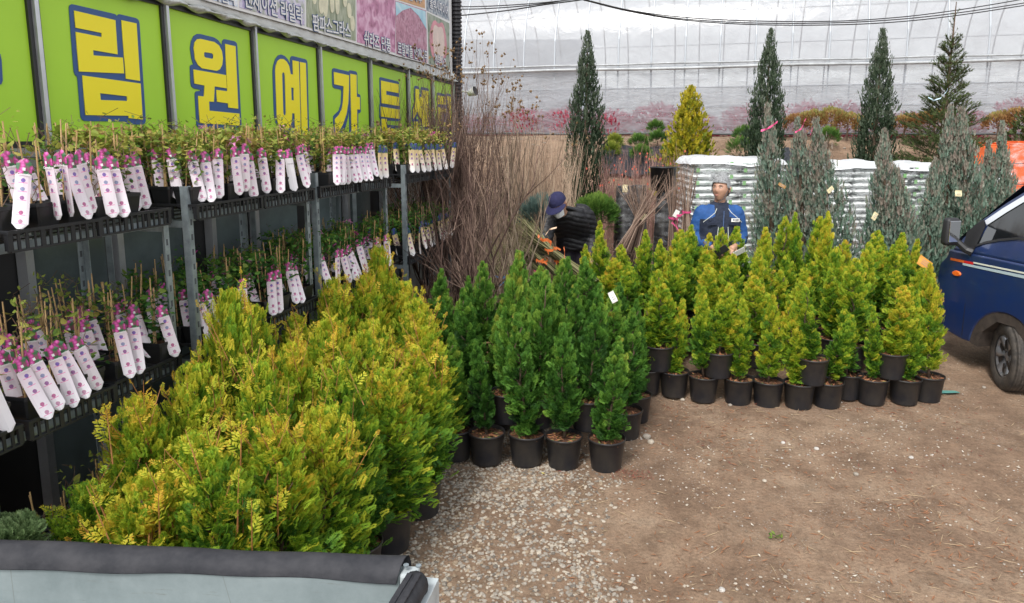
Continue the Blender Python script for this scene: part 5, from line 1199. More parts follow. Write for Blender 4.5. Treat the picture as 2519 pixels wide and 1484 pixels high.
def X_at(u, Y, h=.6): return (u-CX)/FOC*(Y*math.cos(PITCH)+(CAM_H-gz(Y)-h)*math.sin(PITCH))
bare_shrub('bare_shrub', 'large dense twiggy grey shrub with slanting pale trunks beside the racks', X_at(1172, 7.0, 0), 7.0,
           [(0.1, 0, -.22, 1.1, .026), (.0, .02, -.35, 1.0, .022), (.14, .05, -.10, 1.15, .022), (-.05, 0, -.55, .9, .016), (.05, .1, -.15, 1.2, .02), (-.1, .1, -.3, 1.2, .018), (.1, .15, .0, 1.2, .016)], 0, (8, 4, 3), 401, heads=.04, up=.34)
bare_shrub('bare_shrub', 'tall dense brown shrub with dry seed heads in front of the shop corner', X_at(1120, 7.9, 0), 7.9,
           [(q, w_, q*1.15, 1.42, .015) for q, w_ in ((-.17, 0), (-.12, .1), (-.07, .02), (-.03, .1), (.0, 0), (.05, .1), (.09, 0), (.13, .08), (0, .15))], 0, (8, 7, 5), 402, heads=.04, up=.8, wig=.09)
bare_shrub('bare_shrub', 'slender shrub with many brown seed capsules against the plastic tunnel', X_at(1262, 8.75, 0), 8.75,
           [(q, 0, q*.4, 1.36, .012) for q in (-.12, -.06, -.02, .03, .08)], 0, (6, 3, 2), 403, m=twig2, heads=.3, up=.8, wig=.045)
bare_shrub('bare_shrub', 'young tree with forked grey trunk behind the green thujas', X_at(1243, 6.75, 0), 6.75,
           [(.0, 0, -.02, .55, .022), (-.02, 0, -.3, .6, .016), (.03, 0, .04, .75, .014), (-.05, .05, -.15, .85, .012)], 0, (6, 4, 3), 404, m=twig2, up=.5, wig=.1)
bare_shrub('bare_shrub', 'upright greenish trunk with thin twigs left of the ribboned bundles', X_at(1262, 7.2, 0), 7.2, [(.02, 0, .0, 1.15, .018), (.04, .1, .0, 1.1, .01)], 0, (6, 3, 2), 405, m=twig2, up=.6, wig=.07)
bare_shrub('rust_shrub', 'low rust brown dense twiggy shrub beside the left green thujas', X_at(1125, 6.55, 0), 6.55,
           [(q, w_, q*1.2, .42, .006) for q in (-.22, -.15, -.08, 0, .08, .15, .22) for w_ in (-.15, 0, .15)], 0, (7, 6), 406, m=leaf_mat('rust_twig', [(0, (.10, .04, .03)), (.5, (.28, .13, .085)), (1, (.45, .26, .17))], 0, .85, 0), up=.5, wig=.16, heads=.9, hsize=.010)
# dense stands of bare saplings (nobody could count them)
def sapling_mass(name, boxes, n, m, hmin, hmax, sd_, r_=.0035, lean=.12, leafm=None, leafn=0):
    rs = np.random.default_rng(sd_); mb = MB()
    for b in boxes:
        for i in range(int(n*(b[1]-b[0]))):
            x = rs.uniform(b[0], b[1]); y = rs.uniform(b[2], b[3]); z = gz(y); h = rs.uniform(hmin, hmax); dx, dy = rs.normal(0, lean, 2)
            k = [(x+dx*h*t+rs.normal(0, .012), y+dy*h*t, z+h*t) for t in (0, .3, .55, .8, 1)]
            tn = float(np.clip(rs.normal(.5, .3), 0, 1)); mb.tube(k, [r_, r_*.9, r_*.7, r_*.5, r_*.3], 3, 0, False, tn)
            for q in range(3):
                t = rs.uniform(.35, .95); p = np.array(k[0])+(np.array(k[-1])-k[0])*t; a = rs.uniform(0, 6.28); L = rs.uniform(.1, .3)
                mb.tube([p, p+np.array([math.cos(a)*.35, math.sin(a)*.35, 1])*L*.5, p+np.array([math.cos(a)*.5, math.sin(a)*.5, 1.6])*L*.6], [r_*.5, r_*.4, r_*.2], 3, 0, False, tn)
            if leafn and rs.random() < leafn:
                p = np.array(k[-1])+rs.normal(0, .05, 3)-[0, 0, rs.uniform(0, .3)]; s_ = .013
                mb.add([p+[s_, 0, 0], p+[0, 0, s_*1.5], p-[s_, 0, 0], p-[0, 0, s_*1.5]], np.array([(0, 1, 2, 3)]), 1)
    o = mb.build(name, [m, leafm or m]); tag(o, kind='stuff'); return o
sapling_mass('bare_saplings', [(-.02, .72, 9.0, 10.2)], 520, leaf_mat('tan_twig', [(0, (.16, .10, .07)), (.5, (.38, .27, .19)), (1, (.58, .44, .32))], 0, .85, 0, bigamt=.1), 1.2, 1.75, 1)
sapling_mass('bare_saplings', [(-.3, .5, 8.6, 9.0)], 150, MATS['tan_twig'], .7, 1.2, 4)
sapling_mass('red_saplings', [(1.2, 2.6, 9.8, 10.8)], 240, leaf_mat('red_twig', [(0, (.08, .04, .035)), (.5, (.25, .13, .11)), (1, (.42, .27, .22))], 0, .85, 0), .8, 1.35, 2, leafm=mat('red_leaf', (.50, .10, .06), .6), leafn=.25)
sapling_mass('bare_saplings', [(2.0, 5.2, 10.2, 11.0)], 110, leaf_mat('straw_twig', [(0, (.12, .09, .06)), (.5, (.32, .24, .15)), (1, (.5, .4, .27))], 0, .85, 0), .25, .65, 3, lean=.4)
sapling_mass('bare_saplings', [(-1.3, -.45, 8.9, 9.8)], 50, twig, .9, 1.6, 6)
# red bushes inside the tunnel, orange hedge outside
redl = leaf_mat('red_azalea', [(0, (.34, .04, .08)), (.5, (.52, .09, .15)), (1, (.62, .20, .26))], .3, rand=.3)
orl = leaf_mat('orange_leaf', [(0, (.12, .06, .03)), (.5, (.30, .15, .06)), (.8, (.38, .24, .09)), (1, (.28, .27, .08))], .3, rand=.4)
F_LEAF = (np.array([(0, 0, 0), (.22, .5, .04), (0, 1, 0), (-.22, .5, .04)], float), np.array([(0, 1, 2, 3)]), np.array([0, .1, .2, .1]))
rb = random.Random(9)
for k in range(15):
    x = -.9+k*.98+rb.uniform(-.2, .2); p = G0+gp(x, .5+rb.uniform(-.1, .3), 0); hh = rb.uniform(.35, .6)
    rs = np.random.default_rng(k); root = thing('red_shrub', 'pinkish red shrub blurred behind the tunnel film, %s from the left' % ORD[k], 'shrub', (p.x, p.y, 2.22), 0, 'red shrubs inside the tunnel')
    mb = MB(); n = 1300; a = rs.uniform(0, 6.28, n); r_ = .52*np.sqrt(rs.uniform(0, 1, n)); z = hh*rs.uniform(.15, 1.35, n)*(1.15-.5*r_); P = np.stack([r_*np.cos(a), r_*np.sin(a), z], -1)
    place_fronds(mb, F_LEAF, P, a, rs.uniform(0, 1.3, n), rs.uniform(-1, 1, n), np.full(n, .10), rs.uniform(0, 1, n)); mb.build('foliage', redl, root)
    tw = MB(); 
    for q in range(14): a = rs.uniform(0, 6.28); tw.tube([(0, 0, 0), (math.cos(a)*.2, math.sin(a)*.2, hh*.6), (math.cos(a)*.4, math.sin(a)*.4, hh*1.1)], [.006, .004, .002], 3)
    tw.build('branches', mat('pink_twig', (.35, .12, .14), .8), root)
for k, (u, v, r_) in enumerate(((1958, 300, .30), (2000, 292, .30), (2045, 290, .34), (2085, 300, .32), (2125, 305, .26), (2225, 300, .27), (2262, 300, .32), (2300, 290, .3), (2455, 300, .3), (2500, 290, .34))):
    ball('orange_hedge_shrub', 'orange brown leafy shrub at the tunnel foot, %s from the left' % ORD[k], u, v+8, 14.3-.18*k*.6, r_*.85, orl, 500+k, size=.06, n=60, per=14, fr=F_LEAF, flat=.8, group='orange shrubs along the tunnel', tt=1)

# ================================================================ PALLETS OF BAGGED SOIL
bagm = mat('white_plastic_bag', (.80, .83, .82), .32, noise=.10, nscale=6, bump=.5, bscale=14)
def bag_mesh(W, D, Hh, sd_, nx=14, ny=8):
    rs = np.random.default_rng(sd_); V = []; F = []
    for iz, sg in ((0, -1), (1, 1)):
        for i in range(nx+1):
            for j in range(ny+1):
                a = 2*i/nx-1; b = 2*j/ny-1; t = max(0, (1-abs(a)**5))**.5*max(0, (1-abs(b)**4))**.5
                V.append((a*W/2*(1-.02*abs(b)), b*D/2, sg*Hh/2*(t*.98+.04)+rs.normal(0, .0025)+Hh/2))
    k = (nx+1)*(ny+1)
    for q in (0, 1):
        for i in range(nx):
            for j in range(ny):
                a = q*k+i*(ny+1)+j; f = (a, a+ny+1, a+ny+2, a+1); F.append(f if q else f[::-1])
    for i in range(nx):
        for j in (0, ny): a = i*(ny+1)+j; f = (a, a+ny+1, a+ny+1+k, a+k); F.append(f if j == 0 else f[::-1])
    for j in range(ny):
        for i in (0, nx): a = i*(ny+1)+j; f = (a, a+1, a+1+k, a+k); F.append(f[::-1] if i == 0 else f)
    mb = MB(); mb.add(V, F); return mb.mesh('bag', bagm, True)
BAGS = [bag_mesh(.60, .5, .078, i) for i in range(3)]; BAGE = [bag_mesh(.33, .5, .078, 9+i) for i in range(3)]
gtxt = mat('green_grey_print', (.25, .36, .30), .5); gblk = mat('green_label', (.22, .45, .18), .5); kblk = mat('charcoal_label', (.07, .08, .08), .5)
PT = text_mesh('UNIVERSAL POTTING SOIL', .03, gtxt, .30, .0006, .0004); PT.transform(Matrix.Rotation(R(90), 4, 'X'))
wrapm = bpy.data.materials.new('stretch_film'); wrapm.use_nodes = True
def _wr():
    nt = wrapm.node_tree; nt.nodes.clear(); o = nt.nodes.new('ShaderNodeOutputMaterial'); t = nt.nodes.new('ShaderNodeBsdfTransparent'); g = nt.nodes.new('ShaderNodeBsdfPrincipled'); g.inputs['Base Color'].default_value = (.8, .82, .84, 1); g.inputs['Roughness'].default_value = .18
    n = nt.nodes.new('ShaderNodeTexNoise'); n.inputs['Scale'].default_value = 7; n.inputs['Detail'].default_value = 6; tc = nt.nodes.new('ShaderNodeTexCoord'); mp = nt.nodes.new('ShaderNodeMapping'); mp.inputs['Scale'].default_value = (1, 1, 2.4); nt.links.new(tc.outputs['Object'], mp.inputs[0]); nt.links.new(mp.outputs[0], n.inputs['Vector'])
    r = nt.nodes.new('ShaderNodeMapRange'); r.inputs[1].default_value = .45; r.inputs[2].default_value = .72; r.inputs[3].default_value = .04; r.inputs[4].default_value = .45; nt.links.new(n.outputs[0], r.inputs[0])
    bp = nt.nodes.new('ShaderNodeBump'); bp.inputs['Strength'].default_value = 1; bp.inputs['Distance'].default_value = .03; nt.links.new(n.outputs[0], bp.inputs['Height']); nt.links.new(bp.outputs[0], g.inputs['Normal'])
    m = nt.nodes.new('ShaderNodeMixShader'); nt.links.new(r.outputs[0], m.inputs[0]); nt.links.new(t.outputs[0], m.inputs[1]); nt.links.new(g.outputs[0], m.inputs[2]); nt.links.new(m.outputs[0], o.inputs[0])
_wr()
wrapt = wrapm.copy(); wrapt.name = 'thin_stretch_film'
for n_ in wrapt.node_tree.nodes:
    if n_.type == 'MAP_RANGE': n_.inputs[3].default_value = .0; n_.inputs[4].default_value = .22
def pallet(lab, u0, u1, Y, vtop, printed, seed_, endon=False, rz=0):
    a = at(u0, vtop, Y); b = at(u1, vtop, Y); W = b.x-a.x; z0 = gz(Y)+.0; H = a.z-z0; rs = random.Random(seed_)
    root = thing('bag_pallet', lab, 'pallet', ((a.x+b.x)/2, Y+.5, z0), rz)
    mb = MB()
    for i in range(6): mb.box((0, -.42+i*.168, .12), (W, .1, .018))
    mb.build('pallet_deck', mat('pallet_wood', (.3, .22, .14), .85, noise=.3), root)
    for i in (-1, 0, 1): mb = MB(); mb.box((i*(W/2-.06), 0, .055), (.1, .95, .11)); mb.build('pallet_runner', MATS['pallet_wood'], root)
    n = int((H-.13)/.076); 
    for k in range(n):
        z = .13+(H-.13)*k/n
        if endon: cols = [(-W/2+W*(i+.5)/round(W/.34), BAGE, W/round(W/.34)/.33) for i in range(round(W/.34))]
        else:
            off = .0 if k % 2 else .17
            cols = [(-W/4, BAGS, W/2/.60), (W/4, BAGS, W/2/.60)] if k % 2 else [(-W/3, BAGE, W/3/.33), (W/6, BAGS, W*2/3/.60)]
        for (x, fam, sx) in cols:
            for yy in (-.25, .25):
                o = link('bag', rs.choice(fam), root, (x+rs.uniform(-.008, .008), yy+rs.uniform(-.012, .006), z), (0, 0, rs.uniform(-.012, .012))); o.scale = (sx*1.0, 1, (H-.13)/n/.072)
                if printed and yy < 0:
                    lw_ = .6*sx if fam is BAGS else .33*sx
                    if fam is BAGS:
                        t = link('print', PT, o, (-.14, -.252, .028)); t.scale = (1/sx*.95, 1, .9)
                        mb = MB(); mb.box((-.235, -.247, .038), (.04/sx, .008, .046)); mb.build('label_block', gblk, o)
                        mb = MB(); mb.box((-.275, -.245, .038), (.03/sx, .006, .046)); mb.build('label_block', kblk, o)
                    else:
                        mb = MB(); mb.box((.05, -.247, .038), (.05/sx, .008, .046)); mb.build('label_block', kblk, o)
    mb = MB(); g = 24; xs_ = np.linspace(-W/2-.03, W/2+.03, g); ys_ = np.linspace(-.53, .53, 14); XX, YY = np.meshgrid(xs_, ys_, indexing='ij')
    ed = np.maximum(np.abs(XX)/(W/2+.03), np.abs(YY)/.53); ZZ = H+.02-.10*np.clip(ed-.88, 0, 1)/.12*.9+.03*value_noise(XX*9+seed_, YY*9, seed_)+.045*value_noise(XX*3+seed_, YY*3, 3)-.02
    i = np.arange(g-1)[:, None]*14; j = np.arange(13)[None, :]; mb.add(np.stack([XX, YY, ZZ], -1).reshape(-1, 3), np.stack([i+j, i+14+j, i+14+j+1, i+j+1], -1).reshape(-1, 4))
    mb.build('top_cover', mat('white_cover_film', (.70, .72, .73), .35, noise=.22, nscale=5, bump=.4, bscale=12), root, True)
    mb = MB(); P = []
    hx, hy = W/2+.02, .515
    ring = [(-hx, -hy+.08), (-hx+.08, -hy)]+[(-hx+.08+(2*hx-.16)*t/12, -hy) for t in range(1, 12)]+[(hx-.08, -hy), (hx, -hy+.08), (hx, 0), (hx, hy-.08), (hx-.08, hy), (0, hy), (-hx+.08, hy), (-hx, hy-.08), (-hx, 0)]
    zs = np.linspace(.1, H-.02, 30); m_ = len(ring)
    for z in zs:
        for (x, y) in ring: P.append((x+rs.uniform(-.006, .006), y-.006+rs.uniform(-.005, .004), z))
    i = np.arange(29)[:, None]*m_; j = np.arange(m_)[None, :]; j2 = (j+1) % m_; mb.add(P, np.stack([i+j, i+j2, i+m_+j2, i+m_+j], -1).reshape(-1, 4)); mb.build('stretch_wrap', wrapm, root, True)
    return root
pallet('stacked white potting soil bags with green print under plastic, behind the grey haired man', 1706, 1938, 9.35, 396, True, 1)
pallet('stacked white soil bags seen end on, between grey junipers, second pallet from left', 2050, 2162, 9.5, 404, False, 2, True)
pallet('stacked white soil bags, third pallet from left, mostly behind junipers', 2224, 2302, 9.6, 410, True, 3)
pallet('stacked white soil bags, rightmost pallet beside orange crates', 2440, 2484, 9.8, 420, False, 4, True)
# orange crates wrapped in film
orng = mat('orange_plastic', (.80, .14, .03), .35, noise=.12, nscale=5)
a = at(2398, 352, 10.3); b = at(2640, 352, 10.3)
for k, (x0, x1, zt, lab) in enumerate(((2400, 2452, 355, 'orange plastic crate stack behind the slim grey juniper, left'), (2450, 2482, 350, 'orange plastic crate stack in the middle, slightly tilted top'), (2486, 2640, 352, 'orange plastic crate stack at the right edge, wrapped in film'))):
    a = at(x0, zt, 10.3); b = at(x1, zt, 10.3); W = b.x-a.x; z0 = gz(10.3); root = thing('crate_stack', lab, 'crate stack', ((a.x+b.x)/2, 10.6, z0))
    H = a.z-z0; n = 5
    for q in range(n):
        mb = MB(); h = H/n; mb.box((0, 0, h*(q+.47)), (W*(.97 if q % 2 else 1), .6, h*.9), taper=1.02); mb.box((0, 0, h*(q+.95)), (W*1.02, .62, h*.07)); bevel_mesh(mb.build('crate', orng, root), .012)
    if k == 2:
        mb = MB()
        for q in range(26): mb.box((-W/2+.1+W*.03*q, -.2+.07*(q % 3), H+.012), (.03, .22, .024), Matrix.Rotation(.5*math.sin(q), 4, 'Z'))
        o = mb.build('lid_rib', orng, root); o['kind'] = 'stuff'
        mb = MB(); mb.box((0, -.02, H*.55), (W*1.06, .68, H*.9)); mb.build('stretch_wrap', wrapm, root)
# black pot stacks
def pot_stack(lab, u0, u1, vt, Y, n, topscale=1.0, wrap=True, zb=None, straight=False):
    a = at(u0, vt, Y); b = at(u1, vt, Y); Rr = (b.x-a.x)/2; z0 = gz(Y) if zb is None else zb; H = a.z-z0; root = thing('pot_stack', lab, 'stack of pots', ((a.x+b.x)/2, Y, z0))
    mb = MB(); h = H*.45 if not straight else H; mb.lathe([(.001, h), (Rr*.86, h), (Rr*.88, h*.98), (Rr*1.0, h*.12), (Rr*1.04, h*.1), (Rr*1.05, 0.02), (Rr*.99, 0)], 28); pm = mb.mesh('pot', blackpot, True)
    if straight: 
        mb = MB(); mb.lathe([(.001, 0.01), (Rr*.9, 0.0), (Rr*.99, H*.96), (Rr*1.03, H*.965), (Rr*1.03, H), (Rr*.97, H), (Rr*.94, H*.5)], 32); link('pot', mb.mesh('pot', blackpot, True), root); return root
    for k in range(n):
        o = link('pot', pm, root, (0, 0, (H-h)*k/(n-1))); 
    if wrap: mb = MB(); mb.lathe([(Rr*1.1, .0), (Rr*1.08, H*.5), (Rr*1.02, H*.75), (Rr*.9, H*1.0)], 24); mb.build('stretch_wrap', wrapt, root, True)
    return root
pot_stack('wrapped stack of nested black pots upside down beside the pine shrub', 1513, 1562, 458, 9.0, 9)
pot_stack('wrapped stack of nested black pots, partly behind bare root bundles', 1552, 1592, 456, 9.2, 9)
pot_stack('wrapped stack of nested black pots under the large black tub', 1612, 1656, 470, 9.0, 13)
zt = at(1630, 462, 9.0).z
pot_stack('large black tub standing on top of the pot stack', 1599, 1664, 411, 9.0, 2, wrap=False, zb=zt-.03, straight=True)

# ---- bundles of bare root saplings
rib_o = mat('orange_ribbon', (.85, .22, .06), .45, trans=.2); rib_p = mat('pink_ribbon', (.80, .10, .28), .45, trans=.2); rib_b = mat('blue_ribbon', (.08, .30, .60), .45); papr = mat('cream_tag', (.80, .70, .42), .6); papw = mat('white_tag', (.85, .84, .78), .6)
roots_m = mat('root_brown', (.13, .08, .055), .95, noise=.5, nscale=20)
def ribbon(parent, c, r_, m, name='ribbon', tails=2, sd_=0, tl=.14):
    rs = random.Random(sd_); mb = MB(); n = 14
    V = [];
    for i in range(n+1):
        t = i/n*2*math.pi
        for q in (-.011, .011): V.append((c[0]+r_*math.cos(t), c[1]+r_*math.sin(t), c[2]+q+.01*math.sin(t)))
    mb.add(V, np.array([(2*i, 2*i+2, 2*i+3, 2*i+1) for i in range(n)]))
    for k in range(tails):
        a = rs.uniform(-2.4, -.7); p = np.array([c[0]+r_*math.cos(a)*1.0, c[1]+r_*math.sin(a), c[2]]); d = np.array([rs.uniform(-1, 1), -.35, rs.uniform(-.9, .7)])*tl; V = []
        for i in range(7):
            t = i/6; q = p+d*t+np.array([.02*math.sin(t*7), 0, -.05*t*t+.015*math.sin(t*9+k)]); V += [q-[0, 0, .009], q+[.004, 0, .009]]
        mb.add(V, np.array([(2*i, 2*i+2, 2*i+3, 2*i+1) for i in range(6)]))
    return mb.build(name, m, parent)
def bundle(lab, base, tie, top, Y, n, rb_, rt_, m, ribm, sd_, roots=.1, rad=.0045, dY=0, extra=True, tagm=None):
    rs = np.random.default_rng(sd_); b = at(*base, Y); t0 = at(*tie, Y+dY*.4); t1 = at(*top, Y+dY); root = thing('sapling_bundle', lab, 'bundle', tuple(b), 0, 'bundles of bare root saplings'); B_0 = np.array(b)
    mb = MB()
    for i in range(n):
        a, q = rs.uniform(0, 6.28), math.sqrt(rs.random()); pb = np.array([math.cos(a)*rb_*q, math.sin(a)*rb_*q*.6, 0]); pt = np.array(t0)-B_0+np.array([math.cos(a)*q*.045, math.sin(a)*q*.045, 0]); f = rs.uniform(.75, 1.12)
        pe = np.array(t1)-B_0; pe = pt+(pe-pt)*f+np.array([math.cos(a)*rt_*q*f+rs.normal(0, .03), math.sin(a)*rt_*q*.6, rs.normal(0, .03)])
        mid = pt+(pe-pt)*.5+rs.normal(0, .012, 3); mb.tube([pb, (pb+pt)/2, pt, mid, pe], [rad, rad*.95, rad*.85, rad*.6, rad*.3], 4, 0, False, float(np.clip(rs.normal(.5, .3), 0, 1)))
        if rs.random() < .5: mb.tube([mid, mid+(pe-mid)*.5+rs.normal(0, .05, 3), pe+rs.normal(0, .07, 3)], [rad*.4, rad*.3, rad*.2], 3, 0, False)
    mb.build('stems', m, root)
    if roots:
        mr = MB(); 
        for i in range(150): p = rs.normal(0, roots*.45, 3)*[1, .8, .7]; d = rs.normal(0, roots*.5, 3); mr.tube([p, p+d*.6+rs.normal(0, .01, 3), p+d], [.0035, .0025, .001], 3, 0, False)
        mr.build('roots', roots_m, root)
    if ribm: ribbon(root, np.array(t0)-B_0, .055, ribm, sd_=sd_)
    if tagm:
        c = np.array(t0)-B_0+np.array([.02, -.07, .05]); mb = MB(); mb.box(c, (.055, .002, .085), Matrix.Rotation(rs.normal(.4, .3), 4, 'Y')); mb.build('paper_tag', tagm, root)
    return root
brn = leaf_mat('sapling_bark', [(0, (.10, .065, .05)), (.5, (.28, .19, .145)), (1, (.48, .36, .28))], 0, .8, 0); grnb = leaf_mat('rose_cane', [(0, (.05, .045, .02)), (.5, (.16, .15, .065)), (1, (.33, .31, .16))], 0, .7, 0)
bundle('fan shaped bundle of bare brown saplings, leftmost before the wrapped pots', (1545, 640), (1577, 545), (1565, 440), 8.4, 46, .12, .25, brn, None, 1, .12, tagm=papr)
bundle('bundle of bare saplings leaning right across the wrapped pots', (1530, 620), (1560, 560), (1640, 455), 8.3, 36, .10, .16, brn, None, 2, .10)
bundle('upright bundle of bare saplings with pink ribbon, left of the bags', (1660, 620), (1655, 535), (1655, 430), 8.6, 32, .10, .13, brn, rib_p, 3, .15, tagm=papw)
bundle('upright bundle of bare saplings with long pink ribbon, touching the bags', (1692, 610), (1688, 520), (1690, 415), 8.6, 34, .10, .14, brn, rib_p, 4, .15)
for k, (b_, t_, p_, rm, lab) in enumerate((((1452, 690), (1352, 612), (1278, 540), rib_o, 'long greenish cane bundle leaning left, knotted orange ribbon, topmost'), ((1425, 720), (1335, 640), (1265, 590), rib_o, 'greenish cane bundle leaning left below the topmost one'), ((1410, 760), (1325, 665), (1262, 610), rib_p, 'greenish cane bundle with pink band in the middle of the pile'),
        ((1395, 790), (1290, 690), (1240, 640), rib_p, 'greenish cane bundle with magenta ribbon low in the pile'), ((1430, 730), (1375, 640), (1290, 575), rib_o, 'greenish cane bundle ending at the bending man’s hands'), ((1360, 800), (1255, 700), (1225, 600), rib_b, 'dark cane bundle with blue ribbon behind the green thujas'),
        ((1345, 780), (1240, 680), (1205, 620), rib_b, 'dark cane bundle with blue ribbon, leftmost in the pile'))):
    bundle(lab.replace('’', ''), b_, t_, p_, 7.35+.1*(k % 3), 55, .10, .13, grnb, rm, 20+k, 0, .0052, .25)
ball('blue_green_shrub', 'small blue green spiky shrub behind the cane bundles', 1335, 545, 8.6, .22, leaf_mat('bluegreen', [(0, (.03, .06, .05)), (.6, (.09, .15, .13)), (1, (.2, .26, .22))], .1, rand=.05), 88, size=.13, n=40, per=12)
# paper tags hanging on trees
def paper(lab, u, v, Y, wd, hh, rot, m, name='paper_tag'):
    p = at(u, v, Y); mb = MB(); n = 6
    V = [];
    for i in range(n+1):
        t = i/n-.5
        for x in (-wd/2, wd/2): V.append((x, .006*math.sin(t*5), t*hh))
    F = [(2*i, 2*i+1, 2*i+3, 2*i+2) for i in range(n)]; k = len(V); mb.add(V+[(x, y+.001, z) for x, y, z in V], F+[tuple(a+k for a in f[::-1]) for f in F]); o = mb.build(name, m); o.location = p; o.rotation_euler = (0, rot, .2); tag(o, lab, 'tag')
    mb = MB()
    for q in range(3): mb.box((.0, -.0085, hh*(.22-.2*q)), (wd*.6, .0006, hh*.05))
    mb.build('lettering', grey_print, o); return o
paper('white paper tag curling at the tip of a green thuja', 1507, 731, 5.25, .045, .085, R(-25), papw)
paper('cream tag on the broad leaning juniper', 2042, 467, 8.25, .05, .085, R(55), papr)
paper('cream tag tilted on the juniper before the second pallet', 2151, 532, 8.35, .06, .09, R(35), papr)
paper('yellow tag hanging upright on the tall juniper pair', 2357, 476, 8.45, .09, .07, R(4), papr)
paper('orange brown tag on the juniper against the left pallet', 1923, 457, 8.6, .035, .10, R(-60), mat('tan_tag', (.45, .25, .09), .6))
paper('orange card on the golden thujas next to the truck', 2274, 648, 6.75, .16, .09, R(32), mat('orange_card', (.80, .38, .08), .5))
paper('yellow tag on the pine shrub by the wrapped pots', 1537, 464, 8.7, .06, .09, R(5), papr)
def loose_ribbon(lab, pts, Y, m, w_=.02):
    P = [at(u, v, Y) for u, v in pts]; Q = []
    for i in range(len(P)-1):
        for q in range(5): Q.append(P[i].lerp(P[i+1], q/5))
    Q.append(P[-1]); V = []
    for i, p in enumerate(Q): V += [(p.x, p.y-.01*math.sin(i*.8), p.z-w_/2), (p.x+.004, p.y+.01*math.cos(i*.9), p.z+w_/2)]
    F = [(2*i, 2*i+2, 2*i+3, 2*i+1) for i in range(len(Q)-1)]; k = len(V); mb = MB(); mb.add(V+[(x, y+.001, z) for x, y, z in V], F+[tuple(a+k for a in f[::-1]) for f in F]); tag(mb.build('ribbon', m), lab, 'ribbon')
loose_ribbon('pink ribbon flying from the juniper tip against the left pallet', [(1871, 322), (1885, 318), (1898, 310), (1912, 300)], 8.7, rib_p, .025)
loose_ribbon('pink ribbon standing up on the double tipped juniper', [(1971, 315), (1976, 303), (1981, 292)], 8.55, rib_p)
loose_ribbon('red ribbon end on the left of the double tipped juniper', [(1955, 326), (1963, 322), (1970, 317)], 8.55, rib_p)
loose_ribbon('thin pink ribbon in the broad leaning juniper tip', [(1992, 332), (1996, 322), (1999, 312)], 8.5, rib_p, .012)
loose_ribbon('pale blue cord looped on the spruce branches', [(2283, 240), (2295, 248), (2312, 242), (2326, 228), (2330, 218)], 10.0, mat('pale_cord', (.45, .6, .68), .5), .015)
loose_ribbon('pale bent wooden strip above the orange knot', [(1341, 578), (1350, 565), (1368, 560)], 7.2, mat('pale_wood', (.85, .6, .42), .6), .016)
loose_ribbon('big orange ribbon knot on the topmost cane bundle', [(1322, 580), (1334, 592), (1345, 590), (1356, 598), (1352, 604)], 7.15, rib_o, .03)
loose_ribbon('orange ribbon hanging low beside the bending man', [(1386, 608), (1388, 622), (1387, 640)], 7.1, rib_o, .016)
# ================================================================ PEOPLE
skin_m = mat('skin', (.50, .28, .19), .5, noise=.12, nscale=18); hair_grey = mat('grey_hair', (.40, .41, .42), .7, noise=.65, nscale=60, bump=.8, bscale=90)
hair_blk = mat('dark_hair', (.02, .018, .016), .6, noise=.4, nscale=60)
blue_j = mat('blue_fabric', (.014, .08, .27), .75, noise=.2, nscale=10, bump=.3); navy_j = mat('navy_fabric', (.012, .02, .045), .8, noise=.3, nscale=10, bump=.3)
blk_j = mat('black_quilt', (.010, .010, .013), .55, noise=.3, nscale=8); trs = mat('dark_trousers', (.022, .022, .028), .85, noise=.3)
def smooth_path(pts, rad, n=6):
    P = [Vector(p) for p in pts]; Q = []; Rr = []
    for i in range(len(P)-1):
        p0 = P[max(0, i-1)]; p1 = P[i]; p2 = P[i+1]; p3 = P[min(len(P)-1, i+2)]
        for q in range(n):
            t = q/n; Q.append(.5*((2*p1)+(p2-p0)*t+(2*p0-5*p1+4*p2-p3)*t*t+(3*p1-p0-3*p2+p3)*t**3)); Rr.append(rad[i]*(1-t)+rad[i+1]*t)
    Q.append(P[-1]); Rr.append(rad[-1]); return Q, Rr
def limb(mb, pts, rad, n=14): Q, Rr = smooth_path(pts, rad); mb.tube(Q, Rr, n); 
def torso(mb, rings, n=20):
    """rings: centre, half width, half depth, yaw"""
    V = []
    for (c, hw, hd, yaw) in rings:
        for i in range(n):
            a = 2*math.pi*i/n; x = hw*math.copysign(abs(math.cos(a))**.8, math.cos(a)); y = hd*math.copysign(abs(math.sin(a))**.8, math.sin(a)); V.append((c[0]+x*math.cos(yaw)-y*math.sin(yaw), c[1]+x*math.sin(yaw)+y*math.cos(yaw), c[2]))
    k = len(rings); i = np.arange(k-1)[:, None]*n; j = np.arange(n)[None, :]; j2 = (j+1) % n
    mb.add(V, np.stack([i+j, i+j2, i+n+j2, i+n+j], -1).reshape(-1, 4)); mb.f.append(np.arange(n)[::-1][None]+mb.n-k*n); mb.mi.append((1, 0)); mb.f.append(np.arange(n)[None]+mb.n-n); mb.mi.append((1, 0))
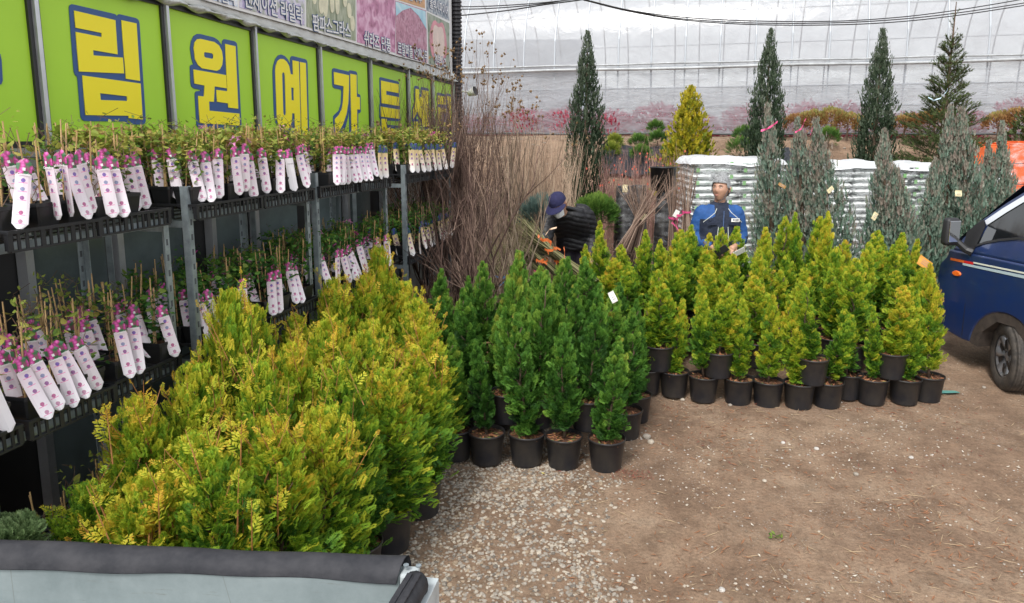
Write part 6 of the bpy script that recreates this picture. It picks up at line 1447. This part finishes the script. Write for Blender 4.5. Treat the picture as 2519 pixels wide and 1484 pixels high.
def fuse(mb, name, mats, parent, vox=.012, sm=4, disp=None, region=None):
    o = mb.build('tmp', mats[0]); md = o.modifiers.new('r', 'REMESH'); md.mode = 'VOXEL'; md.voxel_size = vox; s_ = o.modifiers.new('s', 'SMOOTH'); s_.iterations = sm; s_.factor = .6
    me = bpy.data.meshes.new_from_object(o.evaluated_get(bpy.context.evaluated_depsgraph_get())); bpy.data.objects.remove(o)
    n = len(me.vertices); co = np.empty(n*3, np.float32); me.vertices.foreach_get('co', co); co = co.reshape(-1, 3); no = np.empty(n*3, np.float32); me.vertices.foreach_get('normal', no); no = no.reshape(-1, 3)
    if disp is not None: co = co+no*disp(co)[:, None]; me.vertices.foreach_set('co', co.astype(np.float32).ravel())
    me.materials.clear(); [me.materials.append(m) for m in mats]
    if region is not None:
        mi = np.zeros(len(me.polygons), np.int32); ce = np.empty(len(me.polygons)*3, np.float32); me.polygons.foreach_get('center', ce); me.polygons.foreach_set('material_index', region(ce.reshape(-1, 3)).astype(np.int32))
    me.polygons.foreach_set('use_smooth', np.ones(len(me.polygons), bool)); me.update(); return link(name, me, parent)
def head_pts(n1=30, n2=22, s=1.0):
    V = []
    for j in range(n2+1):
        ph = math.pi*j/n2
        for i in range(n1):
            a = 2*math.pi*i/n1; x, y, z = math.sin(ph)*math.cos(a), math.sin(ph)*math.sin(a), math.cos(ph)   # face towards -y
            jaw = 1-(.36*max(0, -z)**1.3); hx, hy, hz = .079*jaw, .098*(1-.18*max(0, -z)), .123
            p = np.array([x*hx, y*hy-(.012*max(0, -z) if y < 0 else -.02*max(0, -z)*0), z*hz])
            if y < 0:
                g = lambda cx, cz, sx, sz: math.exp(-((p[0]-cx)/sx)**2-((p[2]-cz)/sz)**2)
                p[1] -= .026*g(0, -.018, .011, .020)+.014*g(0, .008, .009, .02)-.011*g(.031, .016, .016, .012)-.011*g(-.031, .016, .016, .012)+.006*g(0, .034, .045, .009)+.007*g(0, -.062, .022, .007)-.004*g(0, -.05, .02, .004)+.010*g(0, -.098, .022, .015)+.006*g(.042, -.012, .015, .013)+.006*g(-.042, -.012, .015, .013)
            V.append(p*s)
    F = [(j*n1+i, (j+1)*n1+i, (j+1)*n1+(i+1) % n1, j*n1+(i+1) % n1) for j in range(n2) for i in range(n1)]; return np.array(V), np.array(F)
def hand(mb, M, curl=.6, s=1.0, flip=1):
    """palm and five fingers; local x across, y along the fingers, z back of the hand"""
    def T(p): return M @ Vector((p[0]*flip*s, p[1]*s, p[2]*s))
    mb.tube([T((0, -.03, 0)), T((0, .02, 0)), T((0, .06, 0)), T((0, .088, -.003))], [.024*s, .033*s, .037*s, .032*s], 10)
    for k, (x, L, r_) in enumerate(((-.031, .062, .0088), (-.011, .074, .0092), (.010, .078, .0092), (.030, .070, .009))):
        p = [(x, .075, 0)]; a = 0
        for q in range(3): a += curl*(.45+.2*q); l = L*(.45, .32, .26)[q]; p.append((x*1.06, p[-1][1]+l*math.cos(a), p[-1][2]-l*math.sin(a)))
        mb.tube([T(q) for q in p], [r_*s, r_*.95*s, r_*.88*s, r_*.75*s], 8)
    mb.tube([T((.022, .0, -.004)), T((.052, .03, -.014)), T((.058, .062, -.026)), T((.048, .086, -.034))], [.013*s, .012*s, .0105*s, .009*s], 8)
def rotm(yaw, pitch, roll=0): return Matrix.Rotation(yaw, 4, 'Z') @ Matrix.Rotation(pitch, 4, 'X') @ Matrix.Rotation(roll, 4, 'Y')
def hand_frame(p, fwd, back): f = Vector(fwd).normalized(); b = Vector(back); b = (b-b.dot(f)*f).normalized(); x = f.cross(b); return Matrix(((x.x, f.x, b.x, p[0]), (x.y, f.y, b.y, p[1]), (x.z, f.z, b.z, p[2]), (0, 0, 0, 1)))
def face_parts(parent, HM, s, mask=False):
    for sx in (-1, 1):
        mb = MB(); mb.lathe([(.0005, -.011), (.007, -.009), (.0115, 0), (.007, .009), (.0005, .011)], 12); e = mb.build('eye', mat('eye_white', (.62, .58, .55), .3), parent, True); e.matrix_local = HM @ Matrix.Translation((sx*.031*s, -.0815*s, .014*s)) @ Matrix.Diagonal((1.15, .7, .45, 1))
        mb = MB(); mb.lathe([(.0005, 0), (.0052, .0), (.0045, .002), (.0005, .003)], 12); q = mb.build('iris', mat('iris', (.015, .01, .008), .2), e); q.matrix_local = Matrix.Translation((-.003, -.0118, 0)) @ Matrix.Rotation(R(90), 4, 'X') @ Matrix.Diagonal((1, 1.6, 1, 1))
        mb = MB(); mb.tube([(sx*.014*s, -.094*s, .030*s), (sx*.031*s, -.0955*s, .037*s), (sx*.05*s, -.081*s, .032*s)], [.002, .0034, .002], 6); b = mb.build('eyebrow', hair_blk, parent); b.matrix_local = HM
        mb = MB(); mb.tube([(sx*.080*s, .004*s, -.03*s), (sx*.088*s, .012*s, -.012*s), (sx*.090*s, .016*s, .012*s), (sx*.083*s, .010*s, .026*s), (sx*.079*s, -.002*s, .012*s), (sx*.080*s, 0, -.02*s)], [.006*s, .008*s, .009*s, .008*s, .006*s, .005*s], 8); b = mb.build('ear', skin_m, parent, True); b.matrix_local = HM
    if not mask:
        mb = MB(); mb.tube([(-.024*s, -.0935*s, -.0555*s), (-.01*s, -.1035*s, -.053*s), (0, -.1045*s, -.0545*s), (.01*s, -.1035*s, -.053*s), (.024*s, -.0935*s, -.0555*s)], [.0015, .0035, .0032, .0035, .0015], 6); mb.tube([(-.019*s, -.095*s, -.0605*s), (0, -.105*s, -.064*s), (.019*s, -.095*s, -.0605*s)], [.0018, .0042, .0018], 6); m_ = mb.build('mouth', mat('lips', (.38, .15, .12), .5), parent, True); m_.matrix_local = HM
def qnoise(f, a, sd_=0): return lambda c: a*(value_noise(c[:, 0]*f+c[:, 1]*f*.7, c[:, 2]*f*.8, sd_)+value_noise(c[:, 0]*f*2.1, c[:, 2]*f*1.9+c[:, 1]*f*2, sd_+3)*.6-.8)
# --- man in the blue work jacket, facing the camera and looking to the left
Y2 = 7.8; p = at(1774, 433, Y2); z2 = gz(Y2); H2 = p.z-z2; X2 = p.x
man = thing('person', 'man with grey hair in a blue and navy work jacket looking left, holding papers', 'person', (X2, Y2, z2))
hs2 = 1.06; HM = Matrix.Translation((0, -.015, H2-.13*hs2)) @ rotm(R(-40), R(-4))
sh = H2-.333
mb = MB(); hv, hf = head_pts(s=hs2); hv4 = np.array([tuple(HM @ Vector(v)) for v in hv]); mb.add(hv4, hf)
limb(mb, [(0, .03, sh-.02), (0, .015, sh+.06), (0, .0, H2-.17)], [.068, .058, .055])
torso(mb, [((0, .02, .86), .155, .11, 0), ((0, .02, 1.05), .15, .105, 0), ((0, .02, 1.25), .17, .115, 0), ((0, .03, sh), .15, .09, 0), ((0, .03, sh+.03), .07, .06, 0)])
ES = [(-.185, .03, sh-.065), (-.235, .02, sh-.32), (-.105, -.24, sh-.395)]; ED = [(.185, .03, sh-.065), (.245, .02, sh-.32), (.10, -.24, sh-.38)]
for S_ in (ES, ED): limb(mb, [S_[0], S_[1], S_[2]], [.05, .042, .028])
hand(mb, hand_frame(ES[2], (.6, -.55, -.25), (-.3, -.5, .8)), .7, .95, 1); hand(mb, hand_frame(ED[2], (-.5, -.6, -.15), (.2, -.5, .8)), .6, .95, -1)
for sx in (-1, 1): limb(mb, [(sx*.085, .02, .90), (sx*.10, .0, .48), (sx*.11, .03, .08), (sx*.12, -.1, .05)], [.085, .055, .042, .035])
body = fuse(mb, 'body', [skin_m], man, .008, 1)
face_parts(man, HM, hs2)
mb = MB(); v2, f2 = head_pts(s=hs2*1.13); k = []
keep = lambda q: (q[:, 2] > .040) | ((q[:, 1] > -.004) & (q[:, 2] > -.06)) | ((q[:, 1] > -.055) & (q[:, 2] > .005))
kv = keep(v2/hs2); fk = f2[kv[f2].all(axis=1)]; rs = np.random.default_rng(5)
v3 = v2*(1+rs.uniform(0, .045, len(v2)))[:, None]; v3[:, 2] += .022*np.clip(v2[:, 2]/.1, 0, 1)*(1-(v2[:, 0]/.1)**2)-.006
v3 = np.array([tuple(HM @ Vector(v)) for v in v3]); mb.add(v3, fk); hr = mb.build('hair', hair_grey, man); sd__ = hr.modifiers.new('s', 'SUBSURF'); sd__.levels = 1; sd__.render_levels = 1
mb = MB(); n_ = 900; ii = rs.integers(0, len(fk), n_); P = v3[fk[ii]].mean(axis=1)+rs.normal(0, .004, (n_, 3)); ctr = np.array(HM.translation); d = P-ctr; d /= np.linalg.norm(d, axis=1)[:, None]; d = d*.5+rs.normal(0, .6, (n_, 3)); d /= np.linalg.norm(d, axis=1)[:, None]; L = rs.uniform(.008, .018, n_)[:, None]; sdv = np.cross(d, rs.normal(0, 1, (n_, 3))); sdv *= .0012/(np.linalg.norm(sdv, axis=1)[:, None])
mb.add(np.stack([P-sdv, P+sdv, P+d*L], 1).reshape(-1, 3), np.arange(3*n_).reshape(-1, 3)); o = mb.build('hair_strands', mat('light_grey_hair', (.52, .53, .54), .6), man); o['kind'] = 'stuff'
mb = MB(); torso(mb, [((0, .02, .86), .215, .155, 0), ((0, .02, 1.0), .21, .16, 0), ((0, .015, 1.2), .215, .155, 0), ((0, .02, sh-.12), .215, .145, 0), ((0, .025, sh-.03), .185, .12, 0), ((0, .02, sh+.035), .11, .09, 0), ((0, .012, sh+.058), .074, .072, 0)])
for S_ in (ES, ED): limb(mb, [((S_[0][0]*.7), S_[0][1], S_[0][2]+.01), S_[0], S_[1], (S_[2][0]*1.1, S_[2][1]+.035, S_[2][2]+.008)], [.07, .08, .070, .050])
def reg(c):
    x = np.abs(c[:, 0]); yoke = (c[:, 2] > sh-.115+.35*np.maximum(0, .17-x)) & (x > .075+.0*x); arm = (x > .215+.0*x) & (c[:, 2] > sh-.42); fore = (x > .13) & (c[:, 1] < -.12) & (c[:, 2] < sh-.25); low_ = (c[:, 2] < sh-.30) & (x > .235) & (c[:, 1] > -.05)
    return np.where((yoke | arm | fore) & ~low_ & (c[:, 2] < sh+.035), 1, 0)
fuse(mb, 'jacket', [navy_j, blue_j], man, .010, 3, qnoise(26, .007, 2), reg)
def jplate(name, x, z, w_, h_, m, yaw=0, y=None, par=man, d=.004):
    yy = y if y is not None else -.146+.25*x*x*2; mb = MB(); mb.box((x, yy, z), (w_, d, h_), Matrix.Rotation(yaw, 4, 'Y')); return mb.build(name, m, par)
lt = mat('reflective_piping', (.55, .58, .52), .5); jplate('zip', 0.0, sh-.22, .010, .40, mat('zip_blue', (.05, .09, .2), .5), 0, -.158)
for sx in (-1, 1): jplate('pocket_zip', sx*.055, sh-.26, .006, .15, lt, sx*R(-4), -.156)
for sx in (-1, 1): o = jplate('pocket_flap', sx*.115, sh-.155, .10, .022, navy_j, 0, -.142, d=.012)
for sx in (-1, 1):
    mb = MB(); mb.tube([(sx*.06, -.10, sh+.0), (sx*.085, -.135, sh-.04), (sx*.14, -.142, sh-.085), (sx*.20, -.115, sh-.14)], .0035, 5); mb.build('piping', lt, man)
o = jplate('name_patch', .125, sh-.115, .085, .036, mat('patch_white', (.8, .8, .78), .5), 0, -.146, d=.006)
mb = MB(); mb.box((.108, -.151, sh-.112), (.012, .002, .016)); mb.box((.140, -.151, sh-.109), (.040, .002, .006)); mb.box((.140, -.151, sh-.121), (.036, .002, .005)); mb.build('patch_print', navy_j, o)
mb = MB(); limb(mb, [(0, .02, sh+.02), (0, .012, sh+.065)], [.082, .068]); mb.build('collar', navy_j, man, True)
mb = MB(); mb.tube([tuple(HM @ Vector(q)) for q in ((.085, .0, .05), (.080, -.02, -.02), (.058, -.05, -.10), (.01, -.075, -.135))], .0045, 5); mb.build('chin_strap', mat('strap_grey', (.09, .08, .08), .7), man)
mb = MB(); torso(mb, [((0, .02, .98), .175, .13, 0), ((0, .02, .84), .185, .14, 0)])
for sx in (-1, 1): limb(mb, [(sx*.09, .02, .88), (sx*.10, .0, .48), (sx*.11, .03, .10)], [.105, .08, .062])
fuse(mb, 'trousers', [trs], man, .014, 3, qnoise(18, .006, 4))
for sx in (-1, 1): mb = MB(); limb(mb, [(sx*.11, .06, .05), (sx*.12, -.05, .05), (sx*.13, -.18, .035)], [.05, .052, .035]); mb.build('shoe', dkplast, man, True)
pp = thing('paper_note', 'folded white paper in the grey haired man’s gloved hand'.replace('’', ''), 'paper', (X2+.115, Y2-.36, z2+sh-.415), 0)
mb = MB(); mb.box((0, 0, 0), (.13, .003, .075), Matrix.Rotation(R(-28), 4, 'Y') @ Matrix.Rotation(R(35), 4, 'X')); mb.build('sheet', papw, pp)
ph = thing('phone', 'dark phone held in the grey haired man left of his papers', 'phone', (X2-.06, Y2-.35, z2+sh-.40)); mb = MB(); mb.box((0, 0, 0), (.072, .01, .14), Matrix.Rotation(R(50), 4, 'Y') @ Matrix.Rotation(R(30), 4, 'X')); bevel_mesh(mb.build('case', dkplast, ph), .004)
# --- man bending over in a black quilted jacket, navy cap and white mask
Y1 = 8.25; z1 = gz(Y1); pc_ = at(1374, 477, Y1-.4); X1_ = at(1412, 610, Y1).x
m1 = thing('person', 'man in black quilted jacket, navy cap and white mask bending over the bundles', 'person', (X1_, Y1, z1))
hx = pc_.x-X1_; htop = pc_.z-z1
HM1 = Matrix.Translation((hx, -.42, htop-.115)) @ rotm(R(-32), R(34), R(-6))
mb = MB(); hv, hf = head_pts(s=1.0); mb.add(np.array([tuple(HM1 @ Vector(v)) for v in hv]), hf)
CH = Vector((hx*.5, -.16, htop-.25)); NK = Vector((hx*.85, -.30, htop-.18))
limb(mb, [tuple(CH), tuple(NK), tuple(HM1.translation)], [.09, .06, .055])
torso(mb, [((0, .05, .86), .15, .12, 0), ((-.01, .0, 1.02), .145, .12, 0), ((CH.x*.7, CH.y*.7, CH.z-.08), .16, .12, 0), ((CH.x, CH.y, CH.z), .14, .10, 0)])
A1 = [(CH.x-.19, CH.y-.02, CH.z-.03), (CH.x-.25, -.36, CH.z-.27), (CH.x-.36, -.50, CH.z-.42)]; A2 = [(CH.x+.21, CH.y+.06, CH.z-.01), (CH.x+.29, -.04, CH.z-.26), (CH.x+.27, -.20, CH.z-.50)]
for S_ in (A1, A2): limb(mb, S_, [.05, .042, .028])
hand(mb, hand_frame(A1[2], (-.6, -.4, -.6), (-.4, -.2, .8)), .8, 1.0, 1); hand(mb, hand_frame(A2[2], (-.15, -.3, -1), (.8, -.5, .1)), .7, 1.0, -1)
for sx in (-1, 1): limb(mb, [(sx*.085, .05, .88), (sx*.10, -.02, .48), (sx*.11, .03, .08), (sx*.12, -.1, .05)], [.085, .055, .042, .035])
fuse(mb, 'body', [skin_m], m1, .009, 2)
face_parts(m1, HM1, 1.0, True)
quilt = lambda c: .008*np.abs(np.sin((c[:, 2]+.25*np.abs(c[:, 0]-CH.x))*math.pi/.052))**.6+qnoise(22, .006, 5)(c)
mb = MB(); torso(mb, [((.01, .05, .84), .20, .165, 0), ((0, .03, .98), .20, .17, 0), ((CH.x*.6, CH.y*.6, CH.z-.10), .215, .165, -.1), ((CH.x, CH.y, CH.z), .205, .14, -.15), ((CH.x+.01, CH.y-.02, CH.z+.06), .16, .11, -.1), ((NK.x, NK.y+.03, NK.z+.03), .085, .08, 0)])
for S_ in (A1, A2): limb(mb, [(CH.x*.5+S_[0][0]*.5, S_[0][1], S_[0][2]+.03), S_[0], S_[1], (S_[2][0]*.96, S_[2][1]*.96, S_[2][2]+.03)], [.09, .092, .080, .055])
fuse(mb, 'jacket', [blk_j], m1, .009, 2, quilt)
mb = MB(); torso(mb, [((0, .05, .95), .165, .14, 0), ((0, .05, .82), .175, .15, 0)])
for sx in (-1, 1): limb(mb, [(sx*.09, .05, .86), (sx*.10, -.02, .48), (sx*.11, .03, .10)], [.11, .08, .062])
fuse(mb, 'trousers', [mat('dark_purple_trousers', (.028, .022, .034), .85, noise=.3)], m1, .014, 3, qnoise(18, .006, 4))
for sx in (-1, 1): mb = MB(); limb(mb, [(sx*.11, .06, .05), (sx*.12, -.05, .05), (sx*.13, -.18, .035)], [.05, .052, .035]); mb.build('shoe', dkplast, m1, True)
capm = mat('navy_cap_cloth', (.016, .017, .07), .85, noise=.25, nscale=25, bump=.3)
mb = MB(); n1, n2 = 30, 10; V = []
for j in range(n2+1):
    ph_ = R(4)+R(84)*j/n2
    for i in range(n1):
        a = 2*math.pi*i/n1; r0 = math.sin(ph_)**.8; V.append((r0*.092*math.cos(a), r0*.108*math.sin(a)+.002, .035+.105*math.cos(ph_)**.8+.002*math.cos(6*a)))
mb.add(V, [(j*n1+i, (j+1)*n1+i, (j+1)*n1+(i+1) % n1, j*n1+(i+1) % n1) for j in range(n2) for i in range(n1)]); mb.add([(0, 0, .142)]+V[:n1], [(0, 1+i, 1+(i+1) % n1) for i in range(n1)])
c_ = mb.build('cap', capm, m1, True); c_.matrix_local = HM1
mb = MB(); V = []; n = 16
for i in range(n+1):
    a = R(-165)+R(150)*i/n
    for r_, dz in ((1.0, 0), (1.35, -.010), (1.72, -.026)):
        rr2 = 1+(r_-1)*max(0, math.sin(-a))**.7; V.append((.091*rr2*math.cos(a), .107*rr2*math.sin(a), .038+dz*(rr2-1)/max(.01, r_-1) if r_ > 1 else .038))
F = [(3*i+j, 3*i+j+1, 3*i+j+4, 3*i+j+3) for i in range(n) for j in range(2)]; k = len(V)
mb.add(V+[(x, y, z-.005) for x, y, z in V], F+[tuple(a+k for a in f[::-1]) for f in F]); br = mb.build('brim', capm, c_, True)
mb = MB(); V = []; n1 = 9
for j in range(6):
    for i in range(n1):
        a = R(-155)+R(130)*i/(n1-1); t = j/5; z = -.002-.095*t; rr2 = 1.06+.10*math.sin(t*math.pi)*math.sin(-a)
        V.append((.078*rr2*math.cos(a)*(1-.28*t), .100*rr2*math.sin(a)-.004, z))
mb.add(V, [(j*n1+i, j*n1+i+1, (j+1)*n1+i+1, (j+1)*n1+i) for j in range(5) for i in range(n1-1)]); mk = mb.build('face_mask', mat('mask_white', (.82, .84, .86), .7), m1, True); mk.matrix_local = HM1

# ================================================================ STONES, LITTER ON THE GROUND
def stones(name, n, area, dens, smin, smax, mats_, sd_, flat=.6):
    rs = np.random.default_rng(sd_); x = rs.uniform(area[0], area[1], n); y = rs.uniform(area[2], area[3], n); keep = rs.uniform(0, 1, n) < dens(x, y); x, y = x[keep], y[keep]; n = len(x)
    ph = (1+5**.5)/2; ico = np.array([(-1, ph, 0), (1, ph, 0), (-1, -ph, 0), (1, -ph, 0), (0, -1, ph), (0, 1, ph), (0, -1, -ph), (0, 1, -ph), (ph, 0, -1), (ph, 0, 1), (-ph, 0, -1), (-ph, 0, 1)])/1.9
    IF = np.array([(0, 11, 5), (0, 5, 1), (0, 1, 7), (0, 7, 10), (0, 10, 11), (1, 5, 9), (5, 11, 4), (11, 10, 2), (10, 7, 6), (7, 1, 8), (3, 9, 4), (3, 4, 2), (3, 2, 6), (3, 6, 8), (3, 8, 9), (4, 9, 5), (2, 4, 11), (6, 2, 10), (8, 6, 7), (9, 8, 1)])
    s = smin+(smax-smin)*rs.beta(1.3, 3, n); V = ico[None]*(1+rs.normal(0, .16, (n, 12, 1)))*np.stack([s, s*rs.uniform(.6, 1, n), s*flat*rs.uniform(.7, 1.1, n)], -1)[:, None]
    a = rs.uniform(0, 6.28, n); c, q = np.cos(a)[:, None], np.sin(a)[:, None]; V = np.stack([V[..., 0]*c-V[..., 1]*q, V[..., 0]*q+V[..., 1]*c, V[..., 2]], -1)
    V[..., 0] += x[:, None]; V[..., 1] += y[:, None]; V[..., 2] += (ground_z(x, y)+s*.12)[:, None]
    mb = MB(); pick = rs.integers(0, len(mats_), n)
    for k in range(len(mats_)):
        w_ = pick == k; m = w_.sum(); 
        if m: mb.add(V[w_].reshape(-1, 3), (IF[None]+(np.arange(m)*12)[:, None, None]).reshape(-1, 3), k)
    o = mb.build(name, mats_); tag(o, kind='stuff'); return o
sm = [mat('stone_%s' % nm, c, .85, noise=.3, nscale=12) for nm, c in (('grey', (.34, .30, .25)), ('pale', (.47, .41, .33)), ('tan', (.33, .25, .17)), ('brown', (.22, .16, .11)), ('white', (.52, .49, .45)), ('dark', (.17, .145, .12)))]
def edge(y): return np.interp(y, [1.0, 2.6, 3.2, 4.2, 4.8, 5.3, 6.2], [.75, .70, .58, .45, .62, .55, .3])
def dgrav(x, y):
    e = edge(y)+.35*(value_noise(x*2.2, y*2.2, 11)-.5); return np.clip((e-x)/.30+.35, 0, 1)*(y < 5.9)*np.clip(.25+1.3*value_noise(x*5, y*5, 4), .3, 1)
stones('gravel', 31000, (-1.3, 1.5, 1.4, 5.9), dgrav, .008, .0215, [sm[0], sm[1], sm[0], sm[2], sm[0], sm[3], sm[1], sm[5]], 1)
def dsp(x, y): return np.clip(value_noise(x*1.7, y*1.7, 21)*1.5-.45, .08, 1)*np.clip(1.4-abs(x-2)/5, 0, 1)
stones('grit', 15000, (-.3, 6.0, 1.5, 9.0), dsp, .004, .015, [sm[0], sm[1], sm[2], sm[3], sm[1], sm[4]], 2, .5)
stones('grit', 5000, (-4, 8.0, 9.5, 16.3), lambda x, y: .6+0*x, .01, .04, [sm[2], sm[3], sm[0]], 3, .5)
# dead twigs, bark and leaf litter
rs = np.random.default_rng(4); mb = MB()
def litter(n, area, dens, L0, L1, w0, k):
    x = rs.uniform(area[0], area[1], n); y = rs.uniform(area[2], area[3], n); kp = rs.uniform(0, 1, n) < dens(x, y); x, y = x[kp], y[kp]; n = len(x); a = rs.uniform(0, 6.28, n); L = rs.uniform(L0, L1, n); W = L*rs.uniform(w0*.5, w0, n); z = ground_z(x, y)+rs.uniform(.002, .012, n); t = rs.uniform(-.012, .012, n)
    dx, dy = np.cos(a), np.sin(a); V = np.stack([np.stack([x-dx*L, y-dy*L, z], -1), np.stack([x-dy*W, y+dx*W, z+.003], -1), np.stack([x+dx*L, y+dy*L, z+t+.002], -1), np.stack([x+dy*W, y-dx*W, z+.001], -1)], 1).reshape(-1, 3)
    mb.add(V, np.arange(4*n).reshape(-1, 4), k)
lit = lambda x, y: np.clip(value_noise(x*1.1+3, y*1.1, 31)*1.9-.75, .03, 1)
litter(9000, (.3, 5.5, 1.6, 6.6), lit, .008, .035, .16, 0); litter(3200, (.3, 5.5, 1.6, 6.6), lit, .02, .07, .04, 1); litter(500, (.5, 5.5, 1.8, 6.6), lambda x, y: .4+0*x, .006, .016, .6, 2)
litter(260, (.70, .98, 4.83, 4.97), lambda x, y: .9+0*x, .004, .012, .3, 3); litter(700, (-.2, 4.6, 4.95, 6.6), lambda x, y: .5+0*x, .006, .02, .3, 3); litter(2500, (-4, 8, 9.5, 16.2), lambda x, y: .6+0*x, .02, .07, .3, 1)
o = mb.build('litter', [mat('rust_litter', (.26, .12, .06), .9), mat('dry_straw', (.38, .28, .17), .9), mat('pale_chip', (.55, .50, .42), .8), mat('red_mulch', (.20, .06, .04), .95)]); tag(o, kind='stuff')
# single larger stones and oddments
for k, (u, v, s_) in enumerate(((1590, 1078, .034), (1600, 1092, .028), (2008, 1100, .02), (1795, 1000, .018), (1678, 982, .022), (1925, 1088, .018), (2105, 1162, .02), (1388, 1258, .022), (1775, 1445, .018), (2420, 950, .018), (1880, 1180, .016), (2240, 1130, .018))):
    p = at_ground(u, v); rs = np.random.default_rng(k+60); bm = bmesh.new(); bmesh.ops.create_icosphere(bm, subdivisions=2, radius=s_); 
    for q in bm.verts: q.co *= 1+rs.normal(0, .07); q.co.z *= .65
    me = bpy.data.meshes.new('stone'); bm.to_mesh(me); bm.free(); me.materials.append(sm[(0, 1, 4)[k % 3]]); o = link('stone', me, None, (p.x, p.y, float(ground_z(p.x, p.y))+s_*.4))
    tag(o, ('pale loose stone by the right side of the green block, larger', 'pale loose stone next to the larger one by the green block', 'small pale stone in the middle of the dirt yard', 'round stone below the front golden pots, centre', 'stone at the foot of the leftmost golden pots', 'small stone in dirt below the fifth front golden pot', 'stone on open dirt right of centre', 'dark stone on the gravel strip', 'stone near the bottom edge on gravel border', 'stone near the truck wheel', 'small stone in the middle distance of the dirt', 'stone on dirt below the right golden pots')[k], 'stone', 'loose stones on the dirt')
p = at_ground(2325, 968); mb = MB(); mb.add([(-.12, -.03, .012), (.0, -.045, .02), (.13, -.01, .012), (.10, .03, .016), (-.02, .02, .022), (-.13, .03, .012)], [(0, 1, 2, 3, 4, 5)]); mb.add([(-.12, -.03, .008), (.0, -.045, .016), (.13, -.01, .008), (.10, .03, .012), (-.02, .02, .018), (-.13, .03, .008)], [(5, 4, 3, 2, 1, 0)]); o = mb.build('cloth_scrap', mat('teal_cloth', (.10, .28, .24), .8)); o.location = p; tag(o, 'small teal cloth scrap on the dirt next to the last golden pot', 'scrap')
for k, (u, v, lab) in enumerate(((1906, 1322, 'tiny green weed in the dirt near the bottom centre'), (1350, 1172, 'small yellow leaf on the gravel below the green pots'))):
    p = at_ground(u, v); rs = np.random.default_rng(k); mb = MB(); n = 16 if k == 0 else 2; P = rs.normal(0, .02, (n, 3))*[1, 1, 0]+[0, 0, .012]; place_fronds(mb, F_LEAF, P, rs.uniform(0, 6.28, n), rs.uniform(0, .6, n), rs.uniform(-1, 1, n), np.full(n, .035), rs.uniform(.4, 1, n)); o = mb.build('weed' if k == 0 else 'fallen_leaf', clem_dark if k == 0 else mat('yellow_leaf', (.6, .5, .15), .6)); o.location = (p.x, p.y, float(ground_z(p.x, p.y))); tag(o, lab, 'weed' if k == 0 else 'leaf')
